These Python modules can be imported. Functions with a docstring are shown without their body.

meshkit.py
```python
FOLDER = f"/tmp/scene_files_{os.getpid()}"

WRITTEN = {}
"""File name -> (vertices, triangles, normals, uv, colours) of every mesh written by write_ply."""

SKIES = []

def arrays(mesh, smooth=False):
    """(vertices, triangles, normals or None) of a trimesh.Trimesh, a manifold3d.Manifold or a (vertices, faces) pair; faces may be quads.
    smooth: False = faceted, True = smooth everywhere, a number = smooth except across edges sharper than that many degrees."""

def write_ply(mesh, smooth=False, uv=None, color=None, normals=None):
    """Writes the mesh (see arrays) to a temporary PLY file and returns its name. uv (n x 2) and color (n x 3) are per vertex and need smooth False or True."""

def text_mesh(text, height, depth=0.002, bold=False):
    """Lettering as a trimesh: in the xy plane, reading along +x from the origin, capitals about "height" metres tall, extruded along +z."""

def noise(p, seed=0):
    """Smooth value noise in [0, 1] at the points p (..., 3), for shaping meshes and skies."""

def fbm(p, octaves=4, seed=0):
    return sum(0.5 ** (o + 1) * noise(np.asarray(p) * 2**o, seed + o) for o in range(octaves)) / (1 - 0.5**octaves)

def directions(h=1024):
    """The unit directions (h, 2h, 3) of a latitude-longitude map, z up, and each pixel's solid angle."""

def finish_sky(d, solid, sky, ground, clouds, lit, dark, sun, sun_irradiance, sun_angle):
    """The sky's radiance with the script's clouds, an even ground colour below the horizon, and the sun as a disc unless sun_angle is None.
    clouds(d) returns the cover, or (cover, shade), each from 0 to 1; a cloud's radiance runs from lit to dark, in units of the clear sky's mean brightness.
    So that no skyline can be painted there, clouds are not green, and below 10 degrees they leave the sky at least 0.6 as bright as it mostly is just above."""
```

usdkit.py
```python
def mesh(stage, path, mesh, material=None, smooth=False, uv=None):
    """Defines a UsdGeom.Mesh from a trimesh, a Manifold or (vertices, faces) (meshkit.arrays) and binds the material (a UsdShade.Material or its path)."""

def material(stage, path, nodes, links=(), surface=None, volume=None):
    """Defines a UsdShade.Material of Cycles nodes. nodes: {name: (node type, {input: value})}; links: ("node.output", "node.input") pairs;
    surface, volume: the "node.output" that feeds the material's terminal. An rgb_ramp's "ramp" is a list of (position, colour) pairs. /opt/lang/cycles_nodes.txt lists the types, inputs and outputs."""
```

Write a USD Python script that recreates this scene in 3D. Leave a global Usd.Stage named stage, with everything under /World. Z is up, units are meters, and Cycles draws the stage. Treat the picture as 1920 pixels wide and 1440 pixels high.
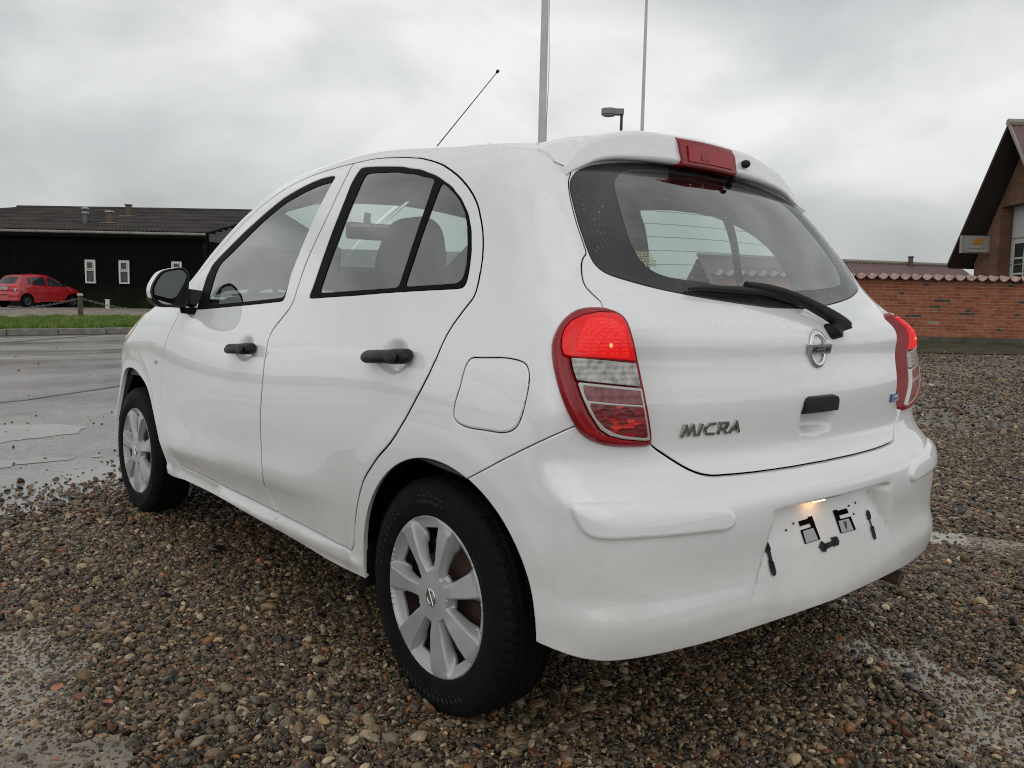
import math, random, json
import numpy as np, trimesh, usdkit, meshkit
import shapely, shapely.affinity as aff
from shapely.geometry import Polygon, LineString, Point, box as sbox, MultiPolygon
from shapely.ops import unary_union
from scipy.spatial import Delaunay
from scipy.interpolate import RectBivariateSpline, CubicSpline, PchipInterpolator
from pxr import Usd, UsdGeom, UsdLux, UsdShade, Gf, Sdf, Vt
random.seed(7); RNG = np.random.default_rng(11)
stage = Usd.Stage.CreateInMemory()
UsdGeom.SetStageUpAxis(stage, 'Z'); UsdGeom.SetStageMetersPerUnit(stage, 1.0)
UsdGeom.Xform.Define(stage, '/World'); UsdGeom.Scope.Define(stage, '/World/Looks')

# ------------------------------------------------------------------ camera, sky, sun, exposure
EYE = np.array([-1.65497, 1.94413, 1.01254]); YAW, PITCH, ROLL = -.698403, -.095933, .021106
_fw = np.array([math.cos(YAW)*math.cos(PITCH), math.sin(YAW)*math.cos(PITCH), math.sin(PITCH)])
_r0 = np.array([math.sin(YAW), -math.cos(YAW), 0]); _u0 = np.cross(_r0, _fw)
_rt = math.cos(ROLL)*_r0+math.sin(ROLL)*_u0; _up = -math.sin(ROLL)*_r0+math.cos(ROLL)*_u0
cam = UsdGeom.Camera.Define(stage, '/World/camera')
cam.AddTransformOp().Set(Gf.Matrix4d(*_rt, 0, *_up, 0, *(-_fw), 0, *EYE, 1))
cam.CreateHorizontalApertureAttr(36.0); cam.CreateVerticalApertureAttr(27.0)
cam.CreateFocalLengthAttr(1571.32/1920*36.0); cam.CreateClippingRangeAttr(Gf.Vec2f(.05, 2000))
cam.CreateExposureAttr(0.0)
SUN_DIR = np.array([-.52, .52, .68]); SUN_DIR = SUN_DIR/np.linalg.norm(SUN_DIR)
SUN_EL, SUN_ROT = math.asin(SUN_DIR[2]), math.atan2(SUN_DIR[0], SUN_DIR[1])
SKY_STRENGTH = .104
sky = UsdLux.DomeLight.Define(stage, '/World/sky')
sky.GetPrim().SetCustomDataByKey('kind', 'structure')
usdkit.material(stage, '/World/Looks/overcast_sky', {
    'sky': ('sky_texture', dict(sky_type='single_scattering', sun_disc=False, sun_elevation=SUN_EL, sun_rotation=SUN_ROT, air_density=1.0, aerosol_density=3.0)),
    'tc': ('texture_coordinate', {}),
    'sep': ('separate_xyz', {}),
    'grad': ('rgb_ramp', dict(ramp=[(0, (5.2, 5.3, 5.2)), (.5, (5.5, 5.65, 5.55)), (.53, (5.9, 6.0, 5.9)), (.60, (7.1, 7.18, 7.1)), (.72, (7.0, 7.05, 7.0)), (.85, (6.4, 6.4, 6.35)), (1, (6.0, 6.0, 5.95))])),
    'h': ('math', dict(math_type='multiply_add', value2=.5, value3=.5)),
    'map': ('mapping', dict(scale=(1.0, 1.0, 1.9), location=(.9, 2.3, .2))),
    'n1': ('noise_texture', dict(scale=2.7, detail=7.0, roughness=.47, distortion=.3)),
    'n2': ('noise_texture', dict(scale=4.6, detail=6.0, roughness=.55, distortion=.3)),
    'r1': ('rgb_ramp', dict(ramp=[(.34, (.66, .672, .69)), (.5, (.92, .927, .935)), (.63, (1.22, 1.215, 1.205))])),
    'r2': ('rgb_ramp', dict(ramp=[(.3, (.93, .93, .935)), (.7, (1.06, 1.06, 1.06))])),
    'm1': ('mix', dict(mix_type='multiply', fac=1.0)), 'm2': ('mix', dict(mix_type='multiply', fac=1.0)),
    'cov': ('mix', dict(mix_type='mix', fac=.94)),
    'bg': ('background_shader', dict(strength=SKY_STRENGTH)),
}, [('tc.generated', 'sep.vector'), ('sep.z', 'h.value1'), ('h.value', 'grad.fac'), ('tc.generated', 'map.vector'), ('map.vector', 'n1.vector'), ('map.vector', 'n2.vector'),
    ('n1.fac', 'r1.fac'), ('n2.fac', 'r2.fac'), ('grad.color', 'm1.color1'), ('r1.color', 'm1.color2'), ('m1.color', 'm2.color1'), ('r2.color', 'm2.color2'),
    ('sky.color', 'cov.color1'), ('m2.color', 'cov.color2'), ('cov.color', 'bg.color')], surface='bg.background')
UsdShade.MaterialBindingAPI.Apply(sky.GetPrim()).Bind(UsdShade.Material.Get(stage, '/World/Looks/overcast_sky'))
sun = UsdLux.DistantLight.Define(stage, '/World/sun')
sun.CreateNormalizeAttr(True); sun.CreateIntensityAttr(.13); sun.CreateAngleAttr(85.0); sun.CreateColorAttr(Gf.Vec3f(1, .975, .94))
_z = Gf.Vec3d(*SUN_DIR); _q = Gf.Rotation(Gf.Vec3d(0, 0, 1), _z)
sun.AddTransformOp().Set(Gf.Matrix4d().SetRotate(_q))

# ------------------------------------------------------------------ helpers
_used = {}
def numbered(parent, name):
    k = (parent, name); n = _used.get(k, 0); _used[k] = n+1
    return f'{parent}/{name}' + (f'_{n:03d}' if n else '')
def tag(prim, label=None, cat=None, group=None, kind=None):
    p = prim.GetPrim() if hasattr(prim, 'GetPrim') else prim
    for k, v in (('label', label), ('category', cat), ('group', group), ('kind', kind)):
        if v: p.SetCustomDataByKey(k, v)
    return p
def path_of(x):
    return x if isinstance(x, str) else str(x.GetPrim().GetPath() if hasattr(x, 'GetPrim') else x.GetPath())
def thing(name, label, cat, loc=(0, 0, 0), rotz=0, group=None):
    x = UsdGeom.Xform.Define(stage, numbered('/World', name))
    x.AddTranslateOp().Set(Gf.Vec3d(*map(float, loc))); x.AddRotateZOp().Set(float(math.degrees(rotz)))
    tag(x, label, cat, group); return x
def raw(name, v, f, n, mat, parent='/World'):
    """one Mesh prim from vertices, triangles and vertex normals (or None for facets)"""
    m = UsdGeom.Mesh.Define(stage, numbered(path_of(parent), name))
    m.CreatePointsAttr(Vt.Vec3fArray.FromNumpy(np.ascontiguousarray(v, np.float32)))
    m.CreateFaceVertexCountsAttr(Vt.IntArray.FromNumpy(np.full(len(f), 3, np.int32)))
    m.CreateFaceVertexIndicesAttr(Vt.IntArray.FromNumpy(np.ascontiguousarray(f, np.int32).ravel()))
    m.CreateSubdivisionSchemeAttr('none')
    if n is not None:
        m.CreateNormalsAttr(Vt.Vec3fArray.FromNumpy(np.ascontiguousarray(n, np.float32))); m.SetNormalsInterpolation('vertex')
    UsdShade.MaterialBindingAPI.Apply(m.GetPrim()).Bind(UsdShade.Material.Get(stage, '/World/Looks/'+mat))
    return m
def obj(name, mesh, mat, parent='/World', smooth=35):
    v, f, n = meshkit.arrays(mesh, smooth); return raw(name, v, f, n, mat, parent)
def cat(*ms): return trimesh.util.concatenate([m for m in ms if m is not None])
def bx(cx, cy, cz, sx, sy, sz, rz=0, bev=0):
    if bev:
        pts = []
        for ax in range(3):
            e = np.array([sx, sy, sz])/2-bev; e[ax] += bev
            for a in (-1, 1):
                for b in (-1, 1):
                    for c in (-1, 1): pts.append(e*[a, b, c])
        m = trimesh.convex.convex_hull(np.array(pts))
    else: m = trimesh.creation.box((sx, sy, sz))
    if rz: m.apply_transform(trimesh.transformations.rotation_matrix(rz, (0, 0, 1)))
    m.apply_translation((cx, cy, cz)); return m
def tube(pts, r, sides=10, cap=True):
    p = np.asarray(pts, float); r = np.broadcast_to(r, (len(p),))
    t = np.gradient(p, axis=0); t /= np.linalg.norm(t, axis=1)[:, None]
    a = np.cross(t, [0, 0, 1.0]); bad = np.linalg.norm(a, axis=1) < .05; a[bad] = np.cross(t[bad], [1.0, 0, 0]); a /= np.linalg.norm(a, axis=1)[:, None]
    for i in range(1, len(a)):
        if a[i]@a[i-1] < 0: a[i] = -a[i]
    b = np.cross(t, a); th = np.arange(sides)*2*np.pi/sides
    v = (p[:, None]+r[:, None, None]*(np.cos(th)[None, :, None]*a[:, None]+np.sin(th)[None, :, None]*b[:, None])).reshape(-1, 3)
    i, j = np.meshgrid(np.arange(len(p)-1), np.arange(sides), indexing='ij')
    q = np.stack([i*sides+j, i*sides+(j+1) % sides, (i+1)*sides+(j+1) % sides, (i+1)*sides+j], -1).reshape(-1, 4)
    f = [np.vstack([q[:, [0, 1, 2]], q[:, [0, 2, 3]]])]
    if cap:
        k = np.arange(1, sides-1); f.append(np.stack([0*k, k+1, k], 1)); o = (len(p)-1)*sides; f.append(np.stack([o+0*k, o+k, o+k+1], 1))
    m = trimesh.Trimesh(v, np.vstack(f), process=False); m.fix_normals(); return m
def lathe(prof, n=64):
    """profile of (radius, height) about z"""
    return trimesh.creation.revolve(np.array(prof), sections=n)
def mirror(vfn):
    v, f, n = vfn; s = np.array([1, -1, 1.0])
    return v*s, f[:, ::-1], (None if n is None else n*s)
def join(a, b):
    return np.vstack([a[0], b[0]]), np.vstack([a[1], b[1]+len(a[0])]), np.vstack([a[2], b[2]])

def M(name, nodes, links=(), surface='p.BSDF'): return usdkit.material(stage, '/World/Looks/'+name, nodes, links, surface=surface)
def plain(name, c, rough=.5, **k):
    M(name, {'p': ('principled_bsdf', dict(base_color=c, roughness=rough, **k))})
def noisy(name, c1, c2, scale=8, rough=.6, bump=0, detail=5, dist=.01, bscale=None, lo=.35, hi=.65, **k):
    nodes = {'tc': ('texture_coordinate', {}), 'n': ('noise_texture', dict(scale=scale, detail=detail, roughness=.6)),
             'r': ('rgb_ramp', dict(ramp=[(lo, c1), (hi, c2)])), 'p': ('principled_bsdf', dict(roughness=rough, **k))}
    links = [('tc.object', 'n.vector'), ('n.fac', 'r.fac'), ('r.color', 'p.base_color')]
    if bump:
        nodes['n2'] = ('noise_texture', dict(scale=bscale or scale*4, detail=5)); nodes['b'] = ('bump', dict(strength=bump, distance=dist))
        links += [('tc.object', 'n2.vector'), ('n2.fac', 'b.height'), ('b.normal', 'p.normal')]
    M(name, nodes, links)

# ------------------------------------------------------------------ materials
# wet white paint: clear coat, with rain droplets as fine relief
M('white_paint', {'g': ('geometry', {}), 'v': ('voronoi_texture', dict(feature='f1', scale=95.0, randomness=1.0)),
    'sepn': ('separate_xyz', {}), 'upf': ('map_range', dict(from_min=-.12, from_max=.55, to_min=.0, to_max=1.0, clamp=True)),
    'drop': ('rgb_ramp', dict(ramp=[(0, (1, 1, 1)), (.16, (.75, .75, .75)), (.24, (0, 0, 0)), (1, (0, 0, 0))])),
    'big': ('noise_texture', dict(scale=9.0, detail=3.0)), 'thr': ('rgb_ramp', dict(ramp=[(.48, (0, 0, 0)), (.62, (1, 1, 1))])),
    'mul': ('math', dict(math_type='multiply')), 'mul2': ('math', dict(math_type='multiply')), 'b': ('bump', dict(strength=.5, distance=.0016)),
    'sepp': ('separate_xyz', {}), 'dz': ('map_range', dict(from_min=.24, from_max=.62, to_min=.85, to_max=0.0, clamp=True)),
    'dn': ('noise_texture', dict(scale=5.0, detail=8.0, roughness=.65)), 'dm': ('math', dict(math_type='multiply')),
    'c': ('mix', dict(mix_type='mix', color1=(.82, .835, .84), color2=(.46, .44, .40))),
    'p': ('principled_bsdf', dict(roughness=.30, coat_weight=1.0, coat_roughness=.015, coat_ior=1.75, specular_ior_level=.4))},
  [('g.position', 'v.vector'), ('g.position', 'big.vector'), ('g.normal', 'sepn.vector'), ('sepn.z', 'upf.value'), ('v.distance', 'drop.fac'), ('big.fac', 'thr.fac'), ('drop.color', 'mul.value1'), ('thr.color', 'mul.value2'),
   ('mul.value', 'mul2.value1'), ('upf.result', 'mul2.value2'), ('mul2.value', 'b.height'), ('b.normal', 'p.normal'), ('b.normal', 'p.coat_normal'),
   ('g.position', 'sepp.vector'), ('sepp.z', 'dz.value'), ('g.position', 'dn.vector'), ('dn.fac', 'dm.value1'), ('dz.result', 'dm.value2'), ('dm.value', 'c.fac'), ('c.color', 'p.base_color')])
plain('white_plastic', (.82, .835, .84), .3, coat_weight=1.0, coat_roughness=.02, coat_ior=1.75)
M('red_paint', {'p': ('principled_bsdf', dict(base_color=(.38, .010, .018), roughness=.35, coat_weight=1.0, coat_roughness=.04))})
noisy('black_plastic', (.007, .007, .0075), (.012, .012, .0125), scale=60, rough=.45, bump=.15, dist=.0006, bscale=900, specular_ior_level=.28)
plain('black_gloss', (.012, .013, .014), .08)
plain('black_rubber', (.012, .012, .013), .5)
plain('glass_frit', (.022, .025, .026), .035, specular_ior_level=.55)
noisy('tyre_rubber', (.004, .004, .0042), (.008, .008, .0084), scale=22, rough=.65, bump=.2, dist=.001, bscale=160, specular_ior_level=.12)
noisy('tyre_lettering', (.022, .022, .0235), (.030, .030, .032), scale=22, rough=.5, specular_ior_level=.3)
noisy('hubcap_silver', (.40, .41, .42), (.47, .48, .49), scale=4, rough=.38, lo=.3, hi=.8, metallic=.35, coat_weight=.4, coat_roughness=.15)
noisy('rusty_steel', (.035, .022, .018), (.10, .055, .040), scale=16, rough=.7, bump=.3, dist=.003)
plain('chrome', (.74, .75, .76), .05, metallic=1.0)
plain('letter_chrome', (.46, .45, .44), .16, metallic=1.0)
plain('emblem_dark', (.10, .105, .11), .2, metallic=.7)
plain('dark_metal', (.05, .05, .052), .4, metallic=.6)
plain('void_black', (.003, .003, .003), .95, specular_ior_level=.05)
plain('underbody', (.006, .006, .006), .9, specular_ior_level=.1)
noisy('seat_fabric', (.020, .022, .023), (.030, .032, .033), scale=120, rough=.9)
noisy('trim_grey', (.055, .06, .06), (.07, .075, .075), scale=90, rough=.75)
noisy('roof_lining', (.16, .165, .16), (.19, .195, .19), scale=60, rough=.95)
plain('mirror_silver', (.34, .37, .37), .02, metallic=1.0)
plain('rear_mirror', (.75, .60, .54), .02, metallic=1.0)
plain('gasket', (.006, .006, .0065), .6, specular_ior_level=.06)
def pane(name, tint, boost=1.0):
    M(name, {'f': ('layer_weight', dict(blend=.5)), 'pw': ('math', dict(math_type='power', value2=4.2)), 'fm': ('math', dict(math_type='multiply_add', value2=.90, value3=.075*boost, use_clamp=True)), 't': ('transparent_bsdf', dict(color=tint)), 'g': ('glossy_bsdf', dict(color=(1, 1, 1), roughness=.0)), 'm': ('mix_closure', {})},
      [('f.facing', 'pw.value1'), ('pw.value', 'fm.value1'), ('fm.value', 'm.fac'), ('t.BSDF', 'm.closure1'), ('g.BSDF', 'm.closure2')], surface='m.closure')
pane('window_glass', (.83, .925, .895), 2.5)
pane('rear_glass', (.82, .925, .89), 2.5)
# lamps
plain('lens_red_dark', (.24, .006, .011), .08)
plain('lens_red', (.32, .006, .010), .08)
M('lens_red_lit', {'p': ('principled_bsdf', dict(base_color=(.45, .004, .006), roughness=.10, emission_color=(1.0, .004, .006), emission_strength=.30))})
M('lens_red_core', {'g': ('geometry', {}), 'v': ('voronoi_texture', dict(feature='f1', metric='chebychev', scale=130.0, randomness=.15)),
    'r': ('rgb_ramp', dict(ramp=[(0, (1.0, .05, .02)), (.22, (1.0, .010, .008)), (.55, (.62, .003, .004)), (.8, (.35, .002, .003))])), 'b': ('bump', dict(strength=.6, distance=.004)),
    'p': ('principled_bsdf', dict(base_color=(.40, .003, .004), roughness=.10, emission_strength=.62))},
  [('g.position', 'v.vector'), ('v.distance', 'r.fac'), ('r.color', 'p.emission_color'), ('v.distance', 'b.height'), ('b.normal', 'p.normal')])
M('lamp_bulb', {'e': ('emission', dict(color=(1.0, .25, .10), strength=2.2))}, surface='e.emission')
def lens_wavy(name, c, scale, rough=.18, metallic=0.0):
    M(name, {'g': ('geometry', {}), 'w': ('wave_texture', dict(wave_type='bands', bands_direction='z', scale=scale, distortion=1.2, detail=2.0)), 'n': ('noise_texture', dict(scale=60.0, detail=3.0)),
        'r': ('rgb_ramp', dict(ramp=[(.3, tuple(x*.40 for x in c)), (.62, c)])), 'b': ('bump', dict(strength=.35, distance=.0025)),
        'p': ('principled_bsdf', dict(roughness=rough, metallic=metallic, coat_weight=1.0, coat_roughness=.02))},
      [('g.position', 'w.vector'), ('g.position', 'n.vector'), ('n.fac', 'r.fac'), ('r.color', 'p.base_color'), ('w.fac', 'b.height'), ('b.normal', 'p.normal')])
lens_wavy('lens_clear', (.52, .51, .49), 26)
lens_wavy('lens_red_soft', (.30, .085, .095), 18)
M('lens_red_low', {'g': ('geometry', {}), 'mp': ('mapping', dict(scale=(1.0, 1.0, 2.2))), 'v': ('voronoi_texture', dict(feature='f1', metric='manhattan', scale=46.0, randomness=.9)), 'sep': ('separate_color', {}), 'r': ('rgb_ramp', dict(ramp=[(0, (.09, .004, .007)), (.5, (.16, .006, .009)), (.72, (.30, .008, .010)), (.86, (.60, .012, .012)), (1, (.66, .02, .016))])), 'b': ('bump', dict(strength=.5, distance=.004)), 'p': ('principled_bsdf', dict(roughness=.12, coat_weight=1.0, coat_roughness=.02))},
  [('g.position', 'mp.vector'), ('mp.vector', 'v.vector'), ('v.color', 'sep.color'), ('sep.r', 'r.fac'), ('r.color', 'p.base_color'), ('v.distance', 'b.height'), ('b.normal', 'p.normal')])
plain('lamp_bezel', (.50, .49, .46), .2, metallic=.35, coat_weight=.6)
M('lens_amber', {'p': ('principled_bsdf', dict(base_color=(.75, .62, .50), roughness=.12, coat_weight=1.0, emission_color=(1.0, .62, .36), emission_strength=.35))})
plain('indicator_lens', (.62, .60, .58), .15, coat_weight=1.0)
M('plate_lamp_glow', {'e': ('emission', dict(color=(1.0, .50, .18), strength=7.0))}, surface='e.emission')
plain('badge_blue', (.02, .22, .50), .2, coat_weight=1.0); plain('badge_navy', (.012, .035, .13), .2, coat_weight=1.0); plain('white_print', (.75, .75, .75), .4)
plain('old_glue', (.010, .010, .010), .8); plain('rust_spot', (.12, .045, .015), .8); plain('bare_steel', (.42, .44, .46), .35, metallic=.4)
# ------------------------------------------------------------------ ground
F2 = np.array([math.cos(YAW), math.sin(YAW)]); R2 = np.array([math.sin(YAW), -math.cos(YAW)])
def W(D, R, z=None):
    """a point D metres ahead of and R metres right of the spot where the photographer stands"""
    q = EYE[:2]+D*F2+R*R2; return np.array([q[0], q[1], gz(*q) if z is None else z])
def gz(x, y):
    x = np.asarray(x, float); y = np.asarray(y, float)
    D = (x-EYE[0])*F2[0]+(y-EYE[1])*F2[1]; R = (x-EYE[0])*R2[0]+(y-EYE[1])*R2[1]
    t = np.clip((R/np.maximum(np.abs(D), 3)+.2)/.7, 0, 1); t = t*t*(3-2*t)
    s = np.clip(D-5, 0, 40); s = np.where(s < 3, s*s/6, s-1.5)
    return (.0108+.0150*t)*s
def sheet(poly, h, off, hb=None):
    """terrain following sheet over a polygon of x, y"""
    v2, f = tri2(poly, h, hb or h)
    return trimesh.Trimesh(np.column_stack([v2, gz(v2[:, 0], v2[:, 1])+off]), f, process=False)
def tri2(poly, h, hb, rings=()):
    pts = []
    geoms = [g for g in getattr(poly, 'geoms', [poly]) if g.area > 1e-9]
    def ring(r):
        L = r.length; n = max(int(math.ceil(L/hb)), 3); return [r.interpolate(i*L/n).coords[0] for i in range(n)]
    for g in geoms:
        for r in [g.exterior, *g.interiors]:
            # keep corners: sample each edge
            c = np.array(r.coords)
            for a, b in zip(c[:-1], c[1:]):
                n = max(int(math.ceil(np.hypot(*(b-a))/hb)), 1); pts += [tuple(a+(b-a)*i/n) for i in range(n)]
    for rg in rings:
        for g in getattr(rg, 'geoms', [rg]):
            if g.is_empty: continue
            for r in [g.exterior, *g.interiors]: pts += ring(r)
    inner = poly.buffer(-.6*h) if not rings else rings[-1].buffer(-.6*h)
    if not inner.is_empty:
        x0, y0, x1, y1 = inner.bounds; ys = np.arange(y0, y1+h, h*.866); xs = np.arange(x0, x1+h, h)
        gx, gy = np.meshgrid(xs, ys); gx = gx+(np.arange(len(ys)) % 2)[:, None]*h/2
        g = np.column_stack([gx.ravel(), gy.ravel()]); pts = np.vstack([np.array(pts), g[shapely.contains_xy(inner, g[:, 0], g[:, 1])]])
    pts = np.unique(np.round(np.array(pts), 6), axis=0)
    t = Delaunay(pts, qhull_options='QJ Pp').simplices
    c = pts[t].mean(1); shapely.prepare(poly); t = t[shapely.contains_xy(poly, c[:, 0], c[:, 1])]
    a = pts[t]; s = (a[:, 1, 0]-a[:, 0, 0])*(a[:, 2, 1]-a[:, 0, 1])-(a[:, 1, 1]-a[:, 0, 1])*(a[:, 2, 0]-a[:, 0, 0])
    t = np.where((s < 0)[:, None], t[:, ::-1], t); return pts, t[np.abs(s) > 1e-12]

def pebbly(name, s1, tones, wet):
    M(name, {'g': ('geometry', {}), 'v': ('voronoi_texture', dict(feature='f1', scale=s1, randomness=1.0)), 'v2': ('voronoi_texture', dict(feature='f1', scale=s1*2.3, randomness=1.0)),
      'sep': ('separate_color', {}), 'r': ('rgb_ramp', dict(ramp=tones)), 'sep2': ('separate_color', {}), 'r2': ('rgb_ramp', dict(ramp=tones)), 'mx': ('mix', dict(mix_type='mix', fac=.5)),
      'n': ('noise_texture', dict(scale=.55, detail=7.0, roughness=.6)), 'nr': ('rgb_ramp', dict(ramp=[(.38, (.72, .72, .72)), (.62, (1.12, 1.10, 1.06))])), 'ml': ('mix', dict(mix_type='multiply', fac=1.0)),
      'dk': ('rgb_ramp', dict(ramp=[(.25, (1, 1, 1)), (.75, (.35, .35, .35))])), 'ml2': ('mix', dict(mix_type='multiply', fac=.8)),
      'rr': ('map_range', dict(from_min=.35, from_max=.65, to_min=wet, to_max=wet+.35, clamp=True)),
      'b': ('bump', dict(strength=1.0, distance=.014, invert=True)), 'p': ('principled_bsdf', dict(roughness=.5))},
     [('g.position', 'v.vector'), ('g.position', 'v2.vector'), ('v.color', 'sep.color'), ('sep.r', 'r.fac'), ('v2.color', 'sep2.color'), ('sep2.g', 'r2.fac'), ('r.color', 'mx.color1'), ('r2.color', 'mx.color2'),
      ('g.position', 'n.vector'), ('n.fac', 'nr.fac'), ('mx.color', 'ml.color1'), ('nr.color', 'ml.color2'), ('v.distance', 'dk.fac'), ('ml.color', 'ml2.color1'), ('dk.color', 'ml2.color2'), ('ml2.color', 'p.base_color'),
      ('n.fac', 'rr.value'), ('rr.result', 'p.roughness'), ('v.distance', 'b.height'), ('b.normal', 'p.normal')])
TONES = [(0, (.05, .046, .042)), (.25, (.13, .115, .098)), (.45, (.21, .18, .147)), (.62, (.17, .115, .080)), (.75, (.29, .252, .205)), (.9, (.38, .34, .28)), (1, (.50, .46, .40))]
pebbly('gravel_ground', 55.0, [(p, tuple(x*1.05 for x in c)) for p, c in TONES], .28)
M('wet_asphalt', {'g': ('geometry', {}), 'v': ('voronoi_texture', dict(scale=75.0)), 'n': ('noise_texture', dict(scale=.9, detail=11.0, roughness=.70, distortion=.4)), 'map': ('mapping', dict(scale=(1.0, .22, 1.0))), 'n2': ('noise_texture', dict(scale=.9, detail=6.0)),
    'c': ('rgb_ramp', dict(ramp=[(.36, (.095, .091, .086)), (.64, (.25, .243, .23))])), 'sep': ('separate_color', {}), 'r': ('rgb_ramp', dict(ramp=[(0, (.55, .55, .55)), (1, (1.5, 1.48, 1.45))])), 'ml': ('mix', dict(mix_type='multiply', fac=1.0)),
    'rr': ('map_range', dict(from_min=.38, from_max=.62, to_min=.05, to_max=.30, clamp=True)), 'b': ('bump', dict(strength=.16, distance=.004)), 'p': ('principled_bsdf', dict(specular_ior_level=.6))},
  [('g.position', 'v.vector'), ('g.position', 'n.vector'), ('g.position', 'map.vector'), ('map.vector', 'n2.vector'), ('n.fac', 'c.fac'), ('v.color', 'sep.color'), ('sep.r', 'r.fac'), ('c.color', 'ml.color1'), ('r.color', 'ml.color2'), ('ml.color', 'p.base_color'),
   ('n2.fac', 'rr.value'), ('rr.result', 'p.roughness'), ('v.distance', 'b.height'), ('b.normal', 'p.normal')])
M('puddle_water', {'g': ('geometry', {}), 'n': ('noise_texture', dict(scale=2.6, detail=7.0)), 'c': ('rgb_ramp', dict(ramp=[(.35, (.075, .066, .053)), (.65, (.13, .116, .095))])), 'n2': ('noise_texture', dict(scale=22.0, detail=4.0)),
    'b': ('bump', dict(strength=.05, distance=.006)), 'p': ('principled_bsdf', dict(roughness=.015, specular_ior_level=1.0))},
  [('g.position', 'n.vector'), ('n.fac', 'c.fac'), ('c.color', 'p.base_color'), ('g.position', 'n2.vector'), ('n2.fac', 'b.height'), ('b.normal', 'p.normal')])
M('muddy_water', {'g': ('geometry', {}), 'n': ('noise_texture', dict(scale=4.5, detail=8.0, roughness=.65)), 'c': ('rgb_ramp', dict(ramp=[(.32, (.13, .105, .074)), (.68, (.27, .23, .175))])), 'n2': ('noise_texture', dict(scale=26.0, detail=4.0)), 'rr': ('map_range', dict(from_min=.35, from_max=.65, to_min=.05, to_max=.22, clamp=True)),
    'b': ('bump', dict(strength=.10, distance=.006)), 'p': ('principled_bsdf', dict(specular_ior_level=.5))},
  [('g.position', 'n.vector'), ('n.fac', 'c.fac'), ('c.color', 'p.base_color'), ('n.fac', 'rr.value'), ('rr.result', 'p.roughness'), ('g.position', 'n2.vector'), ('n2.fac', 'b.height'), ('b.normal', 'p.normal')])
noisy('wet_silt', (.16, .135, .105), (.30, .265, .215), scale=5, rough=.22, bump=.35, dist=.006, bscale=60)
noisy('kerb_stone', (.14, .135, .12), (.24, .23, .20), scale=7, rough=.7, bump=.3, dist=.004)
noisy('kerb_side', (.045, .035, .028), (.09, .07, .055), scale=5, rough=.5)
noisy('verge_grass_soil', (.05, .10, .014), (.10, .17, .026), scale=3, rough=.9, bump=.5, dist=.03, bscale=40)
M('grass_blade', {'o': ('object_info', {}), 'r': ('rgb_ramp', dict(ramp=[(0, (.05, .105, .012)), (.5, (.10, .185, .022)), (.85, (.17, .24, .04)), (1, (.26, .24, .09))])), 'p': ('principled_bsdf', dict(roughness=.55)), 't': ('translucent_bsdf', {}), 'm': ('mix_closure', dict(fac=.3))},
  [('o.random', 'r.fac'), ('r.color', 'p.base_color'), ('r.color', 't.color'), ('p.BSDF', 'm.closure1'), ('t.BSDF', 'm.closure2')], surface='m.closure')
noisy('parking_gravel', (.17, .145, .115), (.30, .265, .215), scale=2.5, rough=.85, bump=.6, dist=.02, bscale=30)

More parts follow.
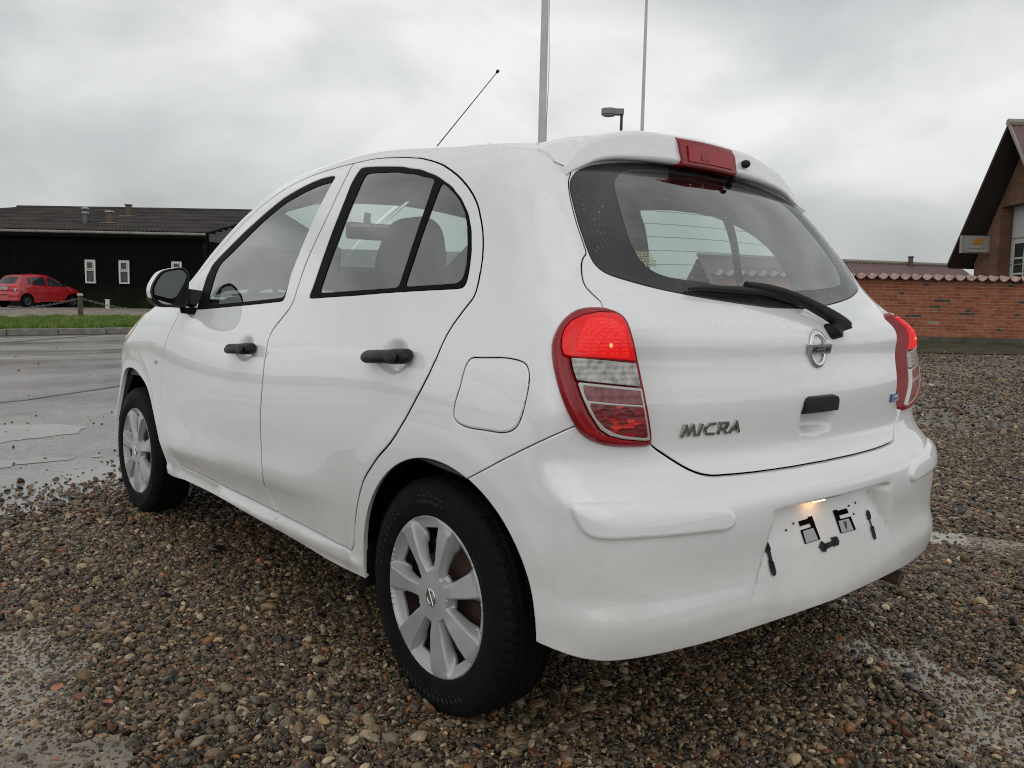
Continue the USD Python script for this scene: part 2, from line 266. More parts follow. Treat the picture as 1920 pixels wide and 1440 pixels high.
# base sheet to the horizon
_ring = [0, 3, 6, 9, 13, 18, 24, 32, 42, 60, 100, 200, 500]
gv, gf = [], []
for r in _ring[1:]:
    for a in np.linspace(0, 2*np.pi, 72, endpoint=False): gv.append((EYE[0]+r*math.cos(a), EYE[1]+r*math.sin(a)))
gv = np.array([(EYE[0], EYE[1])]+gv)
for j in range(72): gf.append((0, 1+j, 1+(j+1) % 72))
for i in range(len(_ring)-2):
    for j in range(72):
        a, b = 1+i*72+j, 1+i*72+(j+1) % 72; c, d = a+72, b+72; gf += [(a, c, d), (a, d, b)]
ground = raw('gravel_yard', np.column_stack([gv, gz(gv[:, 0], gv[:, 1])-.012]), np.array(gf), None, 'gravel_ground'); tag(ground, 'wet grey-brown gravel yard under and around the white hatchback', 'gravel', kind='structure')
def wob(pts, amp, n=6, seed=1, closed=True):
    """a natural, wavering outline through the points"""
    p = np.array(pts, float); out = []
    m = len(p) if closed else len(p)-1
    for i in range(m):
        a, b = p[i], p[(i+1) % len(p)]
        for k in range(n): out.append(a+(b-a)*k/n)
    out = np.array(out); q = np.column_stack([out*3.1, np.full(len(out), seed*7.3)])
    d = np.column_stack([meshkit.fbm(q, 4, seed), meshkit.fbm(q+31.7, 4, seed+9)])-.5
    return Polygon(out+d*2*amp).buffer(0)
# road: wet asphalt from the near, gravel-strewn edge to the kerb
near = [(2.62, 1.75), (2.66, 1.3), (2.9, .85), (2.95, .55), (2.75, .2), (2.9, -.5), (3.6, -3), (5.5, -9), (9, -20), (16, -45), (24, -80)]
near = [(2.2, 6.0), (2.3, 3.5), (2.5, 2.3)]+near
K0, K1 = W(17.55, -10.6)[:2], W(19.3, -8.9)[:2]          # two points of the kerb's foot
kd = (K1-K0)/np.linalg.norm(K1-K0); kn = np.array([-kd[1], kd[0]]); kn = kn if kn@F2 > 0 else -kn
road = Polygon(np.vstack([np.array(near), [K0+kd*85, K0-kd*60]])).buffer(0)
road_s = raw('road', *(lambda m: (np.array(m.vertices), np.array(m.faces), None))(sheet(road, .9, -.004)), 'wet_asphalt'); tag(road_s, 'wet grey asphalt road left of the car', 'road', kind='structure')
def kerb_run(a, b, n):
    for i in range(n):
        p0, p1 = a+(b-a)*i/n, a+(b-a)*(i+1)/n; c = (p0+p1)/2+kn*.12; L = np.hypot(*(p1-p0))
        yield c, L
kt = thing('kerb', 'pale concrete kerb edging the grass verge across the road', 'kerb')
for c, L in kerb_run(K0-kd*14, K0+kd*14, 28):
    ang = math.atan2(kd[1], kd[0]); z = float(gz(*c))
    obj('kerb_stone', bx(c[0], c[1], z+.02, L-.012, .24, .22, ang, bev=.015), 'kerb_stone', kt)
    obj('gutter_stone', bx(*(c-kn*.22), z-.045, L-.012, .20, .10, ang), 'kerb_side', kt)
V0 = K0+kn*.245
verge = Polygon([V0-kd*18, V0+kd*18, V0+kd*18+kn*8.6, V0-kd*18+kn*7.3])
vg = sheet(verge, .5, .10); tag(raw('grass_verge', np.array(vg.vertices), np.array(vg.faces), None, 'verge_grass_soil'), 'strip of mown ground under the grass beyond the kerb', 'verge', kind='structure')
lot = Polygon([V0-kd*24+kn*7.3, V0+kd*24+kn*8.9, V0+kd*24+kn*32, V0-kd*24+kn*32])
lg = sheet(lot, 1.0, .06); tag(raw('parking_strip', np.array(lg.vertices), np.array(lg.faces), None, 'parking_gravel'), 'pale gravel strip between the grass and the black shed', 'gravel', kind='structure')
# grass blades as one instanced object
def blade_tuft(seed, n=9, h=.09, w=.009, spread=.06):
    r = np.random.default_rng(seed); v, f = [], []
    for _ in range(n):
        a = r.uniform(0, 6.28); b = r.uniform(0, spread, 2)*[math.cos(a), math.sin(a)]; l = r.normal(0, .35, 2)*h; hh = h*r.uniform(.6, 1.15); t = np.array([-math.sin(a), math.cos(a)])*w
        k = len(v); v += [(*(b-t), 0), (*(b+t), 0), (*(b+l*.5+t*.7), hh*.6), (*(b+l*.5-t*.7), hh*.6), (*(b+l*1.2), hh)]
        f += [(k, k+1, k+2), (k, k+2, k+3), (k+3, k+2, k+4)]
    return np.array(v), np.array(f)
def instancer(name, protos, pos, idx, quat, scale):
    pi = UsdGeom.PointInstancer.Define(stage, numbered('/World', name)); base = str(pi.GetPath())
    paths = []
    for k, (v, f, n, mat) in enumerate(protos):
        paths.append(raw(name+'_piece', v, f, n, mat, base).GetPath())
    pi.CreatePrototypesRel().SetTargets(paths)
    pi.CreatePositionsAttr(Vt.Vec3fArray.FromNumpy(np.ascontiguousarray(pos, np.float32))); pi.CreateProtoIndicesAttr(Vt.IntArray.FromNumpy(np.ascontiguousarray(idx, np.int32)))
    pi.CreateOrientationsAttr(Vt.QuathArray([Gf.Quath(float(q[0]), float(q[1]), float(q[2]), float(q[3])) for q in quat]))
    pi.CreateScalesAttr(Vt.Vec3fArray.FromNumpy(np.ascontiguousarray(scale, np.float32))); return pi
gp = []
while len(gp) < 5200:
    c = V0+kd*RNG.uniform(-8, 8)+kn*RNG.uniform(.0, 8.2)*(RNG.uniform(.3, 1)); gp.append(c)
gp = np.array(gp); gq = np.zeros((len(gp), 4)); an = RNG.uniform(0, np.pi, len(gp)); gq[:, 0] = np.cos(an); gq[:, 3] = np.sin(an)
tag(instancer('grass', [(*blade_tuft(s, n=14, h=.11, spread=.11, w=.011), None, 'grass_blade') for s in range(4)], np.column_stack([gp, gz(gp[:, 0], gp[:, 1])+.09]), RNG.integers(0, 4, len(gp)), gq, np.repeat(RNG.uniform(.7, 1.4, len(gp))[:, None], 3, 1)),
    'green grass blades of the roadside verge', 'grass', kind='stuff')

# puddles, silt and tar seams on the yard and the road
def ragged(base, amp, scale, seed, res=.03):
    """the outline of shallow water on uneven ground"""
    x0, y0, x1, y1 = base.buffer(amp*1.6).bounds; gx, gy = np.meshgrid(np.arange(x0, x1, res), np.arange(y0, y1, res)); P = np.column_stack([gx.ravel(), gy.ravel()])
    d = shapely.distance(shapely.points(P), base.boundary)*np.where(shapely.contains_xy(base, P[:, 0], P[:, 1]), 1, -1)
    f = d+amp*3.2*(meshkit.fbm(np.column_stack([P*scale, np.full(len(P), seed*3.3)]), 4, seed)-.52)
    return unary_union([sbox(a-res*.5, b-res*.5, a+res*.5001, b+res*.5001) for a, b in P[f > 0]]).buffer(res*.9).buffer(-res*1.5).buffer(res*.75)
def flat(name, poly, off, mat, label, catg='puddle', h=.08):
    m = sheet(poly, h, off); tag(raw(name, np.array(m.vertices), np.array(m.faces), None, mat), label, catg, group={'puddle': 'puddles on the yard and the road', 'road seam': 'dark seams in the road'}.get(catg), kind='structure')
RG = ragged
PUD_FG = wob([(1.22, 1.56), (1.16, 1.36), (.98, 1.42), (.80, 1.44), (.55, 1.40), (.30, 1.46), (.05, 1.62), (-.2, 1.75), (-.1, 2.1), (.5, 1.85), (.9, 1.7)], .0, 1, 4)
PUD_FG = ragged(PUD_FG, .13, 7.5, 4, .014)
PUD_R = [wob([(.0, -1.75), (-.25, -1.85), (-.48, -1.95), (-.40, -2.2), (-.02, -2.05), (.2, -1.85)], .0, 1, 5),
         wob([(-.25, -.30), (-.42, -.50), (-.60, -.62), (-.80, -.52), (-1.0, -.30), (-1.15, -.05), (-1.02, .0), (-.86, -.16), (-.66, -.30), (-.48, -.32)], .0, 1, 6)]
PUD_R = [ragged(PUD_R[0], .09, 9, 5, .014), ragged(PUD_R[1], .14, 9, 6, .014)]
flat('puddle', PUD_FG, -.0015, 'muddy_water', 'muddy puddle with pebbles poking through, in the near left corner', h=.06)
flat('puddle', PUD_R[0], -.0015, 'muddy_water', 'small pale puddle beside the right end of the rear bumper', h=.06)
flat('silt_patch', PUD_R[1], -.003, 'wet_silt', 'pale silty streak in the gravel behind the rear bumper', 'silt', h=.06)
flat('puddle', RG(wob([(5.85, 1.25), (5.72, .85), (5.60, .5), (5.30, .27), (5.05, .45), (5.02, .7), (4.85, 1.0), (4.8, 1.5), (5.5, 1.8)], .0, 1, 7), 0.1, 3.5, 7), -.0012, 'puddle_water', 'bright long puddle on the road left of the front wheel')
flat('puddle', RG(wob([(2.95, 1.55), (2.92, 1.2), (2.74, 1.18), (2.66, 1.45), (2.6, 1.9), (2.85, 2.0)], .0, 1, 8), 0.12, 5, 8), -.0012, 'puddle_water', 'puddle where the asphalt meets the gravel, at the left picture edge')
flat('puddle', RG(wob([(3.55, .98), (3.62, .6), (3.3, .35), (3.0, .5), (3.1, .75), (3.2, 1.0)], .0, 1, 9), 0.16, 5, 9), -.0012, 'puddle_water', 'thin puddle on the asphalt just ahead of the front wheel')
flat('puddle', RG(wob([(4.3, 1.6), (4.1, .95), (4.05, .5), (3.92, .55), (3.98, 1.0), (4.0, 1.6)], .0, 1, 10), 0.12, 4.5, 10), -.0012, 'puddle_water', 'narrow streak of water between the larger road puddles')
plain('tar_seam', (.02, .02, .02), .25)
def strip(pts, w, seed, off=.001):
    l = LineString(pts); return wob(list(np.array(l.buffer(w/2, cap_style=2).exterior.coords)[:-1]), w*.5, 7, seed)
flat('tar_seam', strip([(6.9, 1.2), (7.3, .4), (8.0, -.55), (9.5, -2.5)], .05, 22), 0.002, 'tar_seam', 'dark lengthwise seam in the middle of the wet road', 'road seam', h=.3)
flat('tar_seam', strip([(15.2, .3), (17.2, -1.8), (19.9, -4.4)], .12, 23), 0.002, 'tar_seam', 'dark seam in the road just short of the kerb', 'road seam', h=.5)

# ------------------------------------------------------------------ gravel: real pebbles where they can be told apart
def pebble(seed, sub):
    r = np.random.default_rng(seed); m = trimesh.creation.icosphere(sub); v = np.array(m.vertices)
    v *= 1+.34*(meshkit.noise(v*1.25+seed*3.7, seed)-.5)[:, None]+.16*(meshkit.noise(v*2.9+seed, seed+5)-.5)[:, None]
    for _ in range(3):                                          # a few worn flat faces
        d = r.normal(size=3); d /= np.linalg.norm(d); k = r.uniform(.62, .85); h = v@d; v -= np.maximum(h-k, 0)[:, None]*d*.9
    v *= [1, r.uniform(.62, .92), r.uniform(.38, .66)]
    m.vertices = v; vv, f, n = meshkit.arrays(m, True); return vv, f, n
PAL = [tuple(float(k) for k in np.array(c)*[.98, .86, .70]) for c in [(.018, .016, .014), (.042, .038, .033), (.10, .085, .066), (.070, .050, .033), (.16, .120, .075), (.24, .185, .118), (.38, .325, .230), (.52, .475, .38), (.17, .075, .036), (.30, .145, .060), (.048, .047, .046), (.13, .120, .105), (.20, .175, .140), (.13, .058, .036), (.32, .28, .22), (.085, .078, .068)]]
for i, c in enumerate(PAL):
    M(f'pebble_{i:02d}', {'o': ('object_info', {}), 'g': ('geometry', {}), 'n': ('noise_texture', dict(scale=130.0, detail=5.0, roughness=.65)), 'r': ('rgb_ramp', dict(ramp=[(.3, tuple(x*.62 for x in c)), (.7, tuple(x*1.22 for x in c))])),
        'v': ('map_range', dict(from_min=0, from_max=1, to_min=.62, to_max=1.35)), 'h': ('hsv', dict(hue=.5, saturation=1.0)), 'p': ('principled_bsdf', dict(roughness=.17, specular_ior_level=.38))},
      [('g.position', 'n.vector'), ('n.fac', 'r.fac'), ('o.random', 'v.value'), ('v.result', 'h.value'), ('r.color', 'h.color'), ('h.color', 'p.base_color')])
edge = PchipInterpolator([-12, -3, -.5, .2, .55, .85, 1.3, 1.75, 2.5, 6], [6.5, 3.6, 2.9, 2.75, 2.95, 2.9, 2.66, 2.62, 2.5, 2.2])
def scatter(n, D0, D1, size, spread, zoff):
    D = np.sqrt(RNG.uniform(D0**2, D1**2, n)); R = RNG.uniform(-.84, .84, n)*D
    x, y = EYE[0]+D*F2[0]+R*R2[0], EYE[1]+D*F2[1]+R*R2[1]
    over = x-edge(y)
    over = over+.9*(meshkit.fbm(np.column_stack([x*2.2, y*2.2, 0*x]), 4, 17)-.5)
    keep = RNG.uniform(size=n) < np.where(over > 0, np.maximum(np.exp(-np.maximum(over, 0)/.20)*.85, .003), 1)
    x, y, D = x[keep], y[keep], D[keep]
    s = size*np.exp(RNG.normal(0, spread, len(x)))/2
    wetp = np.zeros(len(x), bool); thin = np.ones(len(x))
    for g in [PUD_FG, *PUD_R]:
        shapely.prepare(g); c_ = shapely.contains_xy(g, x, y); wetp |= c_; d_ = shapely.distance(shapely.points(np.column_stack([x[c_], y[c_]])), g.boundary); thin[c_] = np.clip(1-d_/.12*.55, .42, 1)
    pk = meshkit.fbm(np.column_stack([x*1.3, y*1.3, 0*x]), 4, 23); thin = thin*np.clip(1.35-1.1*np.clip(pk-.42, 0, 1)*4, .55, 1)
    k2 = RNG.uniform(size=len(x)) < thin
    x, y, s, wetp = x[k2], y[k2], s[k2], wetp[k2]
    z = gz(x, y)+zoff+RNG.uniform(-.35, .45, len(x))*s+np.where(wetp, -.6*s, 0)
    return x, y, z, s
A = scatter(235000, 1.2, 3.6, .0098, .46, 0.0); B = scatter(124000, 3.6, 7.2, .0195, .36, -.002); Cc = scatter(9000, 1.35, 5, .026, .25, 0.0); Dd = scatter(36000, 7.2, 11.5, .030, .3, -.004); Ee = scatter(26000, 11.5, 17, .034, .3, -.006)
X = [np.concatenate(q) for q in zip(A, B, Cc, Dd, Ee)]
nb = len(X[0]); q4 = RNG.normal(size=(nb, 4)); q4[:, 1:3] *= .28; q4 /= np.linalg.norm(q4, axis=1)[:, None]
PW = np.array([11, 11, 10, 9, 10, 8, 6, 3.4, 3.6, 1.7, 7, 7, 7, 4, 5, 6.]); 
near_first = len(A[0])
pi_idx = RNG.choice(16, nb, p=PW/PW.sum())
protos = [(*pebble(100+i, 1), f'pebble_{i:02d}') for i in range(16)]
sc = np.repeat(X[3][:, None], 3, 1)*RNG.uniform(.8, 1.25, (nb, 3))
tag(instancer('gravel', protos, np.column_stack(X[:3]), pi_idx, q4, sc), 'wet multicoloured pebbles of the gravel yard', 'gravel', kind='stuff')
# single stones and leaves one would point at
def stone(px, py, s, mat, label, seed, sq=(1, .8, .62)):
    v, f, n = pebble(seed, 3); v = v*s*np.array(sq); m = raw('stone', v+[px, py, float(gz(px, py))+s*.36], f, n, mat); tag(m, label, 'stone', 'larger stones lying in the gravel')
noisy('stone_tan', (.30, .19, .085), (.42, .29, .15), scale=40, rough=.4, bump=.2, dist=.002, bscale=300)
noisy('stone_dark', (.035, .036, .037), (.065, .066, .066), scale=40, rough=.35, bump=.2, dist=.002, bscale=300)
noisy('stone_rust', (.16, .065, .035), (.24, .11, .06), scale=40, rough=.35)
stone(.10, 1.04, .023, 'stone_tan', 'large smooth tan stone on the gravel left of the rear wheel', 401)
stone(1.06, 1.33, .021, 'stone_dark', 'dark flat stone at the far end of the near left puddle', 402, (1.2, .8, .6))
stone(-.575, -.37, .018, 'stone_rust', 'reddish stone among the gravel behind the bumper', 403)
stone(-.66, -.36, .022, 'stone_dark', 'dark grey angular stone in the gravel right of the silty streak', 404)
noisy('fallen_leaf', (.34, .10, .035), (.46, .17, .07), scale=30, rough=.45)
def leaf(x, y, L, rz, label, seed):
    t = np.linspace(0, 1, 9); w = np.sin(t*np.pi)**.7*.28*L; v, f = [], []
    for a, b in zip(t, w): v += [(a*L-.5*L, -b, .004+.10*b), (a*L-.5*L, 0, .002), (a*L-.5*L, b, .004+.12*b)]
    for i in range(8):
        for k in range(2): q = i*3+k; f += [(q, q+3, q+4), (q, q+4, q+1)]
    m = trimesh.Trimesh(v, f, process=False); m.apply_transform(trimesh.transformations.rotation_matrix(rz, (0, 0, 1))); m.apply_translation((x, y, float(gz(x, y))+.007)); tag(obj('leaf', m, 'fallen_leaf', smooth=True), label, 'leaf', 'fallen leaves by the puddle')
leaf(.66, 1.50, .050, -.5, 'fallen orange leaf lying in the near left puddle', 1); leaf(.50, 1.42, .032, .6, 'small fallen leaf on the gravel edge of the near left puddle', 2)
# ------------------------------------------------------------------ black shed across the road
def frame_mat(o, ax):                                            # local x along ax (2D), y away from viewer, z up
    T = np.eye(4); T[:2, 0] = ax; n = np.array([-ax[1], ax[0]]); n = n if n@F2 > 0 else -n; T[:2, 1] = n; T[:3, 3] = o; return T
noisy('black_timber', (.005, .006, .006), (.011, .012, .011), scale=3, rough=.85, specular_ior_level=.1)
M('black_boards', {'g': ('geometry', {}), 'sep': ('separate_xyz', {}), 'z': ('map_range', dict(from_min=.5, from_max=1.9, to_min=1.0, to_max=0.0, clamp=True)), 'n': ('noise_texture', dict(scale=1.1, detail=7.0, roughness=.65)), 'm': ('math', dict(math_type='multiply')),
   'r': ('rgb_ramp', dict(ramp=[(.12, (.0050, .0060, .0058)), (.45, (.014, .018, .008)), (.7, (.04, .05, .018))])), 'p': ('principled_bsdf', dict(roughness=.9, specular_ior_level=.08))},
  [('g.position', 'sep.vector'), ('sep.z', 'z.value'), ('g.position', 'n.vector'), ('n.fac', 'm.value1'), ('z.result', 'm.value2'), ('m.value', 'r.fac'), ('r.color', 'p.base_color')])
noisy('old_fibre_roof', (.028, .024, .022), (.060, .052, .047), scale=.9, rough=.8, detail=8)
plain('white_window_frame', (.62, .63, .60), .5); plain('grey_board', (.11, .12, .12), .7)
M('dark_pane', {'p': ('principled_bsdf', dict(base_color=(.02, .024, .026), roughness=.03, specular_ior_level=.7))})
noisy('pale_roof_edge', (.20, .19, .17), (.30, .29, .26), scale=3, rough=.7)
barn = thing('black_shed', 'long low black timber shed with dark corrugated roof and small white windows', 'shed')
DB = 39.0; BL, BR = -31.0, -14.15; EAVE = 3.93; ZB = .33
def corr_sheet(P00, P10, P01, P11, nw, rows, amp, step):
    """corrugated roof: rows of overlapping sheets between eave P00-P10 and ridge P01-P11"""
    P00, P10, P01, P11 = map(np.array, (P00, P10, P01, P11)); nrm = np.cross(P10-P00, P01-P00); nrm = nrm/np.linalg.norm(nrm); nrm = nrm if nrm[2] > 0 else -nrm
    u = np.linspace(0, 1, nw*6+1); out = []
    for r in range(rows):
        a, b = r/rows, (r+1)/rows+.012; vv = []
        for t, l in ((a, step), ((a+b)/2, step*.5), (b, 0)):
            base = (P00+(P10-P00)*u[:, None])*(1-t)+(P01+(P11-P01)*u[:, None])*t
            vv.append(base+nrm*(l+amp*np.cos(u*nw*2*np.pi))[:, None])
        # front lip
        vv.insert(0, vv[0]-nrm*.03)
        v = np.vstack(vv); n = len(u); k = np.arange(n-1); f = []
        for q in range(3): o = q*n; f += [np.stack([o+k, o+k+1, o+k+n+1], 1), np.stack([o+k, o+k+n+1, o+k+n], 1)]
        out.append(trimesh.Trimesh(v, np.vstack(f), process=False))
    return cat(*out)
def WD(D, R, z): return W(D, R, z)
e0, e1, r0, r1 = WD(DB-.35, BL, EAVE), WD(DB-.35, BR+.05, EAVE), WD(DB+5, BL+5.2, 5.42), WD(DB+5.3, BR+1.95, 5.50)
obj('roof', corr_sheet(e0, e1, r0, r1, 95, 6, .022, .035), 'old_fibre_roof', barn, smooth=25)
hip = corr_sheet(WD(DB+9, BL, EAVE), e0, r0, r0+[0, 0, .001], 40, 1, .02, .03); obj('roof', hip, 'old_fibre_roof', barn, smooth=25)
obj('roof', corr_sheet(WD(DB+10.5, BR+4.0, EAVE), WD(DB+10.5, BL, EAVE), r1, r0, 40, 1, .02, .03), 'old_fibre_roof', barn, smooth=25)
obj('ridge_cap', tube([r0+[0, 0, .02], r1+[0, 0, .02]], .09, 8), 'old_fibre_roof', barn)
obj('gutter', tube([e0+[0, 0, -.09]-np.r_[F2*.05, 0], e1+[0, 0, -.09]-np.r_[F2*.05, 0]], .06, 8), 'pale_roof_edge', barn)
obj('fascia', cat(tube([WD(DB-.3, BL, EAVE-.2), WD(DB-.3, BR, EAVE-.2)], .12, 4)), 'black_timber', barn)
def boards(a, b, z0, z1, pitch, wall_off=.0):
    """upright boards with battens as one relief"""
    L = np.hypot(*(b-a)[:2]); n = int(L/pitch); out = []; ax = (b-a)[:2]/L; ang = math.atan2(ax[1], ax[0])
    for i in range(n):
        c = a[:2]+ax*(i+.5)*pitch; out.append(bx(c[0], c[1], (z0+z1)/2, pitch*.62, .05, z1-z0, ang))
    return out
wa, wb = WD(DB, BL+.3, 0), WD(DB, BR-.0, 0)
mid = (wa+wb)/2; ang = math.atan2(*(wb-wa)[[1, 0]])
obj('wall', bx(mid[0], mid[1], (ZB-.4+EAVE-.12)/2, np.hypot(*(wb-wa)[:2]), .10, EAVE-.12-ZB+.4, ang), 'black_boards', barn)
bd = boards(WD(DB-.05, BR-12.4, 0), WD(DB-.05, BR, 0), ZB-.3, EAVE-.2, .125)
for m in bd: obj('board', m, 'black_boards', barn, smooth=False)
obj('corner_board', bx(*WD(DB-.09, BR-.1, (ZB+EAVE)/2), .16, .06, EAVE-ZB-.2, ang), 'black_timber', barn)
# gable end: horizontal boards under the verge
g0, g1, gt = WD(DB+.05, BR, 0), WD(DB+10.2, BR+4.0, 0), r1
gl = np.hypot(*(g1-g0)[:2]); gax = (g1-g0)[:2]/gl; gan = math.atan2(gax[1], gax[0]); gm = (g0+g1)/2
obj('wall', bx(gm[0], gm[1], (ZB-.4+EAVE-.35)/2, gl, .1, EAVE-.35-ZB+.4, gan), 'black_boards', barn)
nb_ = 15
for i in range(nb_):
    z0 = EAVE-.38+i*.125; fr = max(0, (5.50-z0-.13)/(5.50-EAVE)); fr = min(fr, 1.0); c0 = gm[:2]*(1-fr)+g0[:2]*fr; c1 = gm[:2]*(1-fr)+g1[:2]*fr
    c = (c0+c1)/2; L = np.hypot(*(c1-c0))
    if L > .3:
        m = bx(0, 0, 0, L, .035, .118); m.apply_transform(trimesh.transformations.rotation_matrix(math.radians(14), (1, 0, 0))); m.apply_transform(trimesh.transformations.rotation_matrix(gan, (0, 0, 1))); nn = np.array([gax[1], -gax[0]]); m.apply_translation((*(c+nn*.07), z0+.06)); obj('board', m, 'grey_board', barn, smooth=False)
obj('verge_board', tube([e1+[0, 0, .03], r1+[0, 0, .05]], .07, 4), 'old_fibre_roof', barn)
def shed_window(R, z0, w, h, sub=True):
    ax = (wb-wa)[:2]/np.hypot(*(wb-wa)[:2]); c = WD(DB-.11, R, 0)
    def B(dx, dz, sx, sz, dy=0, sy=.07): return bx(*(c[:2]+ax*dx-F2*dy), z0+dz, sx, sy, sz, ang)
    t = .065
    fr = obj('window', cat(B(-w/2+t/2, h/2, t, h), B(w/2-t/2, h/2, t, h), B(0, t/2, w-2*t-.004, t), B(0, h-t/2, w-2*t-.004, t), B(0, h*.55, w-2*t-.004, t*.9)), 'white_window_frame', barn, smooth=False)
    obj('pane', B(0, h*.275, w-2*t, h*.55-t*1.6, -.02, .02), 'dark_pane', fr, smooth=False); obj('pane', B(0, h*.775, w-2*t, h*.45-t*1.6, -.02, .02), 'dark_pane', fr, smooth=False)
    obj('casement', cat(B(0, h*.575+.05, w-2*t-.02, .03, .03, .03), B(0, h-t-.035, w-2*t-.02, .03, .03, .03), B(-w/2+t+.03, h*.78, .03, h*.33, .03, .03), B(w/2-t-.03, h*.78, .03, h*.33, .03, .03)), 'white_window_frame', fr, smooth=False)
    obj('lintel', B(.02, h+.03, w+.3, .03, .03, .05), 'black_timber', fr, smooth=False)
for R in (-19.53, -17.97, -15.55): shed_window(R, 1.53, .47, 1.07)
# roof vents
noisy('vent_brown', (.10, .065, .045), (.15, .10, .07), scale=5, rough=.8); plain('vent_grey', (.30, .30, .29), .5); plain('vent_cap', (.55, .55, .53), .5)
VS = .8
def roofz(D): return EAVE+(D-DB+.35)/5.35*1.43
v1 = WD(DB+1.2, -20.35, 0); z = roofz(DB+1.2)
t = obj('vent', cat(tube([[*v1[:2], z-.1], [*v1[:2], z+.40]], .13, 14)), 'emblem_dark', barn); obj('cowl', cat(tube([[*v1[:2], z+.46], [*v1[:2], z+.56]], .17, 14), tube([[*v1[:2], z+.68], [*v1[:2], z+.72], [*v1[:2], z+.78]], [.19, .18, .09], 14)), 'vent_grey', t); obj('flashing', bx(v1[0]+.28, v1[1]-.3, z+.05, .7, .25, .03, ang), 'vent_cap', t)
for (D, R) in ((DB+1.4, -19.3), (DB+3.4, -19.3)):
    q = WD(D, R, 0); z = roofz(D); t = obj('vent', bx(q[0], q[1], z+.20, .22, .22, .66, ang), 'vent_brown', barn, smooth=False); obj('cap', bx(q[0], q[1], z+.56, .30, .30, .05, ang), 'vent_cap' if D < DB+2 else 'vent_brown', t, smooth=False); obj('flashing', bx(q[0], q[1], z+.02, .75, .5, .03, ang), 'pale_roof_edge', t, smooth=False)

# long grey hall further away, seen through the windows of the car
noisy('hall_wall', (.24, .25, .25), (.30, .31, .31), scale=.6, rough=.8); noisy('hall_roof', (.10, .105, .105), (.14, .145, .145), scale=1, rough=.8)
hall = thing('grey_hall', 'low grey hall with a lettered sign board, seen through the windows of the white car', 'hall')
def boxDR(D0, D1, R0, R1, z0, z1):
    return trimesh.convex.convex_hull(np.array([WD(D, R, z) for D in (D0, D1) for R in (R0, R1) for z in (z0, z1)]))
obj('wall', boxDR(52, 62, -13.5, 6.5, 0, 3.1), 'hall_wall', hall, smooth=False)
obj('roof', trimesh.convex.convex_hull(np.array([WD(51.5, -14, 3.0), WD(51.5, 7, 3.0), WD(62.5, -14, 3.0), WD(62.5, 7, 3.0), WD(57, -14, 4.4), WD(57, 7, 4.4)])), 'hall_roof', hall, smooth=False)
sgn = obj('sign_board', boxDR(51.8, 51.95, -11.2, -6.4, 1.75, 2.5), 'hall_roof', hall, smooth=False)
tm = meshkit.text_mesh('GENUDSTILLING', .30, .02); tm.apply_transform(trimesh.transformations.rotation_matrix(math.pi/2, (1, 0, 0))); Tm = np.eye(4); Tm[:2, 0] = R2; Tm[:2, 1] = F2; Tm[:3, 3] = WD(51.78, -10.2, 1.95); tm.apply_transform(Tm); obj('lettering', tm, 'white_print', sgn, smooth=False)
door_ = obj('gate', boxDR(51.9, 51.98, -5.2, -2.0, 0, 2.5), 'grey_board', hall, smooth=False)

# ------------------------------------------------------------------ post and chain, little box
noisy('weathered_post', (.050, .046, .034), (.085, .078, .058), scale=9, rough=.8, bump=.5, dist=.006); noisy('post_cap', (.30, .30, .29), (.40, .40, .38), scale=9, rough=.6); plain('galvanised_chain', (.20, .205, .21), .45, metallic=.6)
def post(D, R, label):
    q = W(D, R); z = float(q[2])+.08; t = thing('chain_post', label, 'post', (q[0], q[1], z), group='chain posts along the verge'); m = cat(tube([[0, 0, -.2], [0, 0, .62], [0, 0, .64]], [.085, .082, .06], 18)); obj('shaft', m, 'weathered_post', t)
    obj('cap', tube([[0, 0, .642], [0, 0, .70], [0, 0, .725], [0, 0, .735]], [.092, .092, .075, .02], 18), 'post_cap', t); return np.array([q[0], q[1], z+.57])
pa = post(28.3, -14.58, 'short dark timber post with pale cap in front of the red car'); pb = post(26.6, -19.6, 'chain post just outside the left edge, holding the left chain') ; pc = post(30.6, -10.3, 'chain post hidden behind the white car')
def link(seed):
    th = np.linspace(0, 2*np.pi, 11); p = np.stack([.042*np.cos(th)+.018*np.sign(np.cos(th)), .026*np.sin(th), 0*th], 1); return tube(p, .0085, 5, cap=False)
def chain(a, b, sag, label):
    L = np.linalg.norm(b-a); n = int(L/.088); t = thing('chain', label, 'chain', a, 0, group='chains between the posts'); lk = link(0); out = []
    for i in range(n):
        s = (i+.5)/n; p = a*(1-s)+b*s-[0, 0, 4*sag*s*(1-s)]-a; tan = (b-a)/L-np.array([0, 0, 4*sag*(1-2*s)/L]); tan /= np.linalg.norm(tan); up = np.array([0, 0, 1.0]); sd = np.cross(up, tan); sd /= np.linalg.norm(sd); up = np.cross(tan, sd)
        if i % 2: sd, up = up, -sd
        T = np.eye(4); T[:3, 0], T[:3, 1], T[:3, 2], T[:3, 3] = tan, sd, up, p; m = lk.copy(); m.apply_transform(T); out.append(m)
    for m in out: obj('link', m, 'galvanised_chain', t, smooth=True)
chain(pb, pa, .42, 'sagging grey chain left of the timber post, in front of the red car'); chain(pa, pc, .42, 'sagging grey chain right of the timber post, running behind the white car')
q = W(37.6, -18.15); cb = thing('cabinet', 'small white box standing at the foot of the black shed', 'box', (q[0], q[1], .3)); obj('body', bx(0, 0, .25, .17, .14, .50, ang, bev=.02), 'vent_cap', cb); obj('lid', bx(0, 0, .512, .19, .16, .02, ang, bev=.008), 'white_window_frame', cb)

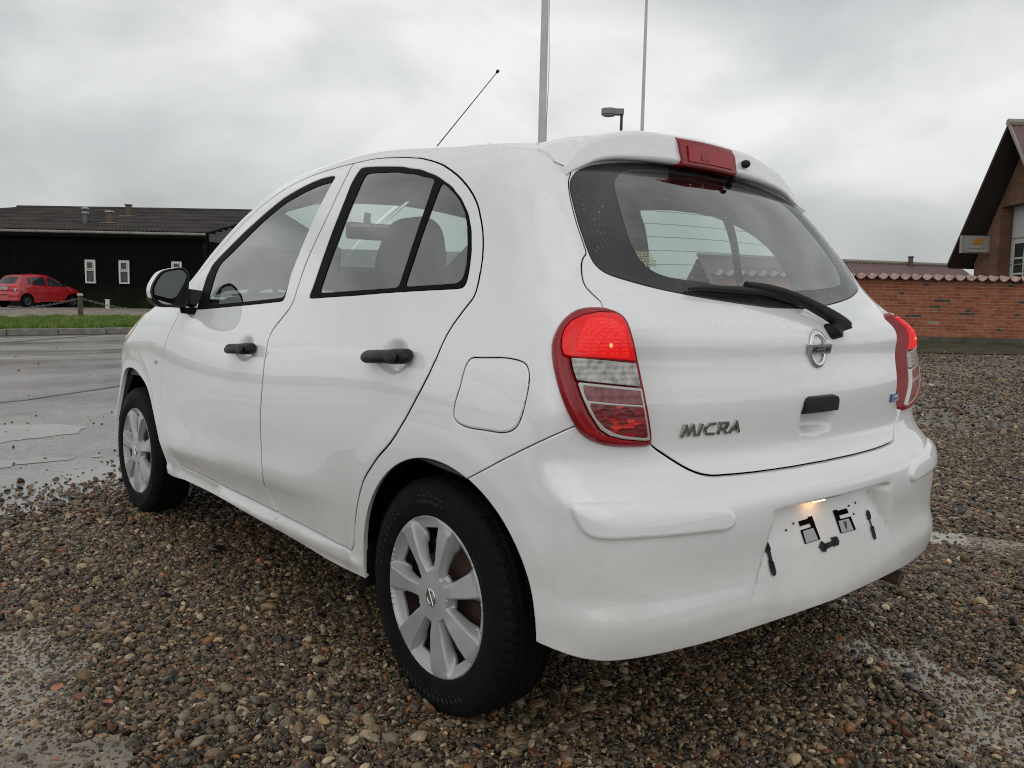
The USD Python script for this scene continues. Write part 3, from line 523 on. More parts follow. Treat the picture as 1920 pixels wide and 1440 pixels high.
# ------------------------------------------------------------------ flagpoles, street lamp
noisy('pole_white', (.50, .49, .46), (.60, .59, .56), scale=2, rough=.45)
def pole(D, px_r, R, top, r, label, cord):
    q = W(D, R); t = thing('flagpole', label, 'flagpole', (q[0], q[1], float(q[2])), group='flagpoles behind the car'); obj('pole', tube([[0, 0, -.1], [0, 0, top*.5], [0, 0, top]], [r*1.05, r*.92, r*.6], 20), 'pole_white', t); obj('base', tube([[0, 0, -.05], [0, 0, .25], [0, 0, .27]], [r*1.5, r*1.5, r*1.1], 20), 'dark_metal', t)
    if cord:
        zs = np.linspace(.9, top, 40); obj('halyard', tube(np.stack([R2[0]*(r*.93+.006+.02*np.sin(zs*1.7)**2), R2[1]*(r*.93+.006+.02*np.sin(zs*1.7)**2), zs], 1), .005, 5), 'dark_metal', t)
pole(13.8, 0, .397, 9.5, .066, 'thick pale flagpole with a loose cord, behind the roof of the white car', True)
pole(27.0, 0, 3.92, 12.5, .060, 'thinner pale flagpole right of the street lamp', False)
q = W(24.0, 2.90); lp = thing('street_lamp', 'street lamp with flat grey head on a thin dark post behind the car roof', 'street lamp', (q[0], q[1], float(q[2])))
Zl = 6.31-float(q[2]); lr = math.atan2(R2[1], R2[0])
plain('lamp_grey', (.22, .225, .22), .45); plain('lamp_diffuser', (.34, .34, .32), .4)
obj('post', tube([[0, 0, -.1], [0, 0, 2.0], [0, 0, Zl]], [.075, .05, .038], 16), 'dark_metal', lp)
hd = trimesh.creation.extrude_polygon(unary_union([Point(-.36, 0).buffer(.21), sbox(-.36, -.12, .05, .12)]).buffer(.03).buffer(-.03), .15); hd.apply_translation((0, 0, 0))
hd.apply_transform(trimesh.transformations.rotation_matrix(lr, (0, 0, 1))); hd.apply_translation((0, 0, Zl)); obj('head', hd, 'lamp_grey', lp)
df = trimesh.creation.extrude_polygon(Point(-.36, 0).buffer(.17), .03); df.apply_transform(trimesh.transformations.rotation_matrix(lr, (0, 0, 1))); df.apply_translation((0, 0, Zl-.034)); obj('diffuser', df, 'lamp_diffuser', lp)

# ------------------------------------------------------------------ brick garden wall with a tiled coping
for i, c in enumerate([(.32, .088, .042), (.35, .108, .052), (.27, .072, .036), (.33, .125, .066), (.070, .048, .036)]):
    noisy(f'wall_brick_{i}', tuple(x*.8 for x in c), tuple(x*1.15 for x in c), scale=9, rough=.85, detail=6, bump=.3, dist=.003)
noisy('mortar', (.28, .22, .145), (.36, .29, .20), scale=12, rough=.9); noisy('plinth_concrete', (.055, .055, .038), (.12, .115, .085), scale=3, rough=.85)
noisy('coping_tile', (.25, .14, .112), (.46, .31, .265), scale=7, rough=.45, detail=6)
DW = 18.0; WR0, WR1 = 4.2, 15.0; ZP, ZT = .49, 1.70
wl = thing('garden_wall', 'red brick garden wall on a concrete plinth behind the gravel yard', 'wall')
wang = math.atan2(R2[1], R2[0])
def wbox(R, z, sx, sz, dy, sy): return bx(*W(DW+dy, R, 0)[:2], z, sx, sy, sz, wang)
obj('mortar_core', wbox((WR0+WR1)/2, (ZP+ZT)/2, WR1-WR0, ZT-ZP, .028, .10), 'mortar', wl, smooth=False)
obj('plinth', wbox((WR0+WR1)/2, ZP-.28, WR1-WR0, .55, .04, .22), 'plinth_concrete', wl, smooth=False)
rows = 18; ch = (ZT-ZP)/rows; cells = []; far = []
for r in range(rows):
    x = WR0+.02+(r % 2)*.12+((r*37) % 5)*.03; k = r
    while x < WR1-.25:
        L = .228 if (k % 3) != 2 else .108
        (cells if 7.45 < x < 11.45 else far).append((x+L/2, ZP+(r+.5)*ch, L)); x += L+.012; k += 1
cells.sort(key=lambda c: abs(c[0]-9.4)); far += cells[300:]; cells = cells[:300]
def brick(c):
    j = RNG.normal(0, 1, 4); return wbox(c[0]+j[0]*.0015, c[1]+j[1]*.001, c[2]+j[2]*.001, ch-.0145, -.003+j[3]*.002, .05)
dark_at = {(9, 0)}
for i, c in enumerate(cells):
    m = RNG.choice(5, p=[.30, .26, .24, .13, .07]); obj('brick', brick(c), f'wall_brick_{m}', wl, smooth=False)
tag(obj('more_bricks', cat(*[brick(c) for c in far]), 'wall_brick_0', wl, smooth=False), kind='stuff')
# curved coping tiles
def tile_mesh(R):
    w, L = .232, .34; u = np.linspace(0, 1, 17); v = np.linspace(0, 1, 5); prof = np.where(u < .74, -.048*np.sin(u/.74*np.pi), .042*np.sin((u-.74)/.26*np.pi)*1.0)
    P = []
    for side in (0, 1):
        for t in v: P.append(np.stack([R+u*w*1.05, np.full(17, -.20+L*t), ZT+.040+prof*.9+.055*t-side*.014], 1))
    P = np.vstack(P); f = []; n = 17
    def q(a, b, c, d): f.extend([(a, b, c), (a, c, d)])
    for i in range(4):
        for j in range(16): o = i*n+j; q(o, o+1, o+n+1, o+n); p = 85+o; q(p, p+n, p+n+1, p+1)
    for j in range(16): q(j, 85+j, 86+j, j+1); a = 4*n+j; q(a, a+1, 86+a, 85+a)
    for i in range(4): a = i*n; q(a, a+n, 85+a+n, 85+a); b = a+16; q(b, 85+b, 85+b+n, b+n)
    wv = np.array([[*W(DW+p[1], p[0], 0)[:2], p[2]] for p in P]); m = trimesh.Trimesh(wv, f, process=False); m.fix_normals(); return m
xs_ = np.arange(WR0, WR1, .232)
for x in xs_:
    if 6.9 < x < 11.8: obj('coping_tile', tile_mesh(x+RNG.normal(0, .003)), 'coping_tile', wl, smooth=50)
obj('coping_bed', wbox((WR0+WR1)/2, ZT+.01, WR1-WR0, .05, .06, .2), 'kerb_side', wl, smooth=False)
obj('coping_tile', cat(*[tile_mesh(x) for x in xs_ if not 6.9 < x < 11.8]), 'coping_tile', wl, smooth=50)
bank = Polygon([W(DW-2.2, WR0)[:2], W(DW-2.0, WR1)[:2], W(DW+.2, WR1)[:2], W(DW+.2, WR0)[:2]])
noisy('mossy_soil', (.030, .030, .014), (.075, .068, .035), scale=4, rough=.95, bump=.8, dist=.03, bscale=30)
bm = sheet(bank, .15, 0); bv = np.array(bm.vertices); bD = (bv[:, 0]-EYE[0])*F2[0]+(bv[:, 1]-EYE[1])*F2[1]; bv[:, 2] += .004+.07*np.clip((bD-(DW-2))/2, 0, 1)+.05*meshkit.fbm(bv*3, 4, 3)*np.clip((bD-(DW-2.2)), 0, 1)
tag(raw('mossy_bank', bv, np.array(bm.faces), None, 'mossy_soil'), 'dark mossy strip of soil along the foot of the brick wall', 'soil', kind='structure')

# ------------------------------------------------------------------ brick garage with steep roof
def bricktex(name, c1, c2, mo, rot):
    M(name, {'tc': ('geometry', {}), 'rt': ('vector_rotate', dict(rotate_type='z_axis', angle=rot)), 'sep': ('separate_xyz', {}), 'cmb': ('combine_xyz', {}), 'b': ('brick_texture', dict(color1=c1, color2=c2, mortar=mo, scale=1.0, mortar_size=.006, brick_width=.24, row_height=.0667, bias=-.1)), 'n': ('noise_texture', dict(scale=1.3, detail=6.0)), 'nr': ('rgb_ramp', dict(ramp=[(.3, (.72, .72, .72)), (.7, (1.15, 1.12, 1.1))])), 'm': ('mix', dict(mix_type='multiply', fac=1.0)), 'p': ('principled_bsdf', dict(roughness=.85)), 'bp': ('bump', dict(strength=.5, distance=.006, invert=True))},
      [('tc.position', 'rt.vector'), ('rt.vector', 'sep.vector'), ('sep.x', 'cmb.x'), ('sep.z', 'cmb.y'), ('cmb.vector', 'b.vector'), ('tc.position', 'n.vector'), ('n.fac', 'nr.fac'), ('b.color', 'm.color1'), ('nr.color', 'm.color2'), ('m.color', 'p.base_color'), ('b.fac', 'bp.height'), ('bp.normal', 'p.normal')])
bricktex('garage_brick', (.21, .105, .058), (.15, .075, .043), (.10, .075, .055), -YAW)
plain('soffit_brown', (.030, .019, .014), .8); plain('verge_metal', (.26, .25, .21), .5); plain('red_corrugated', (.17, .10, .098), .55); plain('door_white', (.52, .53, .50), .5); plain('sign_face', (.34, .35, .31), .35); plain('sign_orange', (.48, .22, .04), .4); plain('sign_print', (.16, .16, .15), .5); plain('sign_pale', (.55, .55, .52), .5)
gg = thing('brick_garage', 'brown brick garage with steep overhanging red roof at the right edge', 'garage')
GR = 16.75; GD0, GDP, GD1 = 24.9, 28.03, 31.14; ZE, ZPk = 2.76, 7.17
# gable wall with the recessed door opening: a polygon in (D, z)
def gpt(D, R, z): return W(D, R, z)
def gable_prism(poly, R, th):
    m = cat(*[trimesh.creation.extrude_polygon(g, th) for g in getattr(poly, 'geoms', [poly])]); v = np.array(m.vertices); wv = np.array([gpt(a, R+c, b) for a, b, c in v]); m = trimesh.Trimesh(wv, m.faces, process=False); m.fix_normals(); return m
wallp = Polygon([(GD0+.25, 0), (GD1-.3, 0), (GD1-.3, ZE+.05), (GDP, ZPk-.25), (GD0+.25, ZE+.05)]); dpoly = sbox(25.6, 0, 29.38, 4.67)
obj('wall', gable_prism(wallp.difference(dpoly), GR, .42), 'garage_brick', gg, smooth=False)
obj('wall', cat(boxDR(GD1-.32, GD1-.3+.02, GR+.43, GR+14, 0, ZE), boxDR(GD0+.25, GD0+.3, GR+.43, GR+14, 0, ZE)), 'garage_brick', gg, smooth=False)
def slope(Da, za, Db, zb, R0, R1, th): return trimesh.convex.convex_hull(np.array([gpt(D, R, z+t) for (D, z) in ((Da, za), (Db, zb)) for R in (R0, R1) for t in (0, th)]))
OV = .72
obj('soffit', slope(GD1+.15, ZE-.13, GDP, ZPk-.13, GR-OV+.03, GR+.6, .08), 'soffit_brown', gg, smooth=False); obj('soffit', slope(GD0-.15, ZE-.13, GDP, ZPk-.13, GR-OV+.03, GR+.6, .08), 'soffit_brown', gg, smooth=False)
def roofside(Da, za): return corr_sheet(gpt(Da, GR-OV, za), gpt(Da, GR+14, za), gpt(GDP, GR-OV, ZPk), gpt(GDP, GR+14, ZPk), 70, 3, .02, .03)
obj('roof', roofside(GD0-.15, ZE), 'red_corrugated', gg, smooth=25); obj('roof', roofside(GD1+.15, ZE), 'red_corrugated', gg, smooth=25)
obj('verge_trim', slope(GD1+.15, ZE-.10, GDP, ZPk-.10, GR-OV-.04, GR-OV+.02, .16), 'soffit_brown', gg, smooth=False); obj('verge_trim', slope(GD0-.15, ZE-.10, GDP, ZPk-.10, GR-OV-.04, GR-OV+.02, .16), 'verge_metal', gg, smooth=False)
obj('ridge_cap', tube([gpt(GDP, GR-OV-.05, ZPk+.05), gpt(GDP, GR+14, ZPk+.05)], .12, 8), 'verge_metal', gg)
dr = obj('door', boxDR(25.5, 29.43, GR+.44, GR+.50, 0, 4.70), 'door_white', gg, smooth=False)
for zz in (.9, 1.8, 2.7, 3.6): obj('panel_joint', boxDR(25.55, 29.4, GR+.425, GR+.439, zz-.02, zz+.02), 'verge_metal', dr, smooth=False)
for z0, z1 in ((1.9, 2.35), (2.42, 2.88), (2.95, 3.41)):
    for k in range(6):
        a = 29.15-k*.60; w_ = obj('pane', boxDR(a-.50, a, GR+.428, GR+.437, z0, z1), 'dark_pane', dr, smooth=False)
        obj('glazing_bar', cat(boxDR(a+.004, a+.06, GR+.415, GR+.437, z0-.04, z1+.04), boxDR(a-.50, a, GR+.415, GR+.437, z1+.003, z1+.05)), 'white_window_frame', w_, smooth=False)
fl = obj('floodlight', cat(boxDR(27.4, 27.7, GR-.30, GR-.15, 5.10, 5.24), tube([gpt(27.55, GR, 5.22), gpt(27.55, GR-.2, 5.17)], .025, 6)), 'dark_metal', gg); obj('sensor', boxDR(27.2, 27.3, GR-.2, GR-.1, 5.24, 5.42), 'white_window_frame', fl)
vt = obj('wall_vent', boxDR(30.0, 30.35, GR-.02, GR-.001, 2.0, 2.2), 'void_black', gg, smooth=False); obj('louvre', boxDR(30.02, 30.14, GR-.06, GR-.021, 2.02, 2.14), 'vent_cap', vt, smooth=False)
# projecting sign box on the gable
SD = 29.9
sg = thing('sign_box', 'projecting grey sign box with an orange flag shape on the garage gable', 'sign')
obj('case', boxDR(SD, SD+.20, 15.77, 16.745, 3.12, 3.73), 'verge_metal', sg, smooth=False)
obj('face', boxDR(SD-.012, SD-.001, 15.82, 16.70, 3.16, 3.69), 'sign_face', sg, smooth=False)
def dr_poly(pts, D, th, mat, name, par):
    m = trimesh.creation.extrude_polygon(Polygon(pts), th); v = np.array(m.vertices); m = trimesh.Trimesh(np.array([gpt(D-c, a, b) for a, b, c in v]), m.faces, process=False); m.fix_normals(); obj(name, m, mat, par, smooth=False)
s0 = 15.80
dr_poly([(s0+.27, 3.40), (s0+.40, 3.63), (s0+.74, 3.63), (s0+.58, 3.40)], SD-.013, .004, 'sign_orange', 'flag_shape', sg)
RNGs = np.random.default_rng(5)
for (zz, x0, x1, hh, mt) in ((3.32, .26, .62, .045, 'sign_pale'), (3.26, .20, .60, .03, 'sign_print'), (3.18, .22, .80, .04, 'sign_pale'), (3.12, .16, .68, .03, 'sign_print')):
    x = x0
    while x < x1:
        wv_ = RNGs.uniform(.02, .05); dr_poly([(s0+x, zz), (s0+x+wv_, zz), (s0+x+wv_, zz+hh*RNGs.uniform(.7, 1.1)), (s0+x, zz+hh)], SD-.013, .003, mt, 'worn_print', sg); x += wv_+.012
# low red roof behind the wall
lo = thing('low_building', 'low building with a faded red corrugated roof behind the garden wall', 'building')
LD = 34.0
obj('roof', corr_sheet(gpt(LD, 8.0, 1.75), gpt(LD, 19.5, 1.75), gpt(LD+3.2, 8.0, 3.26), gpt(LD+3.2, 19.5, 3.03), 62, 1, .028, .02), 'red_corrugated', lo, smooth=25)
obj('ridge_cap', tube([gpt(LD+3.2, 8.0, 3.31), gpt(LD+3.2, 19.5, 3.08)], .08, 8), 'verge_metal', lo); obj('wall', boxDR(LD+.2, LD+6, 8.2, 19.3, 0, 1.78), 'garage_brick', lo, smooth=False)
obj('roof', slope(LD+6.4, 1.75, LD+3.2, 3.08, 8.0, 19.5, .04), 'red_corrugated', lo, smooth=False)
cq = gpt(LD+3.0, 17.3, 0); ch_ = obj('chimney', tube([[*cq[:2], 2.9], [*cq[:2], 3.36]], .10, 10), 'vent_brown', lo); obj('cap', tube([[*cq[:2], 3.37], [*cq[:2], 3.42]], .13, 10), 'dark_metal', ch_)
TABLES = '''{"XK": [-0.62, -0.4, -0.2, 0.1, 0.5, 1.0, 1.6, 2.2, 2.6, 2.95, 3.2], "ZK": [0.2, 0.35, 0.5, 0.65, 0.8, 0.9, 0.97, 1.05, 1.2, 1.35, 1.5], "Y": [[0.765, 0.777, 0.791, 0.799, 0.797, 0.7631, 0.716, 0.6698, 0.615, 0.555, 0.47], [0.79, 0.802, 0.816, 0.824, 0.822, 0.7933, 0.753, 0.7133, 0.66, 0.6, 0.515], [0.8, 0.812, 0.826, 0.834, 0.832, 0.8072, 0.772, 0.7372, 0.685, 0.625, 0.54], [0.8, 0.812, 0.826, 0.834, 0.832, 0.8129, 0.7852, 0.7576, 0.707, 0.647, 0.562], [0.8, 0.812, 0.826, 0.834, 0.832, 0.815, 0.79, 0.765, 0.715, 0.655, 0.57], [0.8, 0.812, 0.826, 0.834, 0.832, 0.815, 0.79, 0.765, 0.715, 0.655, 0.57], [0.798, 0.81, 0.824, 0.832, 0.83, 0.8104, 0.782, 0.7537, 0.703, 0.643, 0.558], [0.792, 0.804, 0.818, 0.826, 0.824, 0.7961, 0.7568, 0.7181, 0.665, 0.605, 0.52], [0.78, 0.792, 0.806, 0.814, 0.812, 0.7743, 0.722, 0.6709, 0.615, 0.555, 0.47], [0.73, 0.742, 0.756, 0.764, 0.762, 0.7243, 0.672, 0.6209, 0.565, 0.505, 0.42], [0.64, 0.652, 0.666, 0.674, 0.672, 0.6446, 0.606, 0.568, 0.515, 0.455, 0.37]], "DX": [-0.4, 0.3, 1.2, 2.2], "DZ": [0.4, 0.8, 1.0, 1.2, 1.4], "dY": [[0.0031, 0.0045, -0.0036, -0.0018, 0.0037], [-0.0001, -0.0004, -0.0014, 0.003, 0.0031], [-0.0001, 0.0021, -0.017, -0.0008, 0.016], [0.0327, -0.0126, 0.0103, -0.0095, 0.0004]], "RZ": [0.2, 0.26, 0.34, 0.45, 0.55, 0.61, 0.65, 0.72, 0.8, 0.9, 0.96, 1.02, 1.12, 1.25, 1.38, 1.5], "RX": [-0.5702, -0.6038, -0.62, -0.617, -0.628, -0.606, -0.5616, -0.5453, -0.553, -0.5354, -0.5233, -0.4503, -0.3693, -0.2746, -0.1727, -0.0484], "SZ": [0.2, 0.45, 0.62, 0.75, 1.0, 1.2, 1.45], "SA": [0.1589, 0.103, 0.1412, 0.1634, 0.1301, 0.0841, 0.1324], "TX": [-0.5, -0.1, 0.3, 0.8, 1.2, 1.5, 1.8, 2.1, 2.35, 2.6, 2.85, 3.05, 3.2], "TZ": [1.3309, 1.4494, 1.488, 1.5296, 1.504, 1.4094, 1.2753, 1.0947, 1.0492, 0.9444, 0.8715, 0.7915, 0.68], "k": [0.1076, 0.0623, 0.116, 0.0636], "tc": 0.0743, "dimple": [[0.155, 0.873, 0.075, 0.052], [1.085, 0.842, 0.075, 0.05]]}'''
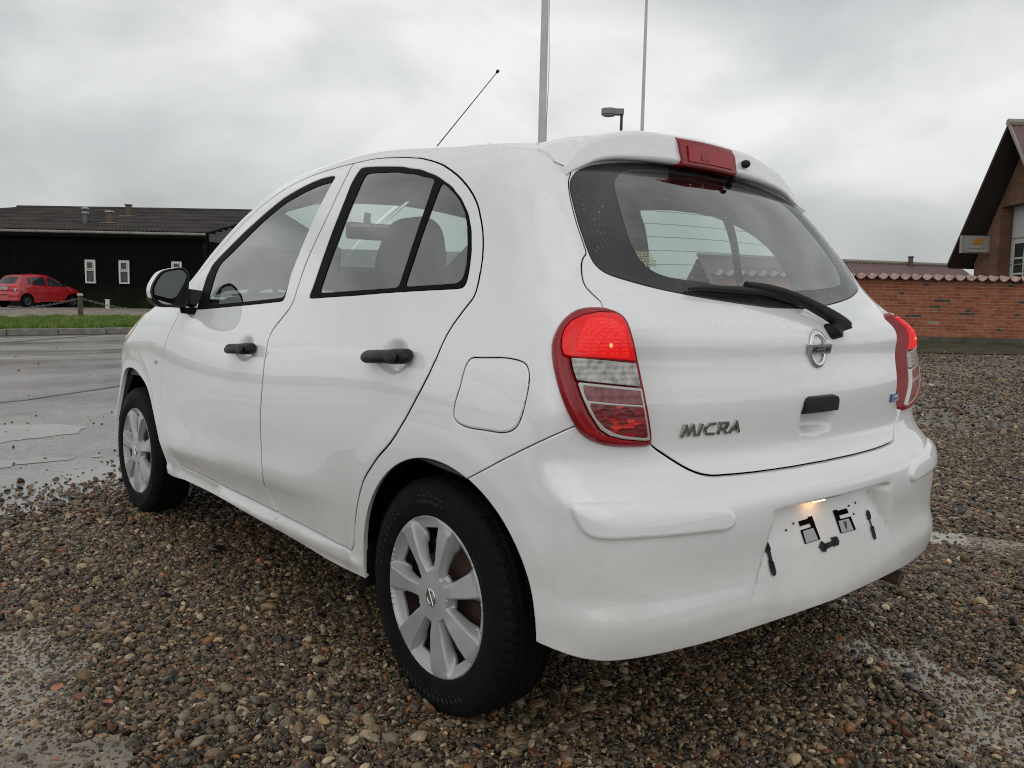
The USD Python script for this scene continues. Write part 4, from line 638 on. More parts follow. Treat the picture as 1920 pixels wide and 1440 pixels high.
OUTLINES = '''{"front_door_top": [[1.4566, 0.3278], [1.3839, 0.3873], [1.2904, 0.4354], [1.2009, 0.4814], [1.1035, 0.525], [1.0286, 0.5572], [0.941, 0.5878], [0.8574, 0.6134], [0.7794, 0.6353], [0.7175, 0.6519], [0.646, 0.6674], [0.5697, 0.6786], [0.4598, 0.6879], [0.361, 0.6934], [0.3227, 0.6947]], "front_edge": [[1.4449, 0.2208], [1.4281, 0.1912], [1.4267, 0.1714], [1.4618, 0.1123], [1.4745, 0.0922], [1.5007, 0.0414], [1.513, 0.0143], [1.5296, -0.0373], [1.5432, -0.104], [1.5412, -0.1705], [1.5256, -0.2303], [1.504, -0.2698], [1.4789, -0.293], [1.4582, -0.3051], [1.4372, -0.3154], [1.4246, -0.3261], [1.4149, -0.337], [1.4041, -0.3475], [1.3902, -0.3572], [1.3387, -0.3797]], "door_bottom": [[1.3387, -0.3797], [1.1821, -0.3833], [1.0201, -0.3868], [0.8769, -0.3916], [0.7398, -0.394], [0.6113, -0.3948], [0.4865, -0.3964], [0.3592, -0.3976], [0.2368, -0.3981], [0.1276, -0.3991], [0.0346, -0.401], [-0.0668, -0.3991], [-0.0778, -0.3984]], "b_line": [[0.3147, 0.6937], [0.3012, 0.6489], [0.2983, 0.6122], [0.3016, 0.5579], [0.3165, 0.5063], [0.338, 0.4549], [0.3573, 0.4102], [0.3707, 0.3768], [0.3811, 0.3451], [0.3902, 0.2922], [0.3925, 0.2637], [0.3975, 0.248], [0.4092, 0.2286], [0.451, 0.1828], [0.4638, 0.1648], [0.4698, 0.1527], [0.472, 0.1436], [0.4726, 0.1334], [0.4711, 0.1158], [0.4659, 0.0779], [0.4613, 0.0227], [0.4637, -0.031], [0.4709, -0.0819], [0.4803, -0.1359], [0.4854, -0.1875], [0.4797, -0.2349], [0.4728, -0.2784], [0.4748, -0.2954], [0.4813, -0.3123], [0.4852, -0.3204], [0.4868, -0.3274], [0.4866, -0.3334], [0.457, -0.375], [0.4247, -0.3966]], "rear_door_edge": [[0.3147, 0.6937], [0.2257, 0.6992], [0.184, 0.6995], [0.1302, 0.6968], [0.0407, 0.6892], [-0.0992, 0.6749], [-0.1458, 0.6677], [-0.2203, 0.651], [-0.274, 0.6363], [-0.3204, 0.6209], [-0.3469, 0.6108], [-0.4013, 0.586], [-0.4466, 0.5618], [-0.4794, 0.5414], [-0.5104, 0.5191], [-0.531, 0.5024], [-0.5487, 0.4862], [-0.5639, 0.4704], [-0.5768, 0.4544], [-0.5878, 0.438], [-0.6049, 0.4057], [-0.6135, 0.3852], [-0.6201, 0.3637], [-0.6247, 0.3408], [-0.6272, 0.3179], [-0.6276, 0.2901], [-0.6258, 0.2602], [-0.6231, 0.2448], [-0.6203, 0.2369], [-0.6148, 0.2288], [-0.5892, 0.2042], [-0.5661, 0.1789], [-0.5526, 0.1585], [-0.5457, 0.1445], [-0.5313, 0.1103], [-0.5109, 0.0771], [-0.4846, 0.0444], [-0.4545, 0.0111], [-0.4226, -0.0236], [-0.3838, -0.061], [-0.3556, -0.0842], [-0.3349, -0.0985], [-0.2973, -0.1221], [-0.2724, -0.1396], [-0.2196, -0.1803], [-0.2045, -0.1934], [-0.1918, -0.2064], [-0.174, -0.2292], [-0.1505, -0.2644], [-0.1319, -0.2974], [-0.1167, -0.3309], [-0.1048, -0.3694], [-0.1005, -0.3777], [-0.0952, -0.3845], [-0.0778, -0.3984]], "front_win": [[0.4076, 0.6576], [0.4497, 0.6572], [0.4796, 0.6555], [0.5411, 0.6473], [0.6225, 0.6313], [0.6962, 0.6144], [0.7173, 0.6086], [0.8011, 0.5796], [0.8937, 0.5475], [0.9965, 0.5126], [1.0914, 0.4774], [1.1954, 0.438], [1.2377, 0.4178], [1.2493, 0.4106], [1.2581, 0.4034], [1.264, 0.3963], [1.2791, 0.3615], [1.2818, 0.3455], [1.2718, 0.2713], [1.2597, 0.2256], [1.2517, 0.2203], [1.2384, 0.2172], [1.2202, 0.2163], [1.0443, 0.226], [0.8924, 0.234], [0.7502, 0.2418], [0.605, 0.2499], [0.4935, 0.2562], [0.4828, 0.2576], [0.475, 0.2596], [0.4702, 0.2622], [0.4666, 0.2693], [0.4654, 0.2798], [0.4642, 0.3368], [0.4601, 0.3542], [0.4406, 0.4018], [0.424, 0.4485], [0.4072, 0.494], [0.3947, 0.5396], [0.3815, 0.5839], [0.3763, 0.62], [0.3739, 0.6437], [0.3795, 0.6506], [0.3908, 0.6553]], "front_glass": [[0.3977, 0.6337], [0.439, 0.632], [0.4564, 0.6306], [0.4717, 0.629], [0.5507, 0.6173], [0.6486, 0.5966], [0.6821, 0.5893], [0.703, 0.5828], [0.7872, 0.5528], [0.8288, 0.5381], [0.9121, 0.506], [1.0011, 0.4701], [1.1014, 0.4311], [1.1483, 0.4133], [1.1611, 0.4063], [1.1709, 0.3982], [1.1776, 0.3891], [1.1839, 0.3679], [1.1853, 0.343], [1.1766, 0.2775], [1.1727, 0.267], [1.1672, 0.2583], [1.1605, 0.2514], [1.1526, 0.2464], [1.1419, 0.2429], [1.1287, 0.2409], [1.1128, 0.2403], [0.9529, 0.2476], [0.8005, 0.2551], [0.6534, 0.263], [0.5154, 0.2701], [0.5007, 0.2708], [0.4894, 0.2729], [0.4817, 0.2765], [0.4773, 0.2814], [0.4659, 0.3371], [0.4468, 0.386], [0.4292, 0.4329], [0.4111, 0.4826], [0.3974, 0.5283], [0.3908, 0.5513], [0.377, 0.5979], [0.373, 0.6155], [0.3689, 0.6266], [0.3726, 0.6305], [0.3822, 0.6329]], "rear_win": [[0.2404, 0.6658], [0.2418, 0.6636], [0.2432, 0.6535], [0.2445, 0.6367], [0.2451, 0.6213], [0.2447, 0.6151], [0.239, 0.5678], [0.2416, 0.5215], [0.2492, 0.4753], [0.2569, 0.4255], [0.267, 0.3755], [0.2767, 0.3258], [0.2827, 0.2975], [0.2868, 0.2857], [0.2879, 0.2807], [0.2877, 0.2764], [0.2863, 0.273], [0.2838, 0.2705], [0.2789, 0.2686], [0.2716, 0.2676], [0.2619, 0.2672], [0.147, 0.2712], [0.0412, 0.2751], [-0.0748, 0.2788], [-0.1812, 0.2794], [-0.2796, 0.2776], [-0.3671, 0.2734], [-0.4445, 0.2685], [-0.5125, 0.2631], [-0.5578, 0.2592], [-0.5685, 0.259], [-0.5726, 0.2593], [-0.5762, 0.26], [-0.5793, 0.2614], [-0.5819, 0.2633], [-0.584, 0.2657], [-0.5857, 0.2692], [-0.5869, 0.2739], [-0.5878, 0.2797], [-0.5886, 0.2982], [-0.586, 0.3352], [-0.585, 0.3438], [-0.5744, 0.3853], [-0.57, 0.3973], [-0.5515, 0.4311], [-0.5434, 0.4425], [-0.5101, 0.4779], [-0.4969, 0.4897], [-0.4487, 0.5246], [-0.4391, 0.5307], [-0.4283, 0.5369], [-0.4164, 0.5432], [-0.3462, 0.576], [-0.3307, 0.5823], [-0.3148, 0.5883], [-0.2984, 0.594], [-0.2091, 0.62], [-0.1713, 0.6288], [-0.0374, 0.6487], [0.0804, 0.6604], [0.1266, 0.6646], [0.2059, 0.6699], [0.2237, 0.6701], [0.2342, 0.6689], [0.2379, 0.6676]], "rear_glass": [[0.1797, 0.6421], [0.1761, 0.6431], [0.163, 0.6443], [0.1309, 0.6441], [0.0292, 0.6373], [0.0088, 0.6356], [-0.125, 0.6207], [-0.1659, 0.6139], [-0.2891, 0.5853], [-0.3034, 0.58], [-0.3129, 0.5745], [-0.3177, 0.5689], [-0.317, 0.5236], [-0.3124, 0.4836], [-0.3048, 0.4411], [-0.2964, 0.3974], [-0.2885, 0.358], [-0.2808, 0.3155], [-0.2779, 0.2995], [-0.2742, 0.2956], [-0.2679, 0.2931], [-0.2588, 0.292], [-0.1585, 0.2942], [-0.0477, 0.2939], [0.0629, 0.2905], [0.1685, 0.2868], [0.2057, 0.2856], [0.2149, 0.2869], [0.2209, 0.2901], [0.2236, 0.2949], [0.2164, 0.3461], [0.2044, 0.3964], [0.1945, 0.4452], [0.1871, 0.4922], [0.1834, 0.534], [0.1788, 0.5815], [0.183, 0.6317], [0.1831, 0.6364], [0.182, 0.6399]], "quarter_glass": [[-0.3932, 0.547], [-0.4087, 0.5391], [-0.424, 0.5307], [-0.439, 0.5218], [-0.4538, 0.5125], [-0.4682, 0.5027], [-0.4812, 0.493], [-0.4928, 0.4835], [-0.5032, 0.474], [-0.5199, 0.4564], [-0.5258, 0.4493], [-0.5302, 0.4434], [-0.5445, 0.4193], [-0.5495, 0.4087], [-0.563, 0.3668], [-0.5713, 0.3245], [-0.5723, 0.314], [-0.5699, 0.2899], [-0.5685, 0.2863], [-0.5661, 0.2831], [-0.5628, 0.2803], [-0.5585, 0.2778], [-0.5535, 0.2761], [-0.5477, 0.2751], [-0.5412, 0.275], [-0.472, 0.2805], [-0.394, 0.2861], [-0.327, 0.2901], [-0.3197, 0.2921], [-0.3153, 0.2955], [-0.3136, 0.3003], [-0.322, 0.3433], [-0.3306, 0.3844], [-0.3392, 0.4245], [-0.3496, 0.466], [-0.3593, 0.509], [-0.3677, 0.5509], [-0.3724, 0.553], [-0.381, 0.5517]], "fuel": [[-0.6502, 0.1092], [-0.6584, 0.1091], [-0.7635, 0.1019], [-0.7759, 0.0964], [-0.782, 0.086], [-0.7805, 0.0524], [-0.7719, 0.0211], [-0.7615, 0.0038], [-0.7431, -0.0056], [-0.6979, -0.009], [-0.6264, -0.0075], [-0.6071, 0.0025], [-0.6061, 0.0186], [-0.6208, 0.0576], [-0.6307, 0.0934], [-0.6384, 0.1045]], "bumper_line": [[-0.6344, -0.1091], [-0.6346, -0.109], [-0.635, -0.1087], [-0.6356, -0.1083], [-0.6364, -0.1077], [-0.6374, -0.107], [-0.6385, -0.1062], [-0.6399, -0.1052], [-0.6415, -0.1041], [-0.6434, -0.1028], [-0.6458, -0.1013], [-0.6486, -0.0996], [-0.6518, -0.0977], [-0.6554, -0.0956], [-0.6594, -0.0933], [-0.6637, -0.0909], [-0.6683, -0.0883], [-0.6732, -0.0855], [-0.6782, -0.0826], [-0.6834, -0.0796], [-0.6887, -0.0766], [-0.6941, -0.0735], [-0.6996, -0.0703], [-0.7051, -0.0671], [-0.7108, -0.0638], [-0.7169, -0.0603], [-0.7233, -0.0567], [-0.7301, -0.0529], [-0.7373, -0.0489], [-0.7448, -0.0447], [-0.7525, -0.0405], [-0.7605, -0.0362], [-0.7687, -0.0318], [-0.7764, -0.0278], [-0.7838, -0.024], [-0.7909, -0.0204], [-0.7977, -0.0171], [-0.8041, -0.014], [-0.8103, -0.0112], [-0.8163, -0.0085], [-0.822, -0.0061], [-0.8275, -0.0038], [-0.8327, -0.0017], [-0.8377, 0.0002], [-0.8424, 0.002], [-0.8469, 0.0036], [-0.8512, 0.0052], [-0.8553, 0.0066], [-0.8591, 0.0079], [-0.8624, 0.009], [-0.8653, 0.01], [-0.8677, 0.0108], [-0.8697, 0.0114], [-0.8711, 0.0119], [-0.8721, 0.0122], [-0.8726, 0.0123]], "light": [[-0.9118, 0.1898], [-0.8975, 0.1886], [-0.884, 0.1864], [-0.8776, 0.1848], [-0.8713, 0.1827], [-0.8654, 0.1799], [-0.8597, 0.1765], [-0.8518, 0.1709], [-0.8451, 0.1651], [-0.8395, 0.1591], [-0.8347, 0.1528], [-0.8307, 0.1459], [-0.8283, 0.141], [-0.8265, 0.136], [-0.8252, 0.1309], [-0.8245, 0.1257], [-0.8244, 0.1177], [-0.8255, 0.1074], [-0.8291, 0.0917], [-0.8348, 0.0739], [-0.841, 0.0581], [-0.8471, 0.0453], [-0.8541, 0.0328], [-0.8638, 0.0186], [-0.8703, 0.0103], [-0.8749, 0.0056], [-0.8803, 0.0011], [-0.8865, -0.0033], [-0.8912, -0.006], [-0.8965, -0.0086], [-0.9057, -0.0121], [-0.9126, -0.0143], [-0.9242, -0.0172], [-0.9374, -0.0196], [-0.9523, -0.0216], [-0.9695, -0.0231], [-0.9953, -0.0245], [-1.01, -0.0247], [-1.0162, -0.0245], [-1.0197, -0.0239], [-1.0208, -0.0232], [-1.0216, -0.0223], [-1.0223, -0.021], [-1.0229, -0.0176], [-1.0225, -0.013], [-1.0202, -0.0031], [-1.0137, 0.0175], [-1.0057, 0.0442], [-0.999, 0.0704], [-0.9919, 0.0961], [-0.9832, 0.1199], [-0.9746, 0.1456], [-0.9723, 0.1568], [-0.9712, 0.1622], [-0.9699, 0.1667], [-0.9681, 0.1708], [-0.9658, 0.1744], [-0.963, 0.1775], [-0.9578, 0.1813], [-0.9514, 0.1845], [-0.9356, 0.189], [-0.9285, 0.19], [-0.9152, 0.19]], "lamp_red": [[-0.8835, 0.1716], [-0.8592, 0.1616], [-0.8474, 0.1494], [-0.8423, 0.1356], [-0.8418, 0.1203], [-0.8465, 0.111], [-0.8588, 0.1084], [-0.9196, 0.1071], [-0.9861, 0.1055], [-0.9779, 0.1281], [-0.9723, 0.1491], [-0.9682, 0.1662], [-0.9588, 0.1762], [-0.9408, 0.1797], [-0.9144, 0.179]], "lamp_core": [[-0.8901, 0.1649], [-0.8772, 0.1508], [-0.8699, 0.1351], [-0.8672, 0.1166], [-0.8814, 0.1134], [-0.9195, 0.1101], [-0.9695, 0.111], [-0.9632, 0.1312], [-0.9591, 0.1567], [-0.9457, 0.1669], [-0.9181, 0.1709]], "lamp_white": [[-0.8571, 0.1057], [-0.8588, 0.1071], [-0.9197, 0.1052], [-0.9862, 0.1024], [-0.9948, 0.0661], [-0.93, 0.0701], [-0.8684, 0.0741], [-0.8614, 0.0896]], "lamp_low": [[-0.8696, 0.0724], [-0.93, 0.0683], [-0.9953, 0.0642], [-1.0047, 0.0332], [-1.0173, -0.0138], [-1.0075, -0.0153], [-0.9582, -0.0096], [-0.9323, -0.0036], [-0.912, 0.0074], [-0.8921, 0.0306], [-0.8789, 0.0527]], "lamp_low_a": [[-0.8794, 0.0695], [-0.93, 0.067], [-0.9933, 0.0638], [-0.9993, 0.039], [-0.9399, 0.0427], [-0.8882, 0.0471], [-0.8823, 0.0563]], "lamp_low_b": [[-0.8899, 0.0435], [-0.94, 0.0399], [-0.9983, 0.0362], [-1.0063, 0.0097], [-1.0116, -0.0084], [-1.0072, -0.0122], [-0.9849, -0.011], [-0.9422, -0.0012], [-0.9217, 0.008], [-0.9041, 0.0223]], "gap": [[-0.834, 0.5661], [-0.8588, 0.5342], [-0.8648, 0.5248], [-0.867, 0.5195], [-0.8678, 0.5148], [-0.8668, 0.5063], [-0.8612, 0.4874], [-0.8599, 0.4766], [-0.8605, 0.4602], [-0.8642, 0.4332], [-0.872, 0.3971], [-0.8803, 0.3667], [-0.8922, 0.3317], [-0.8988, 0.3132], [-0.8998, 0.3077], [-0.8998, 0.3055], [-0.8995, 0.3035], [-0.8989, 0.3019], [-0.898, 0.3005], [-0.8946, 0.2971], [-0.8917, 0.2925], [-0.8893, 0.2866], [-0.8877, 0.2798], [-0.8869, 0.2722], [-0.887, 0.261], [-0.8883, 0.2498], [-0.8894, 0.2443], [-0.891, 0.2391], [-0.8933, 0.2343], [-0.8962, 0.2299], [-0.9086, 0.2174], [-0.9229, 0.2049], [-0.9248, 0.2019], [-0.9258, 0.1982], [-0.9259, 0.1907]], "gap_low": [[-1.0244, -0.0227], [-1.0292, -0.0272], [-1.037, -0.0323], [-1.0706, -0.0495], [-1.0992, -0.063], [-1.1139, -0.0689], [-1.1285, -0.0737], [-1.1422, -0.0772], [-1.1556, -0.0796], [-1.1702, -0.0813], [-1.1831, -0.0823], [-1.2378, -0.0847], [-1.2949, -0.0866], [-1.3608, -0.088], [-1.4307, -0.0891], [-1.5077, -0.0896], [-1.5596, -0.0897]], "glass_out": [[-1.6289, 0.6905], [-1.4831, 0.6848], [-1.361, 0.6733], [-1.2455, 0.6548], [-1.1326, 0.6298], [-1.0738, 0.6133], [-1.025, 0.5971], [-0.9848, 0.5814], [-0.9531, 0.5669], [-0.9362, 0.5578], [-0.9222, 0.5492], [-0.9053, 0.5372], [-0.8963, 0.5297], [-0.8891, 0.5226], [-0.8807, 0.5126], [-0.8743, 0.5031], [-0.8696, 0.4939], [-0.8655, 0.4822], [-0.8636, 0.471], [-0.8636, 0.4616], [-0.8656, 0.4467], [-0.8754, 0.4033], [-0.8854, 0.3658], [-0.8979, 0.3292], [-0.9083, 0.3022], [-0.9122, 0.294], [-0.9153, 0.289], [-0.9191, 0.2842], [-0.9237, 0.2797], [-0.929, 0.2755], [-0.9354, 0.2716], [-0.9432, 0.2683], [-0.9522, 0.2655], [-0.9627, 0.2631], [-0.9862, 0.2595], [-1.0359, 0.2541], [-1.0688, 0.251], [-1.105, 0.2483], [-1.145, 0.2459], [-1.1891, 0.2436], [-1.2595, 0.2403], [-1.3265, 0.2369], [-1.3893, 0.2338], [-1.455, 0.2301], [-1.4631, 0.2296]], "clear": [[-1.5467, 0.6465], [-1.4158, 0.6417], [-1.3103, 0.6318], [-1.2207, 0.6175], [-1.1638, 0.6049], [-1.1292, 0.595], [-1.1015, 0.5853], [-1.0865, 0.5788], [-1.068, 0.569], [-1.0575, 0.5624], [-1.0482, 0.5555], [-1.0368, 0.5452], [-1.0281, 0.5355], [-1.0221, 0.5264], [-1.0171, 0.5151], [-1.0143, 0.5042], [-1.0136, 0.484], [-1.017, 0.4319], [-1.0212, 0.3884], [-1.0248, 0.3653], [-1.0293, 0.3475], [-1.0328, 0.3382], [-1.037, 0.3297], [-1.0421, 0.3218], [-1.0481, 0.3143], [-1.055, 0.3073], [-1.0628, 0.3011], [-1.0716, 0.296], [-1.0814, 0.2918], [-1.0923, 0.2886], [-1.1048, 0.2861], [-1.1194, 0.2843], [-1.1361, 0.2832], [-1.1979, 0.2824], [-1.2605, 0.282], [-1.3346, 0.2813], [-1.416, 0.28], [-1.4961, 0.2777], [-1.53, 0.2764]], "insert": [[-0.8632, -0.0918], [-0.8656, -0.0901], [-0.8684, -0.0888], [-0.8727, -0.0879], [-0.9006, -0.088], [-0.929, -0.0897], [-0.9587, -0.0921], [-0.9892, -0.0949], [-1.0219, -0.0982], [-1.0562, -0.1019], [-1.0923, -0.1059], [-1.1307, -0.1104], [-1.1688, -0.1171], [-1.1743, -0.1186], [-1.1795, -0.1205], [-1.1844, -0.123], [-1.189, -0.1261], [-1.1927, -0.1293], [-1.1953, -0.1327], [-1.1961, -0.1345], [-1.1968, -0.138], [-1.1967, -0.1398], [-1.1962, -0.1415], [-1.1954, -0.143], [-1.1943, -0.1444], [-1.1929, -0.1457], [-1.1911, -0.1468], [-1.1866, -0.1487], [-1.1785, -0.1505], [-1.1732, -0.1512], [-1.1682, -0.1513], [-1.1257, -0.1479], [-1.0862, -0.1447], [-1.0492, -0.1419], [-1.016, -0.1391], [-0.9844, -0.1365], [-0.9547, -0.1348], [-0.9317, -0.134], [-0.9049, -0.1322], [-0.9019, -0.1321], [-0.8985, -0.1314], [-0.8947, -0.1303], [-0.8884, -0.1278], [-0.8829, -0.125], [-0.8802, -0.1231], [-0.8782, -0.1212], [-0.8699, -0.1104], [-0.8642, -0.1006], [-0.8628, -0.0973], [-0.8623, -0.0946], [-0.8623, -0.0935], [-0.8626, -0.0926]], "bumper_bottom": [[-0.8331, -0.289], [-0.853, -0.2872], [-0.8648, -0.2864], [-0.8775, -0.2857], [-0.8868, -0.2853], [-0.8971, -0.2846], [-0.9086, -0.2841], [-0.9281, -0.2841], [-0.943, -0.2849], [-0.9596, -0.2862], [-0.9781, -0.2881], [-0.9987, -0.2905], [-1.0206, -0.2933], [-1.0434, -0.2962], [-1.0672, -0.299], [-1.0919, -0.3017], [-1.1177, -0.3041], [-1.1444, -0.3062], [-1.1723, -0.3078], [-1.2168, -0.3096], [-1.2692, -0.3119], [-1.3311, -0.3145], [-1.4, -0.3173], [-1.4662, -0.3194], [-1.5456, -0.3213], [-1.6017, -0.3224]], "sill_bottom": [[1.2316, -0.4061], [1.2262, -0.406], [1.2157, -0.4059], [1.2, -0.4058], [1.1794, -0.4057], [1.1541, -0.4056], [1.1246, -0.4056], [1.0913, -0.4058], [1.0539, -0.4061], [1.0154, -0.4065], [0.9757, -0.407], [0.935, -0.4077], [0.8934, -0.4086], [0.8511, -0.4096], [0.8081, -0.4108], [0.7648, -0.4122], [0.7213, -0.4139], [0.679, -0.4156], [0.6377, -0.4172], [0.5973, -0.4187], [0.5576, -0.4201], [0.5185, -0.4212], [0.4799, -0.4221], [0.4417, -0.4228], [0.404, -0.4233], [0.3673, -0.4239], [0.3318, -0.4249], [0.2986, -0.4267], [0.2673, -0.4291], [0.2373, -0.432], [0.208, -0.435], [0.1792, -0.4382], [0.1507, -0.4414], [0.1237, -0.4442], [0.098, -0.4465], [0.0736, -0.4485], [0.0504, -0.45], [0.0285, -0.4512], [0.0077, -0.4519], [-0.0152, -0.4522], [-0.0418, -0.4505], [-0.0681, -0.4479], [-0.0908, -0.4461], [-0.1096, -0.4452], [-0.1267, -0.4443], [-0.1421, -0.4435], [-0.1559, -0.4428], [-0.1682, -0.4422], [-0.179, -0.4417], [-0.1884, -0.4412], [-0.1964, -0.4408], [-0.2031, -0.4404], [-0.2083, -0.4401], [-0.2123, -0.4398], [-0.2149, -0.4397], [-0.2162, -0.4396]], "handle_black": [[-1.4832, -0.005], [-1.4739, 0.0148], [-1.4802, 0.0261], [-1.505, 0.0292], [-1.6312, 0.0277], [-1.6554, 0.0198], [-1.6746, -0.0096], [-1.5532, -0.0175]], "badge_mini": [[-1.9291, 0.0007], [-2.0057, 0.0024], [-2.0227, -0.0135], [-1.9434, -0.0162]], "micra": [[-1.0933, -0.0154], [-1.2594, -0.0188], [-1.2354, 0.0041], [-1.0931, 0.0044]]}'''
# ------------------------------------------------------------------ the white hatchback: one smooth body surface, cut into panels
T = json.loads(TABLES); UV = {k: np.array(v) for k, v in json.loads(OUTLINES).items()}
def sm(a, b, k): return .5*(a+b+np.sqrt((a-b)**2+k*k))
def sstep(a, b, x):
    t = np.clip((x-a)/(b-a), 0, 1); return t*t*(3-2*t)
class Car:
    XS,XF,ZC=.45,2.25,.75   # spine
    scoop=1.0
    RU,RV,RUF=1.0,.8,.9
    def __init__(s,T):
        s.T_=T
        s.Y=RectBivariateSpline(T['XK'],T['ZK'],T['Y'],kx=3,ky=3)
        s.dY=RectBivariateSpline(T['DX'],T['DZ'],T['dY'],kx=2,ky=2)
        s.R=CubicSpline(T['RZ'],T['RX']); s.S=CubicSpline(T['SZ'],T['SA']); s.T=PchipInterpolator(T['TX'],T['TZ'])
        k=T['k']; s.k=PchipInterpolator([.2,.55,.68,.95,1.15,1.5],[k[0],k[0],k[1],k[1],k[2],k[2]]); s.kt=k[3]; s.tc=T['tc']
    def side(s,x,z):
        y=s.Y.ev(np.clip(x,-.62,3.2),np.clip(z,.2,1.5))+s.dY.ev(np.clip(x,-.4,2.2),np.clip(z,.4,1.4))
        return y-np.maximum(z-1.5,0)*1.2
    def bump(s,x,a,z):
        b=0
        # sill roll
        b=b+.008*np.exp(-((z-.283)/.017)**2)*sstep(.30,.36,x)*sstep(1.95,1.55,x)
        # door crease
        zr=np.interp(x,[.3,.5,.7,1.0,1.4,1.9],[.475,.470,.448,.426,.408,.408]); am=.0165*sstep(.38,.80,x)*sstep(2.0,1.8,x)
        d=z-zr; b=b+am*np.where(d>0,np.exp(-(d/.075)**2),1)-am*1.15*np.where(d<0,1-np.exp(-(d/.055)**2),0)*sstep(.300,.318,z)
        # flares
        for cx,r0 in ((-.03,.356),(2.46,.362)):
            r=np.hypot(x-cx,z-.29); b=b+.0045*sstep(r0+.12,r0+.05,r)*sstep(.55,.7,a)
        # lower lip of the rear bumper
        b=b+.009*(1-sstep(.355,.425,z))*sstep(-.33,-.40,x)
        # handles
        for hx,hz,rx,rz in s.T_['dimple']:
            q=((x-hx)/rx)**2+((z-hz)/rz)**2; b=b-.024*np.where(q<1,(1-np.minimum(q,1))**2,0)*(a>.5)
        return b
    def F(s,x,y,z):
        a=np.abs(y); zc=np.clip(z,.2,1.5)
        S=a-s.side(x,z)-s.bump(x,a,z)
        R=s.R(zc)+s.S(zc)*a*a-x
        # tailgate scoop below handle
        q=np.maximum(np.abs(y)/.085,0)**4+((z-.742)/.045)**4
        R=R+s.scoop*.034*np.where(q<1,(1-np.minimum(q,1))**2,0)*(x<0)
        R=R-.010*(1-sstep(.345,.42,z))*(x<0)
        T=z-(s.T(np.clip(x,-.5,3.2))-s.tc*a*a)
        m=sm(S,R,s.k(zc)); m=sm(m,T,s.kt)
        Fr=x-(3.20-.32*a*a-1.2*np.maximum(z-.6,0)**2)
        m=sm(m,Fr,.12)
        # plate recess
        xp=-.566-.26*(.53-z)
        win=np.interp(z,[.36,.53],[.345,.222]); 
        g=sm(x-xp+.85*np.maximum(a-win,0),z-.553+.10*np.maximum(a-.24,0),.006)
        return sm(m,-g,.007)
    def toxyz_dir(s,uv):
        u=uv[:,0];v=uv[:,1]; el=v/s.RV
        L=s.XF-s.XS
        phi=np.where(u<0,-u/s.RU,np.where(u>L,-(u-L)/s.RUF,0))   # + toward rear
        ox=s.XS+np.clip(u,0,L)
        d=np.stack([-np.sin(phi)*np.cos(el),np.cos(phi)*np.cos(el),np.sin(el)],1)
        o=np.stack([ox,0*ox,0*ox+s.ZC],1)
        return o,d
    def lift(s,uv,level=0.):
        uv=np.asarray(uv,float); o,d=s.toxyz_dir(uv)
        lo=np.full(len(uv),.02); hi=np.full(len(uv),1.9)
        lv=np.broadcast_to(level,(len(uv),))
        for _ in range(28):
            m=.5*(lo+hi); P=o+d*m[:,None]
            ins=s.F(P[:,0],P[:,1],P[:,2])<lv
            lo=np.where(ins,m,lo); hi=np.where(ins,hi,m)
        return o+d*(.5*(lo+hi))[:,None]
    def normal(s,P):
        e=4e-4; n=np.zeros_like(P)
        for k in range(3):
            q=P.copy(); q[:,k]+=e; r=P.copy(); r[:,k]-=e
            n[:,k]=s.F(*q.T)-s.F(*r.T)
        return n/np.linalg.norm(n,axis=1)[:,None]
    def touv(s,P):
        P=np.atleast_2d(P); x,y,z=P.T
        dx=np.where(x<s.XS,s.XS-x,np.where(x>s.XF,x-s.XF,0)); r=np.hypot(dx,y)
        el=np.arctan2(z-s.ZC,r)
        phi=np.arctan2(dx,y)
        u=np.where(x<s.XS,-phi*s.RU,np.where(x>s.XF,s.XF-s.XS+phi*s.RUF,x-s.XS))
        return np.stack([u,el*s.RV],1)

